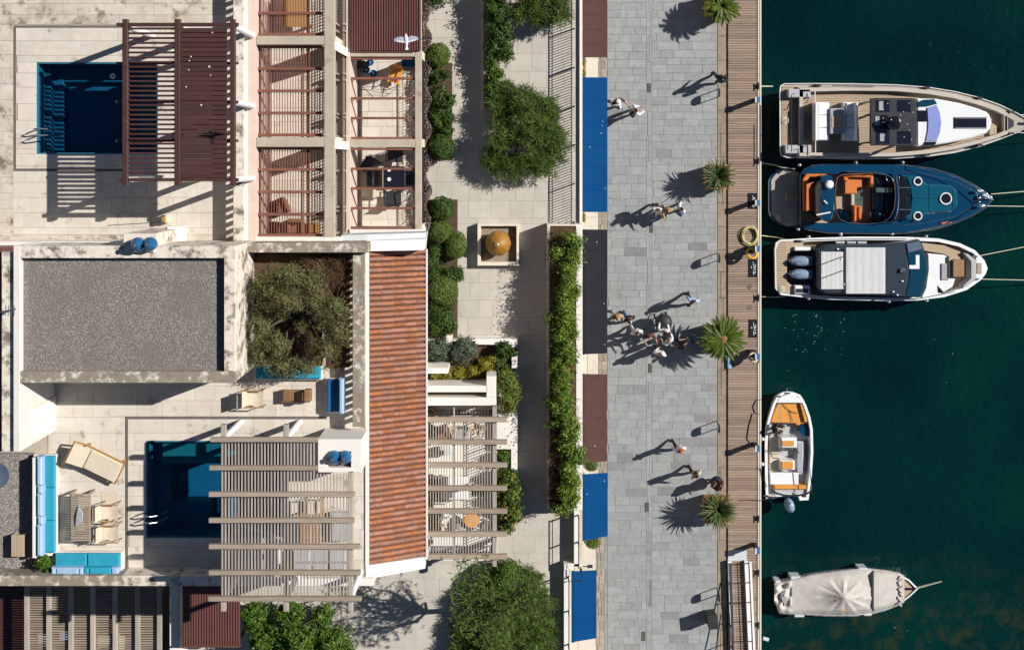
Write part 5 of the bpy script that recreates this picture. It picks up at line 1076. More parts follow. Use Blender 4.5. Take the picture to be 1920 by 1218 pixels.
# ================================================================ AWNINGS
def awning(label, m, x0, x1, yi, yo, mark=()):
    """yi, yo: (top, bottom) photo y of the wall edge and of the outer edge"""
    zi, zo = 3.0, 2.35; a = P(x0, (yi[0] + yi[1]) / 2, zi); o = thing('awning', label, 'awning', (a.x, a.y, zo - .25))
    n, k = 24, 5; rows = []
    for i in range(n + 1):
        t = i / n; row = []
        for j in range(k + 1):
            s = j / k; z = zi + (zo - zi) * s - .05 * math.sin(math.pi * s) - .012 * abs(math.sin(math.pi * t * 6)); q = P(x0 + (x1 - x0) * s, (yi[0] + (yi[1] - yi[0]) * t) * (1 - s) + (yo[0] + (yo[1] - yo[0]) * t) * s, z); row.append((q.x, q.y, z))
        rows.append(row)
    g = MB(); g.grid([r[::-1] for r in rows]); g.build('canopy', m, o, smooth=True)
    g = MB()
    for i in range(4, n, 4): g.tube([Vector(p) + Vector((0, 0, .004)) for p in rows[i]], .009, 4)
    g.build('seams', m, o, kind='stuff')
    c, d = P(x1, yo[0], zo), P(x1, yo[1], zo); c.x -= .012; d.x -= .012
    g = MB(); nn = max(4, int((c - d).length / .35))
    for i in range(nn):
        u, v = c.lerp(d, i / nn), c.lerp(d, (i + 1) / nn); g.add([(u.x, u.y, zo), (v.x, v.y, zo), (v.x, v.y, zo - .17), ((u.x + v.x) / 2, (u.y + v.y) / 2, zo - .22), (u.x, u.y, zo - .17)], [(0, 1, 2, 3, 4)])
    g.build('valance', m, o)
    g = MB(); e, f = P(x0, yi[0], zi), P(x0, yi[1], zi); g.bar((e.x, e.y, zi), (f.x, f.y, zi), .12, .12); g.build('cassette', m, o)
    for t in (.06, .94):
        u, v = e.lerp(f, t), c.lerp(d, t); g = MB(); g.bar((u.x, u.y, zi - .12), (v.x - .03, v.y, zo - .05), .04, .04); g.build('arm', X['whitepaint'], o)
    sp = MB()
    for (x, y) in mark: s = (x - x0) / (x1 - x0); q = P(x, y, zi + (zo - zi) * s); sp.lathe(q.x, q.y, [(.028, q.z - .05), (.012, q.z + .01)], 6)
    if sp.v: sp.build('droppings', X['whitepaint'], o, kind='stuff')
AWB, AWK, AWN = X['aw_blue'], X['aw_black'], X['aw_brown']
awning('brown awning at the top edge of the picture', AWN, 1090.5, 1138, (-50, 108), (-50, 108))
awning('longest blue awning, north of the charcoal one', AWB, 1090.5, 1138.5, (145, 397.5), (145.5, 397.5), ((1129, 236), (1127, 250), (1134, 353), (1130, 228), (1106, 276)))
awning('charcoal black awning beside the hedge planter', AWK, 1094, 1138.5, (430, 664), (430.5, 662), ((1119, 454), (1099, 492), (1134, 646), (1132, 569)))
awning('brown awning between the charcoal and the slanted blue one', AWN, 1093.5, 1138, (700.5, 868), (701.5, 864), ((1115, 836),))
awning('blue awning with slanted ends between two clipped shrubs', AWB, 1093.5, 1139.5, (888.5, 1013), (885.5, 1004.5), ((1133, 901), (1101, 926)))
awning('bottom blue awning in front of the stepped back wall', AWB, 1074, 1118.5, (1070, 1203), (1068, 1195.5))

# ================================================================ PLANTED TUBS ON THE QUAY
def planter_box(label, cx, cy, half, z1):
    c = P(cx, cy, 0); o = thing('planter', label, 'planter', (c.x, c.y, 0)); h = half
    g = MB(); sq = lambda s, z: [(c.x - s, c.y - s, z), (c.x + s, c.y - s, z), (c.x + s, c.y + s, z), (c.x - s, c.y + s, z)]
    g.loft([sq(h * .86, 0), sq(h * .97, z1 - .12), sq(h * 1.03, z1 - .12), sq(h * 1.03, z1), sq(h * .9, z1), sq(h * .9, z1 - .1)]); g.build('box', X['planter'], o)
    for dx in (-1, 1):
        g = MB(); g.box(c.x + dx * h * .93 - .012, c.y - h * .7, c.x + dx * h * .93 + .012, c.y + h * .7, .14, z1 - .25); g.build('panel', X['planter'], o)
    g = MB(); g.box(c.x - h * .88, c.y - h * .88, c.x + h * .88, c.y + h * .88, z1 - .12, z1 - .06); g.build('soil', X['soil'], o); return c
def frond_mesh(L_, wd, arch, nseg=9, leaflets=True, droop=.5):
    """feather frond along local +x: rachis with pairs of narrow leaflets in a shallow V"""
    g = MB(); pts = []
    for i in range(nseg * 3 + 1):
        t = i / (nseg * 3); a = arch * (1 - t * (1 + droop)); pts.append(Vector((0, 0, 0)) if not pts else pts[-1] + Vector((math.cos(a), 0, math.sin(a))) * L_ / (nseg * 3))
    g.tube(pts[::3], [.014 * (1 - .7 * k / nseg) for k in range(nseg + 1)], 4)
    if leaflets:
        for i, p in enumerate(pts[2:]):
            t = (i + 2) / len(pts); w_ = wd * math.sin(math.pi * min(1, t * .9 + .12)) ** .6
            for s in (-1, 1):
                d = Vector((.55, s * .75, .32)).normalized(); q = Vector((1, 0, 0)) * .020
                g.add([p - q, p + q, p + d * w_ + q * .3, p + d * w_ - q * .3], [(0, 1, 2, 3)])
    return g
def blade_mesh(L_, wd, arch, droop):
    g = MB(); rows = []; p = Vector((0, 0, 0)); n = 7
    for i in range(n + 1):
        t = i / n; a = arch - droop * t * t
        if i: p = p + Vector((math.cos(a), 0, math.sin(a))) * L_ / n
        w_ = wd * (1 - t) ** .55 * (.55 + .45 * min(1, t * 4)); rows.append([(p.x, -w_, p.z + w_ * .35), (p.x, 0, p.z), (p.x, w_, p.z + w_ * .35)])
    g.grid(rows); return g
def rosette(name, label, cat, cx, cy, zb, specs, m, trunk_r=.0, bud=None, group=None):
    c = P(cx, cy, zb + .4); o = thing(name, label, cat, (c.x, c.y, zb), group); prot = []
    for cnt, mk, elev, zoff in specs:
        g = mk(); first = None; ph = random.random() * 6
        for k in range(cnt):
            if first is None: f = first = g.build('frond', m, o, local=True)
            else: f = first.copy(); COL.objects.link(f); f.parent = o
            a = ph + 2 * math.pi * k / cnt + random.uniform(-.12, .12); f.location = (.05 * math.cos(a), .05 * math.sin(a), zoff + random.uniform(-.03, .03)); s = random.uniform(.85, 1.1)
            f.rotation_euler = (random.uniform(-.15, .15), -elev + random.uniform(-.1, .1), a); f.scale = (s, s, s)
    if trunk_r: g = MB(); g.lathe(0, 0, [(trunk_r, 0), (trunk_r * 1.1, specs[0][3] * .6), (trunk_r * .8, specs[0][3])], 10); g.build('trunk', X['bark'], o, local=True)
    if bud:
        g = MB()
        for k in range(60): a = random.uniform(0, 6.28); r = bud * math.sqrt(random.random()); g.ball((r * math.cos(a), r * math.sin(a), specs[0][3] + .12 + .1 * (1 - r / bud)), .035, .035, .05, 6, 4)
        g.build('seed_head', X['ochrewicker'], o, local=True)
    return o
planter_box('square terracotta planter at the top edge of the quay', 1341, 14, .55, .95)
rosette('cycad_palm', 'dense round cycad in the planter at the top edge of the quay', 'palm', 1353, 12, .9, [(26, lambda: frond_mesh(.85, .15, .75), .0, .35), (22, lambda: frond_mesh(.7, .14, .6), -.1, .3), (20, lambda: frond_mesh(.6, .13, 1.1), .1, .4), (14, lambda: frond_mesh(.45, .12, 1.3), .1, .45)], X['L_palm'], .13)
planter_box('square terracotta planter beside the three walkers', 1340, 331, .52, .95)
def yuc(L_, wd, a, d): return lambda: blade_mesh(L_, wd, a, d)
rosette('yucca_plant', 'sword leaved plant in the planter north of the two rope signs', 'plant', 1347, 330, .9, [(26, yuc(.85, .058, .75, .9), 0, .1), (26, yuc(.7, .055, 1.0, .7), 0, .15), (22, yuc(.75, .055, .45, .8), 0, .12), (18, yuc(.55, .04, 1.2, .5), 0, .2), (14, yuc(.95, .035, .55, .3), 0, .15)], X['L_yucca'])
planter_box('square terracotta planter hidden beneath the large round cycad', 1341, 626, .5, .9)
rosette('cycad_palm', 'large symmetrical cycad with a tan seed head beside the crowd', 'palm', 1353.5, 633, .85, [(34, lambda: frond_mesh(1.02, .13, .5, 10, True, .9), .0, .75), (28, lambda: frond_mesh(.95, .13, .25, 10, True, .8), -.15, .68), (22, lambda: frond_mesh(.75, .12, .85, 9), 0, .8)], X['L_palm'], .16, .17)
planter_box('square terracotta planter at the south end of the quay', 1338, 946, .55, .95)
rosette('yucca_plant', 'spiky sword leaved plant in the southern planter', 'plant', 1348, 957, .9, [(30, yuc(.95, .058, .7, .9), 0, .1), (28, yuc(.8, .055, 1.0, .7), 0, .15), (24, yuc(.85, .055, .4, .8), 0, .12), (20, yuc(.6, .04, 1.2, .5), 0, .2), (16, yuc(1.0, .04, .6, .3), 0, .15)], X['L_yucca'])

# ================================================================ QUAY FURNITURE
def bike_rack(label, x, y):
    c = P(x, y, 0); o = thing('bike_rack', label, 'bike rack', (c.x, c.y, 0), 'bike racks along the kerb')
    s = .17; pts = [(0, -s, 0), (0, -s, .72)] + [(0, s * math.sin(t), .8 + s * math.cos(t)) for t in np.linspace(-math.pi / 2, math.pi / 2, 9)] + [(0, s, .72), (0, s, 0)]
    g = MB(); g.tube(pts, .022, 6); g.build('frame', X['black'], o, local=True, smooth=True)
    g = MB(); rim = [(p[1] * .98, p[2]) for p in pts[2:-2]] + [(s * .98, .6), (-s * .98, .6)]; g.loft([[(x_, a, b_) for a, b_ in rim] for x_ in (-.01, .01)]); g.build('plate', X['black'], o, local=True); return o
rk = bike_rack('bike rack at the kerb just below the person walking at the top', 1343, 176)
for lab, y in (('bike rack at the kerb level with the upper rope sign', 482), ('bike rack at the kerb above the person in white and red', 796), ('bike rack at the kerb above the black litter bin', 1108)): p = P(1343, y, 0); copy_thing(rk, (p.x, p.y, 0), lab)
def pedestal(label, x, y):
    c = P(x, y, .9); o = thing('service_pedestal', label, 'pedestal', (c.x, c.y, .045), 'service pedestals on the deck edge')
    g = MB(); g.box(-.07, -.09, .07, .09, 0, .85, .015); g.build('post', X['black'], o, local=True)
    g = MB(); g.box(-.08, -.12, .08, .12, .85, .98, .02); g.build('cap', X['bluepaint'], o, local=True); g = MB(); g.box(-.13, -.12, -.081, .12, .86, .975); g.build('trim', X['gel'], o, local=True); return o
pd0 = pedestal('blue topped service pedestal beside the stern of the large yacht', 1421, 187)
for lab, y in (('blue topped service pedestal hidden beside the upper black sign', 380), ('blue topped service pedestal beside the yellow reel', 466), ('blue topped service pedestal beside the pale hose ring', 668), ('blue topped service pedestal beside the open boat', 840), ('blue topped service pedestal above the white gangway', 1031)): p = P(1421, y, .9); copy_thing(pd0, (p.x, p.y, .045), lab)
def cleat(label, x, y):
    c = P(x, y, .05); o = thing('mooring_cleat', label, 'cleat', (c.x, c.y, .045), 'cleats on the deck edge')
    g = MB(); g.box(-.05, -.1, .05, .1, 0, .06, .01); g.build('base', X['black'], o, local=True)
    g = MB(); g.tube([(0, -.17, .13), (0, -.06, .1), (0, .06, .1), (0, .17, .13)], [.02, .03, .03, .02], 6); g.tube([(0, 0, .05), (0, 0, .11)], .03, 6); g.build('horn', X['black'], o, local=True); return o
cl0 = cleat('black cleat with the short line north of the large yacht', 1421, 162)
for lab, y in (('black cleat with the kinked line above the navy boat', 302), ('black cleat below the lower edge of the twin outboard boat', 558), ('black cleat just below the pale hose ring', 672), ('black cleat south of the open boat', 971), ('black cleat beside the top of the white gangway', 1072), ('lowest black cleat beside the gangway', 1170)): p = P(1421, y, .05); copy_thing(cl0, (p.x, p.y, .045), lab)
def sign(label, x0, y0, x1, y1, strokes):
    c = P((x0 + x1) / 2, (y0 + y1) / 2, .03); o = thing('deck_sign', label, 'sign', (c.x, c.y, .016), 'black signs lying on the deck')
    g = MB(); g.pbox(x0, y0, x1, y1, .018, .045, .004); g.build('board', X['aw_black'], o)
    g = MB()
    for (a, b_, c_, d) in strokes:
        p, q = P(x0 + a, y0 + b_, .048), P(x0 + c_, y0 + d, .048); g.bar(p, q, .022, .004)
    g.build('lettering', X['whitepaint'], o, kind='stuff')
S1 = [(7.5, 5, 9, 6.5), (8, 9, 13, 8.5), (8, 12, 12.5, 10.5), (8, 13, 12.5, 15), (12.5, 15, 8, 16), (10, 16, 13.5, 18.5), (8, 18, 13, 17), (8, 20.5, 13, 20.5), (8, 20.5, 8, 23.5), (8, 23.5, 12.5, 23.5), (8, 26, 9.5, 26), (12, 26, 12.8, 26), (5, 15, 5, 17), (5, 21, 5, 23)]
S2 = [(7.5, 5.5, 9, 7), (8, 9, 9, 12), (11, 9, 13, 12), (9, 13, 13, 14), (8.5, 16, 13, 15), (10, 18, 13, 20), (8.5, 20, 12, 18), (8.5, 22, 9, 29), (10, 23, 13, 24), (12.5, 25, 10.5, 26.5), (5, 13, 5, 17)]
sign('black sign with white lettering on the deck beside the navy boat', 1403, 362, 1420, 391, S1)
sign('black sign with white lettering on the deck below the yellow reel', 1404, 486, 1420.5, 519.5, S2)
sign('black sign with white lettering on the deck right of the cycad', 1404.5, 599, 1421, 632.5, S2)
# rope coil and reels
c = P(1405.5, 442, .05); g = MB()
for k in range(7):
    ox, oy, rr = random.uniform(-.05, .05), random.uniform(-.05, .05), .36 + random.uniform(-.05, .03)
    g.tube([(c.x + ox + rr * .92 * math.cos(t), c.y + oy + rr * 1.08 * math.sin(t), .05 + .018 * k + .012 * math.sin(3 * t + k)) for t in np.linspace(0, 2 * math.pi, 25)[:-1]], .021, 5, closed=True)
o = g.build('rope_coil', X['yrope'], None, smooth=True, loc=(c.x, c.y, .02)); tag(o, 'big coil of pale yellow hose on the deck above the yellow reel', 'hose'); o['kind'] = 'stuff' if False else 'thing'; del o['kind']
def reel(label, x, y, m, r):
    c = P(x, y, .4); o = thing('hose_reel', label, 'reel', (c.x, c.y, .015))
    g = MB(); g.box(-.14, -.05, .14, .22, 0, .5, .02); g.build('stand', X['black'], o, local=True)
    for dz in (.5, .62): g = MB(); g.tube([(r * math.cos(t), r * math.sin(t) - .06, dz - .1 * math.sin(t)) for t in np.linspace(0, 2 * math.pi, 21)[:-1]], .055, 6, closed=True); g.build('ring', m, o, local=True, smooth=True)
    g = MB(); g.lathe(0, -.06, [(.07, .45), (.07, .68)], 10); g.build('hub', X['steel'], o, local=True)
reel('yellow hose reel on the deck between the coil and a black sign', 1408, 472, X['yellow'], .2); reel('pale ring of hose on a dark stand at the deck edge', 1411, 666, X['rope'], .17)
# gangway
gw = thing('gangway', 'white sided gangway with slatted floor at the bottom of the deck', 'gangway', (P(1390, 1130, .1).x, P(1390, 1130, .1).y, .02))
g = MB(); g.pbox(1365, 1031, 1400, 1051, .02, .07, .01); g.build('threshold_plate', X['galv'], gw)
L0, L1 = (1368.5, 1050), (1374.5, 1250)
for (a, b_, nm) in (((1368.3, 1051), (1375, 1260), 'side_beam'), ((1399, 1051), (1408.5, 1260), 'side_beam')):
    p, q = P(*a, .25), P(*b_, .25); g = MB(); g.bar((p.x, p.y, .17), (q.x, q.y, .17), .15, .22); g.build(nm, X['whitepaint'], gw)
y = 1052
while y < 1258:
    t = (y - 1051) / 209; p, q = P(1371.5 + 6.5 * t, y, .1), P(1397.5 + 9 * t, y, .1); g = MB(); g.bar((p.x, p.y, .09), (q.x, q.y, .09), .075, .03); g.build('tread', X['plank'], gw); y += 4.6
p, q = P(1407, 1052, .95), P(1416, 1260, .95); g = MB(); g.bar((p.x, p.y, .95), (q.x, q.y, .95), .09, .05); g.build('handrail', X['whitepaint'], gw)
for z in (.5,): p, q = P(1404.5, 1052, z), P(1413, 1260, z); g = MB(); g.tube([p, q], .018, 6); g.build('mid_rail', X['black'], gw)
for y in (1055, 1091, 1128, 1164, 1201, 1238):
    t = (y - 1051) / 209; p, q = P(1399.5 + 9.5 * t, y, .2), P(1407.2 + 9 * t, y, .95); g = MB(); g.bar((p.x, p.y, .25), (q.x, q.y, .94), .04, .04); g.build('stanchion', X['black'], gw)
a_, b_ = P(1368, 1090, .3), P(1376, 1262, 1.15); g = MB(); g.tube([a_, b_], .025, 6); g.build('handrail', X['black'], gw)
a2, b2 = P(1368, 1150, .3), P(1375, 1262, .7); g = MB(); g.tube([a2, b2], .018, 6); g.build('mid_rail', X['black'], gw)
for t in (.25, .5, .75): p = a_.lerp(b_, t); g = MB(); g.bar((p.x - .02, p.y, .25), tuple(p), .035, .035); g.build('stanchion', X['black'], gw)
# litter bin
c = P(1337, 1166, .9); lb_ = thing('litter_bin', 'black litter bin on the paving left of the gangway', 'bin', (c.x, c.y, 0), None, .12)
g = MB(); g.box(-.21, -.27, .21, .27, .05, .88, .03); g.build('body', X['black'], lb_, local=True); g = MB(); g.box(-.23, -.29, .23, .29, .88, 1.0, .05); g.build('lid', X['charcoal'], lb_, local=True); g = MB(); g.lathe(.05, .1, [(.06, 1.0), (.05, 1.015)], 10); g.build('ashtray', X['steel'], lb_, local=True)
for y, x, lab in ((165, 1217, 'dark drain grate near the top of the gutter line'), (428, 1221, 'dark drain grate south of the three walkers'), (690, 1219, 'dark drain grate at the tip of the cycad shadow'), (950, 1213, 'dark drain grate west of the southern planter'), (1192, 1206.5, 'dark drain grate at the bottom of the paving')):
    c = P(x, y, 0); o = thing('drain_grate', lab, 'drain', (c.x, c.y, .0), 'drain grates in the gutter'); g = MB(); g.box(-.085, -.2, .085, .2, 0, .012); g.build('frame', X['black'], o, local=True)
    for k in range(6): g = MB(); g.box(-.07, -.18 + k * .062, .07, -.14 + k * .062, .012, .022); g.build('bar', X['slate'], o, local=True)
c = P(1367, 678, .1); g = MB(); g.obox(c.x, c.y, .012, .16, .17, .62, .03, .04); o = g.build('paddle_board', X['pale'], None); tag(o, 'narrow pale blue board lying on the deck under the cycad', 'board')
for x, y, a in ((1406, 537, .6), (1406, 576, .2)):
    c = P(x, y, .02); g = MB(); g.obox(c.x, c.y, .012, .03, .2, .17, a); o = g.build('deck_hatch', X['slate'], None); tag(o, 'small dark square plate on the deck, ' + ('upper' if y < 550 else 'lower') + ' of two above the third sign', 'hatch')

# ================================================================ PEOPLE
POSES = {'down': ((.23, -.02, 1.12), (.235, .06, .87)), 'fwd': ((.22, .1, 1.15), (.16, .34, 1.12)), 'swf': ((.22, .06, 1.13), (.2, .2, .94)), 'swb': ((.22, -.08, 1.13), (.24, -.08, .88)),
         'out': ((.27, .14, 1.2), (.33, .38, 1.2)), 'up': ((.26, .2, 1.42), (.2, .45, 1.62)), 'bent': ((.25, -.04, 1.14), (.1, .2, 1.16)), 'hip': ((.28, -.06, 1.14), (.18, .06, 1.0))}
PEOPLE = []
def mskin(n, r, g_, b_, rough=.8): return X.setdefault('P_' + n, mat('cloth_' + n if n not in ('skin', 'skin2') else 'skin_tone', c3(r, g_, b_), None, 12, rough, bump=.05))
for n, r, g_, b_ in (('skin', .42, .235, .155), ('white', .72, .71, .70), ('lblue', .36, .50, .68), ('dark', .02, .02, .026), ('navy', .018, .026, .06), ('tan', .42, .27, .13), ('maroon', .09, .022, .02), ('grey', .28, .27, .29), ('jeans', .05, .1, .2), ('brown', .11, .05, .03), ('red', .50, .09, .04), ('black', .012, .011, .012), ('blond', .34, .2, .085), ('ginger', .42, .12, .035), ('hbrown', .045, .022, .012), ('hgrey', .25, .25, .25), ('sand', .5, .42, .32), ('lilac', .42, .40, .48)): mskin(n, r, g_, b_)
def person(label, px, py, head, shirt, legs, hair, la='down', ra='down', stride=.5, sleeve=1, shoe='white', long_hair=False, bag=None, hat=None, z=0.0, sit=False, h=1.0, skirt=False, group='people on the promenade'):
    c = P(px, py, z + 1.25); th = math.radians(head) - math.pi / 2
    o = thing('person', label, 'person', (c.x, c.y, z), group, th); o.scale = (h, h, h)
    stride *= .62; V, E, Rr, T = [], [], [], []
    def v(p, r): V.append(p); Rr.append(r); return len(V) - 1
    def e(a, b_, t): E.append((a, b_)); T.append(t)
    dz = -.45 if sit else 0
    pel = v((0, 0, .95 + dz), .125); sp_ = v((0, -.01, 1.12 + dz), .115); chs = v((0, .0, 1.32 + dz), .135); nk = v((0, .01, 1.47 + dz), .05); hd = v((0, .035, 1.585 + dz), .078); h2 = v((0, .03, 1.67 + dz), .082)
    e(pel, sp_, 'torso'); e(sp_, chs, 'torso'); e(chs, nk, 'neck'); e(nk, hd, 'head'); e(hd, h2, 'head')
    wr = []
    for s, pose in ((-1, la), (1, ra)):
        el, w_ = POSES[pose]; sh = v((s * .175, 0, 1.40 + dz), .062); a = v((s * el[0], el[1], el[2] + dz), .043); b_ = v((s * w_[0], w_[1], w_[2] + dz), .03)
        d = Vector((s * (w_[0] - el[0]), w_[1] - el[1], w_[2] - el[2])).normalized(); hn = v(tuple(Vector(V[b_]) + d * .07), .03)
        e(chs, sh, 'torso'); e(sh, a, 'uarm'); e(a, b_, 'farm'); e(b_, hn, 'hand'); wr.append((Vector(V[hn]), d, s))
    for s, f in ((-1, 1), (1, -1)):
        hp_ = v((s * .09, 0, .88 + dz), .09)
        if sit: k = v((s * .12, .42, .47), .065); an = v((s * .12, .45, .09), .043); to = v((s * .12, .6, .035), .035)
        else: k = v((s * .095, f * stride * .28 + .04, .49), .062); an = v((s * .09, f * stride * .5, .10 if f > 0 else .13), .042); to = v((s * .1, f * stride * .5 + .15, .035), .036)
        e(pel, hp_, 'thigh'); e(hp_, k, 'thigh'); e(k, an, 'shin'); e(an, to, 'foot')
    me = bpy.data.meshes.new('body'); me.from_pydata(V, E, []); b = bpy.data.objects.new('body', me); COL.objects.link(b); b.parent = o
    sk = b.modifiers.new('Skin', 'SKIN'); sk.use_smooth_shade = True; sk.branch_smoothing = .3
    for i, r in enumerate(Rr): q = me.skin_vertices[0].data[i]; q.radius = (r, r); q.use_root = (i == 0)
    ss = b.modifiers.new('Sub', 'SUBSURF'); ss.levels = 1; ss.render_levels = 1
    PEOPLE.append(dict(o=o, b=b, V=np.array(V), E=E, T=T, R=np.array(Rr), wr=wr, shirt=shirt, legs=legs, hair=hair, sleeve=sleeve, shoe=shoe, long=long_hair, bag=bag, hat=hat, dz=dz, skirt=skirt)); return o
W_ = 'person '
person(W_ + 'in a brown top with white cap and white sleeve at the long blue awning', 1157, 190, -60, 'maroon', 'white', 'hbrown', 'out', 'down', .7, 0, hat='white')
person(W_ + 'in white with a dark shoulder bag below the brown topped one', 1192, 207, 20, 'white', 'white', 'hbrown', 'bent', 'fwd', .5, 1, 'black', bag='dark')
person(W_ + 'in dark clothes walking alone on the kerb at the top', 1352, 144, 95, 'dark', 'black', 'black', 'swf', 'swb', .6, 1, 'black', bag='dark')
person(W_ + 'in white with a dark bag, leftmost of the three walkers', 1233, 393, -95, 'white', 'white', 'hbrown', 'swf', 'swb', .75, 1, bag='black')
person(W_ + 'with long blond hair and tan top, middle of the three walkers', 1252, 394, -85, 'tan', 'brown', 'blond', 'down', 'fwd', .6, 1, long_hair=True)
person(W_ + 'raising an arm with a dark backpack, rightmost of the three walkers', 1277, 391, 40, 'white', 'grey', 'black', 'up', 'down', .4, 1, bag='navy')
person(W_ + 'in a light blue shirt striding alone north of the crowd', 1299, 563, -100, 'lblue', 'black', 'black', 'hip', 'swb', .8, 1, 'black')
person(W_ + 'with blond hair in tan beside the charcoal awning', 1157, 593, -80, 'tan', 'lilac', 'blond', 'swf', 'bent', .6, 1, long_hair=True)
person(W_ + 'in dark top and blue jeans beside the tan clothed one', 1180, 597, -75, 'dark', 'jeans', 'hbrown', 'down', 'swf', .8, 0)
person(W_ + 'in white walking at the left side of the crowd', 1194, 622, -70, 'white', 'white', 'black', 'swf', 'down', .6, 1)
person(W_ + 'in maroon with auburn hair left of the pram', 1216, 629, -80, 'maroon', 'jeans', 'hbrown', 'out', 'fwd', .5, 0, long_hair=True)
person(W_ + 'in black and white pushing the black pram', 1245, 620, 92, 'white', 'black', 'black', 'fwd', 'fwd', .4, 1, bag='black')
person(W_ + 'in navy with grey hair and both arms held out', 1254, 640, 130, 'white', 'navy', 'hgrey', 'fwd', 'out', .4, 0, 'white')
person(W_ + 'in black with one bare arm pointing, in the cycad shadow', 1284, 645, 150, 'black', 'black', 'black', 'out', 'bent', .4, 0, 'black')
person(W_ + 'in a white shirt standing alone at the foot of the crowd', 1237, 662, 75, 'white', 'navy', 'brown', 'bent', 'hip', .3, 1, 'brown')
person(W_ + 'in grey blue half under the fronds of the large cycad', 1308, 640, 180, 'jeans', 'navy', 'black', 'down', 'fwd', .4, 1)
person(W_ + 'in white with a red scarf and ginger hair', 1275, 842, -60, 'white', 'dark', 'ginger', 'swf', 'swb', .9, 1, 'white', bag='red')
person(W_ + 'in a sand coloured jacket with dark hair above the southern planter', 1305, 889, -60, 'sand', 'black', 'hbrown', 'down', 'swf', .7, 1, 'black', long_hair=True)
person(W_ + 'in a navy dress with a brown bag beside the southern planter', 1349, 911, -40, 'maroon', 'navy', 'black', 'bent', 'swb', .5, 0, 'white', bag='brown', skirt=True)
person(W_ + 'in black sitting in the open boat', 1457, 806, -20, 'black', 'black', 'hbrown', 'fwd', 'fwd', .3, 1, 'black', z=-.62, sit=True, group='people in boats')
def seg_d(Pt, a, b_):
    ab = b_ - a; t = np.clip(((Pt - a) @ ab) / (ab @ ab), 0, 1); return np.linalg.norm(Pt - (a + t[:, None] * ab), axis=1)
dg = bpy.context.evaluated_depsgraph_get(); dg.update()
for p in PEOPLE: p['me'] = bpy.data.meshes.new_from_object(p['b'].evaluated_get(dg))
for p in PEOPLE:
    b = p['b']; me = p['me']; old = b.data; b.modifiers.clear()
    n = len(me.vertices); co = np.empty(n * 3, np.float32); me.vertices.foreach_get('co', co); co = co.reshape(-1, 3).astype(float); no = np.empty(n * 3, np.float32); me.vertices.foreach_get('normal', no); no = no.reshape(-1, 3)
    F = [tuple(q.vertices) for q in me.polygons]; fc = np.array([co[list(f)].mean(0) for f in F])
    D = np.stack([seg_d(fc, p['V'][a], p['V'][c_]) - .5 * (p['R'][a] + p['R'][c_]) for a, c_ in p['E']], 1); lab = np.array(p['T'])[D.argmin(1)]
    # body: add nose, ears and five bent fingers per hand to the same mesh
    g = MB(); g.add(co.tolist(), F); dz = p['dz']; hx = Vector((0, .035, 1.6 + dz))
    g.loft([[(-.014, .112, 1.59 + dz), (.014, .112, 1.59 + dz), (.012, .10, 1.64 + dz), (-.012, .10, 1.64 + dz)], [(-.01, .14, 1.595 + dz), (.01, .14, 1.595 + dz), (.005, .115, 1.635 + dz), (-.005, .115, 1.635 + dz)]])
    for s in (-1, 1): g.ball((s * .083, .02, 1.62 + dz), .012, .02, .03, 6, 4)
    for (w_, d, s) in p['wr']:
        sd_ = d.cross(Vector((0, 0, 1))); sd_ = (sd_ if sd_.length > .1 else Vector((1, 0, 0))).normalized(); up = sd_.cross(d).normalized(); cur = -up
        for k, ln in enumerate((.062, .075, .08, .07)):
            r0 = w_ + sd_ * (k - 1.5) * .018 + d * .005; g.tube([r0, r0 + d * ln * .5, r0 + d * ln * .8 + cur * .02, r0 + d * ln + cur * .045], [.009, .009, .008, .006], 5)
        r0 = w_ - d * .03 - sd_ * s * .025; g.tube([r0, r0 - sd_ * s * .03 + d * .03, r0 - sd_ * s * .035 + d * .06 + cur * .01], [.011, .010, .007], 5)
    nb = bpy.data.meshes.new('body'); nb.from_pydata(g.v, [], g.f); nb.materials.append(X['P_skin']); nb.polygons.foreach_set('use_smooth', [True] * len(nb.polygons)); b.data = nb; bpy.data.meshes.remove(me); bpy.data.meshes.remove(old)
    g = MB()
    for s in (-1, 1): g.ball((s * .032, .112, 1.645 + dz), .011, .008, .008, 6, 4)
    g.build('eyes', X['P_black'], p['o'], local=True, kind='stuff'); g = MB(); g.box(-.025, .108, .025, .118, 1.555 + dz, 1.565 + dz); g.build('mouth', X['P_maroon'], p['o'], local=True)
    def shell(nm, mask, off, m):
        fs = [F[i] for i in np.nonzero(mask)[0]]
        if not fs: return
        idx = sorted({i for f in fs for i in f}); mp = {i: k for k, i in enumerate(idx)}; vv = co[idx] + no[idx] * off
        me2 = bpy.data.meshes.new(nm); me2.from_pydata(vv.tolist(), [], [tuple(mp[i] for i in f) for f in fs]); me2.materials.append(X['P_' + m]); me2.polygons.foreach_set('use_smooth', [True] * len(me2.polygons))
        o = bpy.data.objects.new(nm, me2); COL.objects.link(o); o.parent = p['o']
    tors = (lab == 'torso') & (fc[:, 2] > .93 + dz) | (lab == 'uarm') | (lab == 'neck') & (fc[:, 2] < 1.43 + dz)
    if p['sleeve']: tors |= (lab == 'farm')
    shell('shirt', tors, .016, p['shirt']); shell('trousers', (lab == 'thigh') | (lab == 'shin') | (lab == 'torso') & (fc[:, 2] <= .95 + dz), .012, p['legs'])
    ft = lab == 'foot'
    for s in (-1, 1): shell('shoe', ft & (fc[:, 0] * s > 0), .012, p['shoe'])
    shell('hair', (lab == 'head') & ((fc[:, 2] > 1.675 + dz) | (fc[:, 1] < .03) & (fc[:, 2] > 1.55 + dz)), .022, p['hair'])
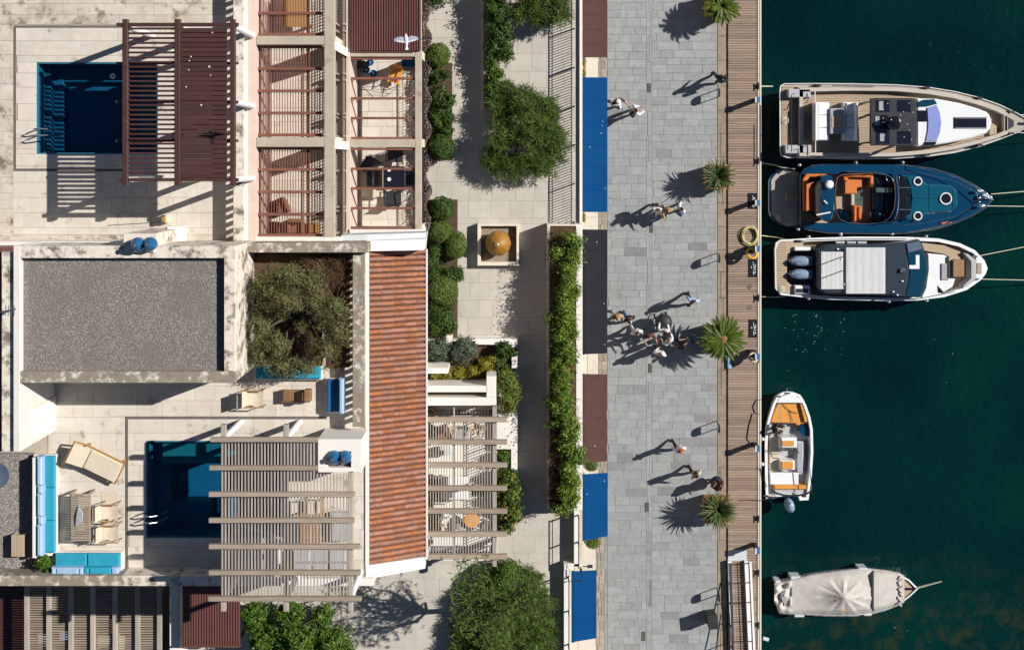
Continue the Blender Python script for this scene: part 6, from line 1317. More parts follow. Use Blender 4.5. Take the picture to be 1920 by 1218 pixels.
    if p['long']: g = MB(); g.loft([[(x, y, z + dz) for x, y in ((-w_, -.06), (w_, -.06), (w_ * .9, -.13), (-w_ * .9, -.13))] for z, w_ in ((1.64, .07), (1.5, .1), (1.32, .11), (1.22, .07))]); g.build('long_hair', X['P_' + p['hair']], p['o'], local=True)
    if p['skirt']: g = MB(); g.loft([[(r * math.cos(t), r * math.sin(t), z) for t in np.linspace(0, 6.28, 13)[:-1]] for z, r in ((1.02, .15), (.85, .2), (.5, .27))], False, False); g.build('skirt', X['P_' + p['legs']], p['o'], local=True, smooth=True)
    if p['hat']: g = MB(); g.lathe(0, .03, [(.115, 1.69 + dz), (.112, 1.74 + dz), (.07, 1.79 + dz), (.01, 1.8 + dz)], 14); g.add([(-.08, .12, 1.70 + dz), (.08, .12, 1.70 + dz), (.06, .23, 1.69 + dz), (-.06, .23, 1.69 + dz)], [(0, 1, 2, 3)]); g.build('cap', X['P_' + p['hat']], p['o'], local=True, smooth=True)
    if p['bag']:
        g = MB(); g.obox(.12, -.2, 1.0, 1.34, .28, .14, .15, .03) if p['bag'] != 'red' else g.tube([(-.12, .02, 1.46), (0, .12, 1.43), (.12, .02, 1.46), (.0, -.1, 1.47), (-.12, .02, 1.46)], .05, 6); g.build('bag' if p['bag'] != 'red' else 'scarf', X['P_' + p['bag']], p['o'], local=True)
# pram
c = P(1245, 606, .9); pm = thing('pram', 'black pram with a round hood in the crowd left of the cycad', 'pram', (c.x, c.y, 0), None, math.radians(10))
g = MB(); g.lathe(0, .05, [(.26, .5), (.37, .75), (.36, .98), (.26, 1.14), (.07, 1.2)], 16); g.build('hood', X['black'], pm, local=True, smooth=True)
g = MB(); g.box(-.2, -.35, .2, .1, .45, .7, .04); g.build('seat', X['P_dark'], pm, local=True); g = MB(); g.tube([(-.2, -.3, .6), (-.2, -.5, 1.02), (.2, -.5, 1.02), (.2, -.3, .6)], .015, 6); g.build('handle', X['steel'], pm, local=True)
for x, y in ((-.26, .25), (.26, .25), (-.26, -.25), (.26, -.25)): g = MB(); g.tube([(x, y + .13 * math.cos(t), .13 + .13 * math.sin(t)) for t in np.linspace(0, 6.28, 13)[:-1]], .025, 5, closed=True); g.build('wheel', X['black'], pm, local=True)
g = MB(); g.tube([(-.24, .25, .15), (0, 0, .45), (.24, -.25, .15)], .015, 5); g.tube([(.24, .25, .15), (0, 0, .45), (-.24, -.25, .15)], .015, 5); g.build('chassis', X['steel'], pm, local=True)

# ================================================================ THE GULL OVER THE ROOFS
zb = 18.6; c = P(762, 77, zb); gu = thing('seagull', 'white gull gliding with grey wings and dark wing tips over the sheet roof', 'bird', (c.x, c.y, zb), None, math.radians(4))
g = MB(); g.tube([(0, .2, .02), (0, .15, .03), (0, .05, .02), (0, -.1, 0), (0, -.17, 0)], [.012, .035, .055, .045, .02], 8); b = g.build('body', X['gull'], gu, local=True, smooth=True)
g = MB(); g.prism([(-.025, -.14), (.025, -.14), (.05, -.27), (-.05, -.27)], -.005, .005); g.build('tail', X['gull'], gu, local=True)
g = MB(); g.tube([(0, .19, .02), (0, .235, .015)], [.012, .004], 5); g.build('beak', X['yellow'], gu, local=True)
for s in (-1, 1):
    o_ = [(0, .08), (.16, .14), (.3, .11), (.44, .02), (.36, .0), (.28, -.0), (.16, -.02), (0, -.05)]
    g = MB(); top_ = [(s * x, y, .02 + .1 * min(x, .2) - .12 * max(0, x - .2)) for x, y in o_]; g.loft([[(x, y, z - .008) for x, y, z in top_], top_]); w_ = g.build('wing', X['gullgrey'], gu, local=True)
    g = MB(); tp = [(s * x, y, .031 + .1 * min(x, .2) - .12 * max(0, x - .2)) for x, y in ((.37, .075), (.47, .0), (.4, .0), (.36, .02))]; g.loft([[(x, y, z - .02) for x, y, z in tp], tp]); g.build('wing_tip', X['black'], w_, local=True)
    g = MB(); g.loft([[(s * x, y, .012 + .1 * min(x, .2) - .12 * max(0, x - .2) + dz_) for x, y in ((.02, -.03), (.16, .005), (.28, .02), (.28, -.01), (.16, -.035), (.02, -.06))] for dz_ in (0, .012)]); g.build('trailing_edge', X['gull'], w_, local=True)

# ================================================================ TERRACE FURNITURE AND SMALL THINGS
def jar(label, px, py, z, r=.24, grp=None):
    c = P(px, py, z + .4); o = thing('glass_jar', label, 'jar', (c.x, c.y, z), grp)
    g = MB(); g.lathe(0, 0, [(r * .7, 0), (r, .12), (r, .32), (r * .7, .45), (r * .3, .52), (r * .27, .6), (r * .36, .62)], 20); g.build('body', X['glassblue'], o, local=True, smooth=True); g = MB(); g.lathe(0, 0, [(r * .24, .6), (r * .2, .635)], 12); g.build('stopper', X['wicker'], o, local=True)
ped = MB(); ped.pbox(231, 438, 289, 473, ZT - .02, 12.42, .015); o = ped.build('stone_plinth', X['worn']); tag(o, 'cracked square plinth under the two blue jars above the gravel roof', 'plinth')
jar('left of two blue glass jars on the cracked plinth', 256, 459, 12.42, .25, 'blue jars'); jar('right of two blue glass jars on the cracked plinth', 279, 458, 12.42, .24, 'blue jars')
jar('left of two blue glass jars in the chimney recess', 625, 859, 10.65, .26, 'blue jars'); jar('right of two blue glass jars in the chimney recess', 646, 858, 10.65, .24, 'blue jars')
g = MB(); g.pbox(313, 425, 341, 458, ZT, 9.6, .02); o = g.build('white_plinth', X['whitepaint']); tag(o, 'plain white block right of the jars at the foot of the upper terrace', 'plinth')
c = P(307, 411, 9.4); lp = thing('lantern', 'small tan lantern standing on the upper terrace', 'lantern', (c.x, c.y, ZT)); g = MB(); g.box(-.11, -.14, .11, .14, 0, .35, .03); g.build('base', X['canvas'], lp, local=True); g = MB(); g.box(-.07, -.09, .07, .09, .35, .52, .02); g.build('cap', X['ochrewicker'], lp, local=True); g = MB(); g.tube([(-.12, -.12, .02), (-2.2, -.25, .02)], .012, 5); g.build('cable', X['slate'], lp, local=True)
def pool_rail(label, px0, py, px1):
    a, b_ = P(px0, py, ZT + .8), P(px1, py, ZT + .5); o = thing('pool_handrail', label, 'handrail', (b_.x, b_.y, ZT))
    for dy, nm in ((0, 'rail'), (.24, 'rail')):
        g = MB(); g.tube([(0, dy, -.3), (0, dy, .35), (.08, dy, .6), (.3, dy, .68), (.55, dy, .55), (.75, dy, -.15)], .028, 8); g.build(nm, X['steel'], o, local=True, smooth=True)
pool_rail('stainless handrail at the west end of the upper pool', 50, 254, 62); pool_rail('stainless handrail at the west end of the lower pool', 255, 978, 268)
c = P(211, 143, ZT - .1); lf = thing('pool_float', 'small round pale float on the upper pool', 'float', (c.x, c.y, ZT - .13)); g = MB(); g.tube([(.075 * math.cos(t), .075 * math.sin(t), .03) for t in np.linspace(0, 6.28, 15)[:-1]], .03, 6, closed=True); g.build('ring', X['gel'], lf, local=True, smooth=True); g = MB(); g.lathe(0, 0, [(.03, 0), (.03, .03)], 8); g.build('core', X['L_top'], lf, local=True)
# --- built-in sofas with turquoise cushions
sf = thing('garden_sofa', 'long pale bench with three turquoise cushions along the west side of the lower terrace', 'sofa', (P(85, 945, ZT).x, P(85, 945, ZT).y, ZT))
g = MB(); g.pbox(62, 852, 105.5, 1042, ZT, ZT + .3, .02); g.build('base', X['white'], sf); g = MB(); g.pbox(60, 858, 67, 1046, ZT, ZT + .68, .02); g.build('back_wall', X['white'], sf)
for y0, y1 in ((855, 914), (914.6, 975.5), (976.1, 1036)): g = MB(); g.pbox(77.5, y0, 102, y1, ZT + .3, ZT + .46, .04); g.build('cushion', X['turq'], sf)
for y0, y1, dx in ((857, 910, 0), (910.5, 926, 1), (926.5, 968, .5), (968.5, 984, 1.5), (984.5, 1043, .3)): g = MB(); g.pbox(67.5 + dx, y0, 78 + dx, y1, ZT + .32, ZT + .78, .06); g.build('back_cushion', X['pale'], sf)
sf = thing('garden_sofa', 'pale bench with two turquoise cushions along the south wall of the lower terrace', 'sofa', (P(160, 1055, ZT).x, P(160, 1055, ZT).y, ZT))
g = MB(); g.pbox(99, 1035, 229, 1077, ZT, ZT + .3, .02); g.build('base', X['white'], sf)
for x0, x1 in ((102.5, 162), (163.5, 224)): g = MB(); g.pbox(x0, 1038, x1, 1063.5, ZT + .3, ZT + .46, .04); g.build('cushion', X['turq'], sf)
for x0, x1 in ((95, 103.5), (104, 146.5), (147, 155.5), (156, 166), (166.5, 207.5), (208, 221)): g = MB(); g.pbox(x0, 1064, x1, 1077, ZT + .32, ZT + .72, .05); g.build('back_cushion', X['pale'] if x0 < 156 or x0 > 200 else X['turq'], sf)
sf = thing('garden_sofa', 'blue cushioned bench under the olive tree at the courtyard edge', 'sofa', (P(540, 698, ZT).x, P(540, 698, ZT).y, ZT))
g = MB(); g.pbox(476, 686, 604, 712, ZT, ZT + .28, .02); g.build('base', X['white'], sf)
for x0, x1 in ((479, 540), (540.8, 601)): g = MB(); g.pbox(x0, 687, x1, 710, ZT + .28, ZT + .42, .04); g.build('cushion', X['turq'], sf)
sf = thing('daybed', 'deep blue daybed with a pale backrest beside the grey balustrade', 'daybed', (P(627, 742, ZT).x, P(627, 742, ZT).y, ZT))
g = MB(); g.pbox(611, 709, 643, 774, ZT + .08, ZT + .26, .02); g.build('frame', X['whitepaint'], sf); g = MB(); g.pbox(612, 711, 636, 772, ZT + .26, ZT + .44, .04); g.build('mattress', X['blue'], sf); g = MB(); g.pbox(635, 710, 644, 776, ZT + .2, ZT + .78, .05); g.build('backrest', X['pale'], sf)
for x, y in ((613, 712), (613, 772), (641, 712), (641, 772)): c = P(x, y, ZT + .05); g = MB(); g.box(c.x - .03, c.y - .03, c.x + .03, c.y + .03, ZT, ZT + .08); g.build('leg', X['wicker'], sf)
# --- sun lounger, tilted in plan
c = P(180, 866, ZT + .35); ang = math.atan2(-(887 - 845), 222 - 136); lo = thing('sun_lounger', 'cream canvas sun lounger set askew on the lower terrace', 'lounger', (c.x, c.y, ZT), None, ang)
for s in (-1, 1): g = MB(); g.bar((-.6, s * .41, .32), (.98, s * .41, .32), .06, .06); g.bar((-.6, s * .41, .32), (-1.02, s * .43, .62), .05, .05); g.build('side_rail', X['ochrewicker'], lo, local=True)
for x in (-.55, .9):
    for s in (-1, 1): g = MB(); g.box(x - .03, s * .41 - .03, x + .03, s * .41 + .03, 0, .3); g.build('leg', X['ochrewicker'], lo, local=True)
g = MB(); g.box(-.34, -.38, .93, .38, .35, .44, .03); g.build('mattress', X['canvas'], lo, local=True); g = MB(); g.loft([[(-.36, -.38, .36), (-.36, .38, .36), (-.36, .38, .44), (-.36, -.38, .44)], [(-.93, -.38, .62), (-.93, .38, .62), (-.95, .38, .7), (-.95, -.38, .7)]]); g.build('backrest', X['canvas'], lo, local=True)
g = MB(); g.bar((-1.0, -.45, .62), (-1.0, .45, .62), .05, .05); g.build('head_bar', X['ochrewicker'], lo, local=True); g = MB(); g.bar((.98, -.43, .32), (.98, .43, .32), .05, .05); g.build('foot_bar', X['ochrewicker'], lo, local=True)
# --- slatted table with something folded on it
tb = thing('slatted_table', 'weathered slatted teak table beside the turquoise sofa', 'table', (P(150, 970, ZT).x, P(150, 970, ZT).y, ZT))
y = 925
while y < 1014: g = MB(); g.pbox(132.5, y, 168, y + 3.3, ZT + .68, ZT + .72, .004); g.build('slat', X['greywood'], tb); y += 4.5
for x in (131, 166.5): g = MB(); g.pbox(x, 923, x + 3, 1016, ZT + .6, ZT + .675); g.build('side_rail', X['greywood'], tb)
for x, y in ((133, 926), (167, 926), (133, 1013), (167, 1013)): c = P(x, y, ZT + .6); g = MB(); g.box(c.x - .04, c.y - .04, c.x + .04, c.y + .04, ZT, ZT + .6); g.build('leg', X['greywood'], tb)
c = P(147, 968, ZT + .8); g = MB(); zt0 = ZT + .73
for k in range(5): g.tube([(c.x - .1 + .05 * k, c.y - .35 + .03 * k, zt0 + .03), (c.x - .03 + .04 * k, c.y + .05, zt0 + .08), (c.x + .03 * k, c.y + .38 - .04 * k, zt0 + .03)], [.03, .045, .02], 5)
o = g.build('folded_cloth', X['canvas_grey'], None, smooth=True, loc=(c.x, c.y, zt0)); tag(o, 'crumpled grey and white cloth lying on the slatted table', 'cloth'); o['kind'] = 'x'; del o['kind']
# --- chairs
def sling_chair(label, px, py, z, rz, m, mw, grp, w_=.56, d=.58):
    c = P(px, py, z + .4); o = thing('armchair', label, 'chair', (c.x, c.y, z), grp, rz)        # faces local -x, back at +x? seat in the middle
    g = MB(); g.grid([[(-d / 2 + d * i / 6, -w_ / 2 + w_ * j / 2, .40 - .04 * math.sin(math.pi * i / 6)) for j in range(3)] for i in range(7)][::-1]); g.build('seat', m, o, local=True, smooth=True)
    g = MB(); g.grid([[(d / 2 + .12 * i / 4, -w_ / 2 + w_ * j / 2, .42 + .42 * i / 4) for j in range(3)] for i in range(5)][::-1]); g.build('backrest', m, o, local=True)
    for s in (-1, 1):
        g = MB(); g.bar((-d / 2 - .05, s * (w_ / 2 + .03), .6), (d / 2 + .08, s * (w_ / 2 + .03), .6), .045, .025); g.build('armrest', mw, o, local=True)
        for x in (-d / 2, d / 2): g = MB(); g.tube([(x - .03, s * (w_ / 2 + .03), 0), (x, s * (w_ / 2 + .03), .6)], .018, 5); g.build('leg', mw, o, local=True)
    return o
ch0 = sling_chair('upper of two cream sling chairs beside the slatted table', 206, 959, ZT, math.pi, X['canvas'], X['ochrewicker'], 'sling chairs'); p = P(207.5, 998, ZT + .4); copy_thing(ch0, (p.x, p.y, ZT), 'lower of two cream sling chairs beside the slatted table')
p = P(479, 746, ZT + .4); copy_thing(ch0, (p.x, p.y, ZT), 'cream sling chair south of the courtyard'); p = P(590, 950, ZT + .4); copy_thing(ch0, (p.x, p.y, ZT), 'cream sling chair under the wooden pergola', 1.57)
g = MB(); g.pbox(190, 921, 222, 942, ZT, ZT + .012); o = g.build('mat', X['canvas']); tag(o, 'small tan mat above the two sling chairs', 'mat')
wl = thing('wood_lounger', 'reddish slatted wood lounger left of the blue daybed', 'lounger', (P(555, 742, ZT).x, P(555, 742, ZT).y, ZT))
x = 531
while x < 570: g = MB(); g.pbox(x, 731.5, x + 4.6, 751.5, ZT + .36, ZT + .40, .006); g.build('slat', X['teak'], wl); x += 5.2
g = MB(); g.pbox(570, 731, 582, 752.5, ZT + .42, ZT + .8, .02); g.build('backrest', X['teak'], wl)
for y in (730.5, 751.8): g = MB(); g.pbox(528, y, 582, y + 1.8, ZT + .28, ZT + .35); g.build('side_rail', X['teak'], wl)
for x, y in ((531, 732), (578, 732), (531, 752), (578, 752)): c = P(x, y, ZT + .2); g = MB(); g.box(c.x - .03, c.y - .03, c.x + .03, c.y + .03, ZT, ZT + .3); g.build('leg', X['teak'], wl)
tt = thing('teak_table', 'brown teak table under the wooden pergola', 'table', (P(582, 990, ZT).x, P(582, 990, ZT).y, ZT))
y = 964
while y < 1016: g = MB(); g.pbox(562, y, 603, y + 4.4, ZT + .66, ZT + .7, .004); g.build('slat', X['teak'], tt); y += 5
for x, y in ((564, 966), (601, 966), (564, 1013), (601, 1013)): c = P(x, y, ZT + .6); g = MB(); g.box(c.x - .035, c.y - .035, c.x + .035, c.y + .035, ZT, ZT + .66); g.build('leg', X['teak'], tt)
sf = thing('garden_sofa', 'grey three seat sofa at the south end under the wooden pergola', 'sofa', (P(598, 1050, ZT).x, P(598, 1050, ZT).y, ZT))
g = MB(); g.pbox(546, 1032, 651, 1070, ZT + .05, ZT + .3, .02); g.build('base', X['wicker'], sf)
for k in range(3): g = MB(); g.pbox(548 + 34 * k, 1031, 581 + 34 * k, 1058, ZT + .3, ZT + .46, .05); g.build('cushion', X['canvas_grey'], sf); g = MB(); g.pbox(549 + 34 * k, 1057, 580 + 34 * k, 1069, ZT + .4, ZT + .8, .06); g.build('back_cushion', X['canvas_grey'], sf)
g = MB(); g.pbox(620, 962, 652, 1015, ZT + .05, ZT + .42, .05); o = g.build('ottoman', X['canvas_grey']); tag(o, 'long grey upholstered bench right of the teak table', 'bench')
g = MB(); g.pbox(509, 1011, 527, 1018, ZT, ZT + .3, .01); g.pbox(509, 1018.2, 519, 1066, ZT, ZT + .3, .01); o = g.build('low_wall', X['white']); tag(o, 'low white L-shaped kerb under the wooden pergola', 'kerb')
# west gravel strip with stool, plant and the dish at the frame edge
gs = MB(); gs.pbox(-160, 848, 63.5, 1078, ZT - .02, ZT + .02); o = gs.build('gravel_strip', X['gravel_bed'], kind='structure')
n = 3500; a, b2 = P(-5, 850, ZT), P(62, 1077, ZT); V = O[None] * RNG.uniform(.02, .055, n)[:, None, None] + np.stack([RNG.uniform(a.x, b2.x, n), RNG.uniform(b2.y, a.y, n), np.full(n, ZT + .02)], 1)[:, None]
np_mesh('gravel', V.reshape(-1, 3), (np.arange(n)[:, None, None] * 5 + np.array([[0, 1, 4], [1, 2, 4], [2, 3, 4], [3, 0, 4]])[None]).reshape(-1, 3), X['gravel'], None, kind='stuff')
st = thing('wood_stool', 'square slatted wood table on the gravel in the lower left corner', 'table', (P(33, 1022, ZT).x, P(33, 1022, ZT).y, ZT))
for k in range(5): g = MB(); g.pbox(21 + 4.9 * k, 1002, 25.5 + 4.9 * k, 1043, ZT + .4, ZT + .45, .006); g.build('slat', X['boatteak'], st)
for x, y in ((23, 1004), (43, 1004), (23, 1041), (43, 1041)): c = P(x, y, ZT + .4); g = MB(); g.box(c.x - .03, c.y - .03, c.x + .03, c.y + .03, ZT, ZT + .4); g.build('leg', X['boatteak'], st)
c = P(-6, 890, ZT + .9); ds = thing('satellite_dish', 'dark dish half cut off by the left edge over the gravel', 'dish', (c.x, c.y, ZT)); g = MB(); g.lathe(0, 0, [(.05, .75), (.35, .85), (.5, 1.0), (.48, 1.0), (.3, .9)], 20); g.build('bowl', X['cowldark'], ds, local=True, smooth=True); g = MB(); g.tube([(0, 0, 0), (0, 0, .78)], .03, 6); g.build('mast', X['steel'], ds, local=True)
c = P(0, 585, 12.6); an = thing('roof_antenna', 'pale metal antenna arm over the white wall at the left edge', 'antenna', (c.x, c.y, 12.3)); g = MB(); g.tube([(-1.2, -.25, .5), (.6, .12, .45)], .03, 6); g.build('arm', X['steel'], an, local=True)
for k in range(4): g = MB(); g.tube([(.25 + .1 * k, -.12, .47), (.27 + .1 * k, .26, .47)], .012, 5); g.build('element', X['steel'], an, local=True)
g = MB(); g.tube([(.35, .06, 0), (.35, .06, .46)], .025, 6); g.build('mast', X['steel'], an, local=True)
# --- west court: wicker armchairs and the big plank table
def wicker(label, px, py, z, rz, m, w_=.72, grp='wicker seats in the slatted court', back=True):
    c = P(px, py, z + .4); o = thing('wicker_armchair' if back else 'wicker_pouf', label, 'chair' if back else 'pouf', (c.x, c.y, z), grp, rz)
    g = MB(); g.box(-w_ / 2, -w_ / 2, w_ / 2, w_ / 2, .04, .42, .04); g.build('seat', m, o, local=True)
    if back:
        g = MB(); g.box(-w_ / 2, w_ / 2 - .12, w_ / 2, w_ / 2 + .02, .42, .82, .04); g.build('backrest', m, o, local=True)
        for s in (-1, 1): g = MB(); g.box(s * w_ / 2 - .07, -w_ / 2, s * w_ / 2 + .07, w_ / 2 - .13, .3, .6, .03); g.build('arm', m, o, local=True)
    else: g = MB(); g.box(-w_ / 2 + .03, -w_ / 2 + .03, w_ / 2 - .03, w_ / 2 - .03, .42, .5, .04); g.build('cushion', m, o, local=True)
    return o
wicker('brown wicker armchair turned at an angle in the slatted court', 524, 389, ZC, .4, X['wicker'], .62); wicker('brown wicker armchair square to the south end of the slatted court', 555, 424, ZC, 0, X['wicker'], .56); wicker('ochre wicker pouf beside the south end of the slatted court', 586, 429, ZC, 0, X['ochrewicker'], .44, back=False); wicker('dark wicker armchair in the south west corner of the slatted court', 505, 430, ZC, 3.1, X['wicker'], .6)
pt = thing('plank_table', 'wide golden plank table at the north end of the slatted court', 'table', (P(555, 10, ZC).x, P(555, 10, ZC).y, ZC))
for k in range(5): g = MB(); g.pbox(530 + 10.2 * k, -40, 539.7 + 10.2 * k, 51, ZC + .7, ZC + .75, .006); g.build('plank', X['ochrewicker'], pt)
for x, y in ((533, 47), (578, 47), (533, -35), (578, -35)): c = P(x, y, ZC + .6); g = MB(); g.box(c.x - .05, c.y - .05, c.x + .05, c.y + .05, ZC, ZC + .7); g.build('leg', X['teak'], pt)
# --- east court: dining set, pots, orange chair, drying rack
dt = thing('dining_table', 'dark glass dining table with two white plates in the east court', 'table', (P(736, 332, ZD).x, P(736, 332, ZD).y, ZD))
g = MB(); g.pbox(720, 312, 758, 352, ZD + .7, ZD + .74, .01); g.build('top', X['darkglass'], dt); g = MB(); g.pbox(717, 312, 722.5, 352, ZD + .66, ZD + .69, .006); g.build('apron', X['canvas'], dt)
for x, y in ((721, 315), (756, 315), (721, 350), (756, 350)): c = P(x, y, ZD + .6); g = MB(); g.box(c.x - .03, c.y - .03, c.x + .03, c.y + .03, ZD, ZD + .66); g.build('leg', X['black'], dt)
for y, lab in ((318, 'upper'), (336, 'lower')):
    c = P(730, y, ZD + .75); g = MB(); g.lathe(c.x, c.y, [(.03, ZD + .742), (.03, ZD + .744), (.075, ZD + .76), (.08, ZD + .775), (.035, ZD + .755)], 18); o = g.build('plate', X['gel'], None, smooth=True); tag(o, lab + ' white plate on the dark dining table', 'plate', 'plates on the dining table')
dc = sling_chair('dark dining chair on the west side of the glass table', 706, 334, ZD, math.pi, X['charcoal'], X['black'], 'dark dining chairs', .6, .5)
for lab, x, y, rz in (('dark dining chair on the east side of the glass table', 768, 334, 0), ('dark dining chair north of the glass table', 740, 293, 1.57), ('dark dining chair south of the glass table', 737, 370, -1.57), ('dark dining chair at the north west corner of the dining court', 697, 312, 2.6)): p = P(x, y, ZD + .4); copy_thing(dc, (p.x, p.y, ZD), lab, rz)
g = MB(); g.pbox(678, 355, 718, 369, ZD + .4, ZD + .43, .006)
for x, y in ((680, 357), (716, 357), (680, 367), (716, 367)): c = P(x, y, ZD + .3); g.box(c.x - .02, c.y - .02, c.x + .02, c.y + .02, ZD, ZD + .4)
o = g.build('bench_table', X['canvas'], None, loc=(P(698, 362, ZD).x, P(698, 362, ZD).y, ZD)); tag(o, 'low cream bench south west of the dining table', 'bench')
for k, (x, y, r) in enumerate(((694, 117, .14), (687, 131, .14), (700, 138, .15))):
    c = P(x, y, ZD + .3); o = thing('pot', ['blue pot nearest the wall', 'blue pot left of the other two', 'blue pot furthest from the wall'][k] + ' in the shaded corner of the east court', 'pot', (c.x, c.y, ZD), 'blue pots'); g = MB(); g.lathe(0, 0, [(r * .7, 0), (r, .25), (r * 1.05, .3), (r * .85, .3), (r * .8, .26)], 16); g.build('body', X['blue'], o, local=True, smooth=True); g = MB(); g.lathe(0, 0, [(r * .3, .2), (r * .25, .34)], 8); g.build('stem', X['whitepaint'], o, local=True)
g = MB(); g.pbox(753, 112, 776, 125, ZD, ZD + .5, .02); o = g.build('storage_box', X['blue']); tag(o, 'dark blue storage box in the north east corner of the court', 'box')
g = MB(); g.pbox(667, 113, 683, 131, ZD, ZD + .5, .05); o = g.build('storage_box', X['charcoal']); tag(o, 'dark covered box in the north west corner of the court', 'box')
sling_chair('orange sling chair in the east court', 742, 142, ZD, 1.3, X['amber'], X['yellow'], None, .4, .6)
g = MB(); g.pbox(735, 148, 748, 154, ZD + .3, ZD + .42, .02); o = g.build('cushion', X['redcloth']); tag(o, 'coral cushion south of the orange sling chair', 'cushion')
dr_ = thing('drying_rack', 'thin wire drying rack on the floor of the east court', 'rack', (P(705, 165, ZD).x, P(705, 165, ZD).y, ZD))
W = [P(*q, ZD + .5) for q in ((678, 168), (704, 153), (738, 150), (742, 168), (728, 176))]
g = MB(); g.tube([tuple(p) for p in W], .012, 5, closed=True); g.build('frame', X['black'], dr_); g = MB(); g.tube([W[0], W[3]], .01, 5); g.tube([W[1], W[4]], .01, 5); g.build('wire', X['black'], dr_)
for p in (W[0], W[2], W[4]): g = MB(); g.tube([tuple(p), (p.x, p.y, ZD)], .012, 5); g.build('leg', X['black'], dr_)
# --- under the right pergola
zf = ZG + .03
wt = thing('dining_table', 'white square table under the right hand pergola', 'table', (P(848, 918, zf).x, P(848, 918, zf).y, zf)); g = MB(); g.pbox(826, 893, 880, 936, zf + .7, zf + .74, .01); g.build('top', X['whitepaint'], wt)
for x, y in ((829, 896), (877, 896), (829, 933), (877, 933)): c = P(x, y, zf + .6); g = MB(); g.box(c.x - .03, c.y - .03, c.x + .03, c.y + .03, zf, zf + .7); g.build('leg', X['whitepaint'], wt)
wc = sling_chair('dark chair at the west side of the white table', 824, 906, zf, math.pi, X['charcoal'], X['canvas'], 'chairs under the right pergola', .44, .4)
for lab, x, y, rz in (('dark chair at the south west corner of the white table', 826, 931, math.pi), ('dark chair at the east side of the white table', 893, 918, 0), ('striped chair at the west wall near the white table', 806, 905, 3.0), ('striped chair at the north end under the right pergola', 812, 806, 2.6), ('dark chair against the eave south of the white table', 806, 940, 2.9)): p = P(x, y, zf + .4); copy_thing(wc, (p.x, p.y, zf), lab, rz)
sling_chair('blue grey armchair at the north end under the right pergola', 868, 812, zf, 1.5, X['canvas_grey'], X['canvas'], None, .5, .5); sling_chair('brown armchair left of the blue grey one under the right pergola', 833, 812, zf, 2.0, X['wicker'], X['canvas'], None, .55, .55); sling_chair('cream armchair right of the blue grey one under the right pergola', 897, 806, zf, 1.2, X['canvas'], X['ochrewicker'], None, .42, .42)
gt = thing('glass_table', 'pale glass table with rounded corners under the right pergola', 'table', (P(829, 845, zf).x, P(829, 845, zf).y, zf)); g = MB(); c = P(829, 845, zf + .4); g.prism([(c.x + .38 * math.copysign(abs(math.cos(t)) ** .4, math.cos(t)), c.y + .2 * math.copysign(abs(math.sin(t)) ** .4, math.sin(t))) for t in np.linspace(0, 6.28, 33)[:-1]], zf + .4, zf + .43); g.build('top', X['galv'], gt)
for dx in (-.3, .3): g = MB(); g.box(c.x + dx - .03, c.y - .1, c.x + dx + .03, c.y + .1, zf, zf + .4); g.build('leg', X['whitepaint'], gt)
rt = thing('round_table', 'round orange table under the right hand pergola', 'table', (P(884, 974, zf).x, P(884, 974, zf).y, zf)); c = P(884, 974, zf + .6); g = MB(); g.lathe(c.x, c.y, [(.3, zf + .62), (.32, zf + .64), (.3, zf + .66)], 24); g.build('top', X['amber'], rt, smooth=False); g = MB(); g.lathe(c.x, c.y, [(.16, zf), (.04, zf + .06), (.04, zf + .62)], 10); g.build('pedestal', X['black'], rt)
g = MB(); c = P(864, 986, zf + .4); g.lathe(c.x, c.y, [(.12, zf), (.2, zf + .35), (.2, zf + .43), (.15, zf + .45)], 14); o = g.build('stool', X['canvas_grey'], None, smooth=True); tag(o, 'grey rounded stool left of the round orange table', 'stool')
sling_chair('white chair right of the round orange table', 904, 978, zf, -.4, X['whitepaint'], X['whitepaint'], None, .42, .3); sling_chair('white chair left of the grey rounded stool', 836, 972, zf, 2.6, X['whitepaint'], X['whitepaint'], None, .42, .3); wicker('brown wicker armchair against the eave beside the white chair', 815, 976, zf, 1.57, X['ochrewicker'], .62, None)
# under the low southern pergola
z2 = 2.4
g = MB(); g.pbox(180, 1192, 300, 1218, z2, z2 + .45, .03); o = g.build('cream_bench', X['canvas']); tag(o, 'long cream bench under the shaded low pergola', 'bench')
g = MB(); g.pbox(66, 1192, 84, 1240, z2, z2 + .7, .04); o = g.build('cream_chair', X['white']); tag(o, 'white upholstered block under the west bay of the low pergola', 'chair')
g = MB(); g.pbox(110, 1184, 126, 1200, z2, z2 + .5, .04); o = g.build('blue_cushion', X['pale']); tag(o, 'pale blue cushion under the low pergola', 'cushion')
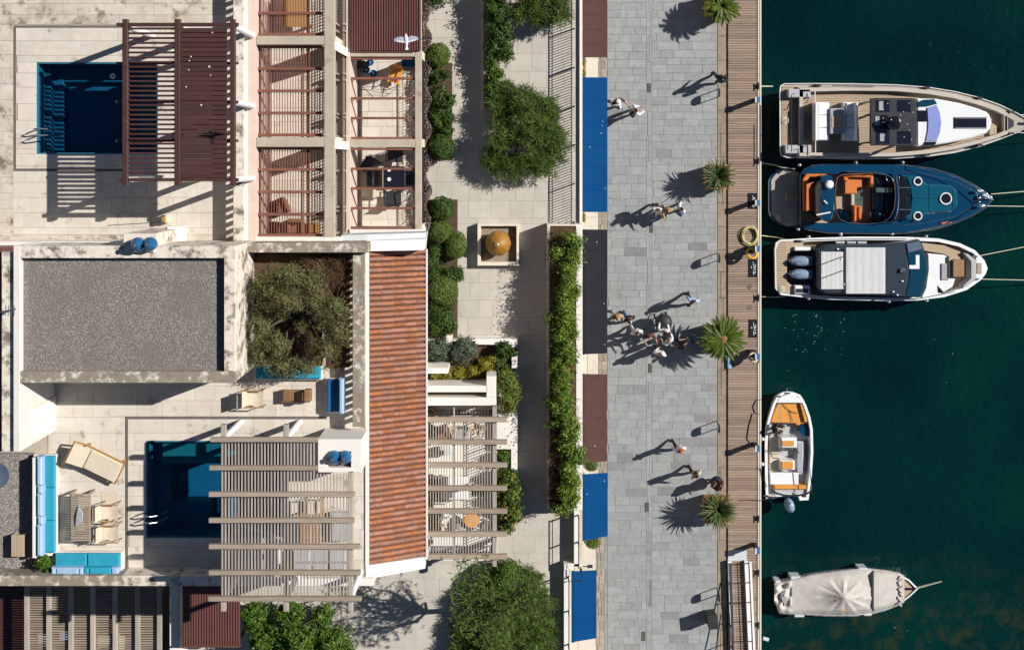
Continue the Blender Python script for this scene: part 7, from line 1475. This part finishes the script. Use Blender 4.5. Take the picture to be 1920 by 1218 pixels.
# urn
c = P(934, 457, ZG + .8); ur = thing('urn', 'big ochre ribbed urn in the square gravel bed', 'urn', (c.x, c.y, ZG + .1)); g = MB()
prof = [(.22, 0), (.4, .18), (.52, .42), (.5, .62), (.38, .78), (.2, .9), (.1, .95), (.1, 1.05), (.13, 1.07), (.09, 1.08)]; n = 48
g.loft([[(r * (1 + .02 * math.cos(10 * 2 * math.pi * k / n)) * math.cos(2 * math.pi * k / n), r * (1 + .02 * math.cos(10 * 2 * math.pi * k / n)) * math.sin(2 * math.pi * k / n), z) for k in range(n)] for r, z in prof]); g.build('body', X['ochre'], ur, local=True, smooth=True)
g = MB(); g.lathe(0, 0, [(.07, 1.06), (.055, 1.1), (.02, 1.12)], 12); g.build('stopper', X['canvas'], ur, local=True)
g = MB(); c = P(806, 776, zf + .5); g.tube([(c.x + .22 * math.cos(t), c.y + .22 * math.sin(t), zf + .55) for t in np.linspace(0, 6.28, 21)[:-1]], .03, 6, closed=True); po = thing('pot', 'round pot with a yellow rim at the north end of the right pergola', 'pot', (c.x, c.y, zf)); g.build('rim', X['yellow'], po); g = MB(); g.lathe(c.x, c.y, [(.14, zf), (.21, zf + .54), (.19, zf + .54), (.18, zf + .48)], 16); g.build('body', X['slate'], po)
# wall lamps on the lower garden wall
c = P(1092, 1061, ZG + .4); lm = thing('wall_lamp', 'small black lamp on a bracket above the bottom blue awning', 'lamp', (c.x, c.y, ZG)); g = MB(); g.bar((0, 0, .4), (.28, 0, .42), .03, .03); g.build('bracket', X['black'], lm, local=True); g = MB(); g.box(.2, -.06, .42, .06, .36, .44, .01); g.build('lamp_head', X['charcoal'], lm, local=True)
# ================================================================ PLANTS
def ball(label, px, py, r, m, n=1500, z=ZG, h=1.0, name='topiary_ball', cat='shrub', core=None, ln=.075, lump=.05, sy=1.0, shell=(.9, 1.05), grp=None):
    zc = z + r * (1 if h is None else h) * .0 + M(r, z) * h; c = P(px, py, zc + M(r, z) * .3); R_ = M(r, zc)
    o = thing(name, label, cat, (c.x, c.y, z), grp)
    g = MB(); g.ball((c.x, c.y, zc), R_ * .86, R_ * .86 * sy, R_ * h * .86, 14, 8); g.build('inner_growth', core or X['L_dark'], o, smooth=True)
    g = MB(); g.tube([(c.x, c.y, z - .02), (c.x, c.y, zc)], .05, 6); g.build('stem', X['bark'], o)
    leaves('foliage', [(c.x, c.y, zc, R_, R_ * sy, R_ * h)], n, ln, ln * .6, m, o, shell=shell, lump=lump); return o
LT, LD, LL = X['L_top'], X['L_dark'], X['L_lime']
ball('clipped ball shrub nearest the top left of the garden', 821, 103, 23, LT, 3000); ball('dark clipped ball shrub north of the open slabs', 827, 276, 25, LD, 3000)
ball('dark round shrub touching the north side of the brightest clipped ball', 828, 391, 22, LD, 2200, lump=.12); ball('brightest clipped ball shrub at the corner of the tiled roof', 825, 434, 21, LT, 2600); ball('oval clipped shrub right of the brightest ball', 855, 460, 20, LT, 2400, sy=1.3)
ball('large clipped ball shrub beside the middle of the tiled roof', 832, 545, 27, LT, 3400)
def bush(label, blobs, m, n, ln=.09, wd=None, z=ZG, name='shrub', cat='shrub', lump=.3, shell=(.55, 1.08), core=True, stem=True, extra=None):
    """blobs in px: (x, y, rx, ry, height_of_centre, rz)"""
    B = []
    for (x, y, rx, ry, hc, rz) in blobs: c = P(x, y, z + hc); B.append((c.x, c.y, c.z, M(rx, c.z), M(ry, c.z), rz))
    o = thing(name, label, cat, (B[0][0], B[0][1], z))
    g = MB()
    for b in B: g.tube([(b[0], b[1], z - .05), (b[0] + random.uniform(-.08, .08), b[1] + random.uniform(-.08, .08), b[2])], [.04, .02], 5)
    g.build('stem', X['bark'], o, kind='stuff')
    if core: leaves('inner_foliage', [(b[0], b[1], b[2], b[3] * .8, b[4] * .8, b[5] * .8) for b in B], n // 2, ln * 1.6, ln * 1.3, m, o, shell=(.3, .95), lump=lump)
    leaves('foliage', B, n, ln, wd or ln * .55, m, o, shell=shell, lump=lump)
    if extra: leaves('blossom', B, n // 6, ln * .8, ln * .6, extra, o, shell=(.95, 1.08), lump=lump)
    return o
bush('loose dark green bushes in a row between the two upper clipped balls', [(836, 140, 10, 9, .3, .3), (817, 142, 16, 16, .25, .3), (822, 180, 18, 22, .35, .4), (842, 187, 14, 14, .35, .35), (818, 222, 16, 22, .3, .35), (840, 222, 14, 18, .3, .3), (838, 246, 14, 10, .3, .3)], LD, 5000)
bush('dark leafy shrub at the top edge beside the house', [(818, -6, 28, 18, .4, .5)], LD, 1500)
bush('dark bushes packed between the clipped balls beside the tiled roof', [(813, 490, 13, 28, .3, .35), (845, 515, 22, 18, .35, .4), (818, 470, 14, 14, .3, .3), (862, 512, 8, 14, .25, .3), (818, 515, 16, 20, .3, .3)], LD, 3600)
bush('dark ragged bush south of the large clipped ball', [(828, 597, 27, 34, .4, .45), (845, 610, 14, 16, .3, .3), (815, 575, 12, 20, .3, .3)], LD, 3200)
bush('grey green lavender like bush at the west end of the shrub bed', [(822, 655, 23, 22, .45, .4)], X['L_silver'], 2200, .08)
bush('grey green lavender like bush east of the other one in the shrub bed', [(872, 652, 25, 26, .5, .45), (858, 668, 14, 12, .4, .3)], X['L_silver'], 2600, .08)
bush('low yellow flowering hedge along the north of the white walls', [(815, 702, 13, 15, .4, .3), (838, 700, 14, 14, .4, .3), (862, 700, 15, 14, .4, .3), (888, 696, 15, 14, .45, .3), (913, 684, 18, 18, .5, .35), (925, 676, 12, 12, .5, .3)], X['L_yellow'], 5200, .07)
bush('dark green sprawling shrub at the corner of the shrub bed', [(945, 655, 16, 16, .6, .35), (935, 680, 14, 12, .5, .3), (958, 660, 14, 8, .6, .25), (944, 695, 16, 14, .5, .3)], LD, 2400, .11)
bush('tall yellow green shrub spilling over the ledge beside the walkway', [(953, 720, 22, 22, .8, .5), (955, 750, 20, 26, .7, .5), (948, 702, 16, 10, .8, .3)], X['L_top'], 4200, .08, extra=X['L_yellow'])
bush('small boxed hedge on the ledge east of the right pergola', [(943, 857, 12, 14, .5, .4)], LL, 1400, .08)
bush('dark glossy shrubs along the east side of the right pergola', [(950, 893, 20, 16, .6, .5), (955, 925, 23, 26, .65, .55), (957, 960, 22, 24, .6, .5), (948, 985, 16, 14, .5, .4)], LD, 5200, .11, extra=X['L_yellow'])
bush('dark hedge along the top of the walkway', [(928, -10, 22, 30, .75, .7), (932, 25, 24, 28, .75, .7), (938, 60, 26, 28, .75, .7), (945, 95, 20, 26, .7, .6), (925, 90, 16, 24, .7, .6)], LD, 9000, .1)
bush('bright lime green bushes at the south end of the dark hedge', [(922, 115, 14, 14, .6, .5), (928, 138, 18, 18, .6, .5), (918, 160, 12, 14, .5, .4), (926, 178, 18, 22, .5, .4)], LL, 3600, .1)
bush('clump of bright green shrubs at the bottom edge under the wooden pergola', [(480, 1150, 26, 26, 1.0, .8), (500, 1195, 34, 34, 1.1, .9), (545, 1150, 30, 26, 1.0, .8), (560, 1195, 40, 34, 1.2, 1.0), (605, 1150, 22, 22, .9, .7), (620, 1200, 36, 30, 1.0, .8), (640, 1215, 26, 22, .9, .7)], LL, 14000, .13)
bush('leafy green plant with white flowers beside the south sofa', [(82, 1052, 15, 13, .4, .35), (92, 1062, 12, 10, .3, .3)], LL, 900, .12, z=ZT)
bush('clipped dome shrub between the brown and slanted blue awnings', [(1108, 871, 14, 9, .8, .7)], LT, 1500, .07, z=0, lump=.06)
bush('clipped dome shrub south of the slanted blue awning', [(1110, 1013, 15, 12, .8, .7)], LT, 1600, .07, z=0, lump=.06)
bush('thin strip of yellow green creeper between the top two awnings', [(1094.5, 118, 3, 12, 2.4, .5), (1094.5, 138, 3, 10, 2.4, .5)], X['L_yellow'], 700, .07, z=0, core=False)
bush('thin strip of yellow green creeper south of the long blue awning', [(1094.5, 408, 3, 9, 2.4, .5)], X['L_yellow'], 350, .07, z=0, core=False)
# bougainvillea along the east face of the loggia house
V = []; M_ = 9000
y = RNG.uniform(-14, 438, M_); zz = ZG + RNG.uniform(.15, .8, M_) ; xw = XR + RNG.uniform(.02, .3, M_) * (.6 + .4 * np.sin(y * .11)) ; cy_w = -(y - NY) * (H - zz) / K
c_ = np.stack([xw, cy_w, zz], 1); d1 = RNG.normal(size=(M_, 3)); d1 /= np.linalg.norm(d1, axis=1)[:, None]; d2 = np.cross(d1, RNG.normal(size=(M_, 3))); d2 /= np.linalg.norm(d2, axis=1)[:, None]
V = np.stack([c_ - d1 * .045, c_ + d2 * .03, c_ + d1 * .045, c_ - d2 * .03], 1).reshape(-1, 3)
bg_ = thing('climbing_plant', 'violet flowering climber on the wall beside the top hedge balls', 'climber', (XR + .2, P(0, 210, ZG).y, ZG)); np_mesh('blossom', V, quads(V), X['L_purple'], bg_)
g = MB()
for yv in range(0, 440, 40): p = P(0, yv, ZG); g.tube([(XR + .1, p.y, ZG), (XR + .15, p.y + .2, ZG + .6), (XR + .1, p.y - .1, ZG + 1.1)], [.03, .02, .01], 5)
g.build('stems', X['bark'], bg_, kind='stuff')
# hedge in the long planter
hd = thing('climbing_hedge', 'bright green rambling hedge growing in the long raised planter', 'hedge', (P(1058, 690, hz).x, P(1058, 690, hz).y, hz - .1))
bl = []
for k in range(120):
    y = 446 + (k % 60) * 8.5 + random.uniform(-5, 5); c = P(1064 + random.gauss(0, 9) + (-8 if 560 < y < 800 else 3), y, hz + .3); bl.append((c.x, c.y, c.z, M(random.uniform(8, 17), hz), M(random.uniform(8, 16), hz), random.uniform(.25, .85)))
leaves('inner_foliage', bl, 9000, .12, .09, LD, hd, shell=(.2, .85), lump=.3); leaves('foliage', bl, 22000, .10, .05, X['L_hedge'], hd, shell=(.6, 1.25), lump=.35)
st_ = [P(random.uniform(1032, 1056 if k % 2 else 1078), random.uniform(428, 954) if k % 3 else random.uniform(760, 954), hz + random.uniform(0, .25)).to_tuple() for k in range(1000)]; tufts('dry_stalks', st_, 7, .32, .018, X['L_dry'], hd)
g = MB()
for k in range(30): p = P(random.uniform(1040, 1078), 440 + k * 17, hz); g.tube([(p.x, p.y, hz - .15), (p.x + random.uniform(-.2, .2), p.y, hz + .35)], [.02, .01], 4)
g.build('stems', X['bark'], hd, kind='stuff')
# trees
def pine(label, px, py, blobs, n, zt_, base_px, m=X['L_pine'], per=12, ln=.3, core=0, lean=0):
    """blobs px: (x, y, rx, ry, z, rz); needles in tufts on branch ends"""
    b0 = P(base_px[0], base_px[1], ZG); o = thing('pine_tree', label, 'tree', (b0.x, b0.y, ZG)); tr = MB(); c = P(px, py, zt_)
    fork = Vector((b0.x + (c.x - b0.x) * .5, b0.y + (c.y - b0.y) * .5, ZG + (zt_ - ZG) * .45)); limb(tr, b0, fork, .17, .12, 4, .04)
    T_ = []
    B = []
    for (x, y, rx, ry, z, rz) in blobs:
        q = P(x, y, z); B.append((q.x, q.y, q.z, M(rx, z), M(ry, z), rz)); br = limb(tr, fork, q, .08, .03, 4, .08)
        for _ in range(5): e = q + Vector((random.uniform(-1, 1) * M(rx, z) * .8, random.uniform(-1, 1) * M(ry, z) * .8, random.uniform(-.2, .5) * rz)); limb(tr, br[3], e, .025, .01, 3, .08)
    tr.build('trunk', X['bark'], o)
    BA = np.array(B); wgt = BA[:, 3] * BA[:, 4]; k = RNG.choice(len(B), n, p=wgt / wgt.sum()); d = RNG.normal(size=(n, 3)); d /= np.linalg.norm(d, axis=1)[:, None]; d[:, 2] = np.abs(d[:, 2]) * .9 - .15
    ph = RNG.uniform(0, 6, (len(B), 2)); lf = 1 + .28 * np.sin(d[:, 0] * 6 + ph[k, 0]) * np.sin(d[:, 1] * 6 + ph[k, 1])
    C_ = BA[k, :3] + d * BA[k, 3:6] * (RNG.uniform(.45, 1.03, n) * lf)[:, None]
    tufts('crown', C_, per, ln, .022, m, o)
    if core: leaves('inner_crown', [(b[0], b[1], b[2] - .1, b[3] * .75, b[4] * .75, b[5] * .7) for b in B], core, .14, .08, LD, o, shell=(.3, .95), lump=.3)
    return o
pine('broad feathery pine overhanging the walkway and the railing', 985, 240, [(940, 205, 29, 29, 4.5, 0.6), (985, 190, 34, 29, 4.9, 0.6), (1020, 210, 32, 34, 4.6, 0.6), (945, 255, 32, 30, 4.8, 0.6), (995, 245, 35, 34, 5.1, 0.6), (1040, 265, 29, 35, 4.5, 0.5), (925, 300, 22, 24, 4.4, 0.5), (965, 310, 30, 25, 4.5, 0.5), (1015, 305, 34, 30, 4.5, 0.5), (950, 170, 22, 20, 4.4, 0.4), (1025, 245, 25, 25, 4.9, 0.5)], 1700, 4.6, (975, 245), per=13, ln=.27, core=500)
pine('sparse pine reaching in from the top edge above the railing', 1010, 0, [(975, 25, 22, 20, 4.7, .5), (1010, 10, 40, 26, 4.8, .6), (1045, 15, 26, 30, 4.7, .5), (1020, 38, 26, 14, 4.4, .4), (1060, 30, 10, 14, 4.4, .4), (1000, -20, 50, 24, 5.1, .6)], 800, 4.6, (1010, -15), per=11, ln=.26)
pine('big dense pine at the bottom edge south of the right pergola', 955, 1145, [(935, 1085, 31, 28, 4.2, 0.7), (985, 1090, 33, 29, 4.5, 0.7), (900, 1125, 35, 33, 4.2, 0.7), (950, 1135, 40, 37, 5.0, 0.8), (1005, 1135, 33, 35, 4.5, 0.7), (880, 1175, 33, 33, 4.1, 0.7), (930, 1185, 40, 37, 4.7, 0.8), (985, 1185, 40, 37, 4.6, 0.7), (1020, 1180, 24, 37, 4.1, 0.6), (870, 1215, 33, 28, 4.1, 0.6), (950, 1225, 55, 33, 4.5, 0.7), (1010, 1225, 33, 28, 4.2, 0.6)], 3600, 4.5, (960, 1130), per=13, ln=.27, core=2200)
ball('dense round green shrub at the north tip of the big bottom pine', 950, 1085, 34, LL, 5200, h=1.1, lump=.1)
# a tall bare-branched tree beyond the bottom edge throws the open shadow on the yard; its lower part stands at the pine
def open_tree(label, base, ctr, zc, rx, ry, rz, n):
    b0 = P(base[0], base[1], ZG); o = thing('olive_tree', label, 'tree', (b0.x, b0.y, ZG)); c = P(ctr[0], ctr[1], zc); tr = MB(); f = Vector((b0.x * .5 + c.x * .5, b0.y * .5 + c.y * .5, ZG + (zc - ZG) * .55)); limb(tr, b0, f, .13, .1, 4, .05); tips = []
    for k in range(26):
        a = random.uniform(0, 6.28); r = math.sqrt(random.random()); e = Vector((c.x + rx * r * math.cos(a), c.y + ry * r * math.sin(a), c.z + rz * random.uniform(-.5, .7))); br = limb(tr, f, e, .05, .015, 4, .1); tips += [tuple(br[2]), tuple(br[3]), tuple(e)]
        for _ in range(3): e2 = e + Vector((random.uniform(-.5, .5), random.uniform(-.5, .5), random.uniform(-.2, .3))); limb(tr, br[3], e2, .015, .006, 2, .1); tips.append(tuple(e2))
    tr.build('trunk', X['bark'], o); T_ = np.array(tips); T2 = np.repeat(T_, n, 0) + RNG.normal(scale=.17, size=(len(T_) * n, 3)); return o, T2
o, T2 = open_tree('tall thin crowned tree whose open shadow falls on the yard south of the tiled roof', (930, 1150), (925, 1118), 8.2, 1.8, 1.4, .5, 5); tufts('crown', T2, 7, .15, .03, X['L_pine'], o)
# olive in the courtyard
b0 = P(560, 600, ZT + .05); ol = thing('olive_tree', 'grey green olive tree filling the sunken courtyard', 'tree', (b0.x, b0.y, ZT + .03)); tr = MB()
OB = [(500, 538, 32, 34, 10.5, .5), (540, 520, 34, 28, 10.7, .5), (580, 530, 30, 30, 10.6, .5), (535, 566, 34, 24, 10.8, .5), (592, 566, 24, 26, 10.5, .45), (490, 612, 26, 32, 10.4, .5), (488, 660, 26, 30, 10.2, .4), (522, 648, 24, 26, 10.4, .45), (628, 580, 27, 30, 10.6, .5), (634, 622, 26, 28, 10.6, .5), (610, 652, 28, 24, 10.4, .45), (572, 688, 26, 18, 10.2, .35), (532, 688, 28, 20, 10.2, .35), (566, 612, 14, 16, 10.1, .3), (606, 606, 16, 18, 10.3, .4)]
B = []
for (x, y, rx, ry, z, rz) in OB: q = P(x, y, z); B.append((q.x, q.y, z, M(rx, z), M(ry, z), rz)); limb(tr, (b0.x, b0.y, ZT + .3), q, .09, .02, 5, .1)
tr.tube([(b0.x, b0.y, ZT), (b0.x, b0.y, ZT + .5)], [.2, .14], 8); tr.build('trunk', X['bark'], ol)
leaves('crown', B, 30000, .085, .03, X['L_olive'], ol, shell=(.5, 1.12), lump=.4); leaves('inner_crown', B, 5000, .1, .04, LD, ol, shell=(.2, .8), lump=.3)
cs = [P(random.uniform(575, 655) if k % 3 else random.uniform(480, 640), random.uniform(482, 520) if k % 3 else random.uniform(500, 690), ZT + .3).to_tuple() for k in range(260)]
dg_ = thing('dry_grass', 'brown dry reeds along the north wall of the courtyard', 'grass', (P(600, 500, ZT).x, P(600, 500, ZT).y, ZT + .03)); tufts('stalks', cs, 14, .55, .012, X['L_dry'], dg_)
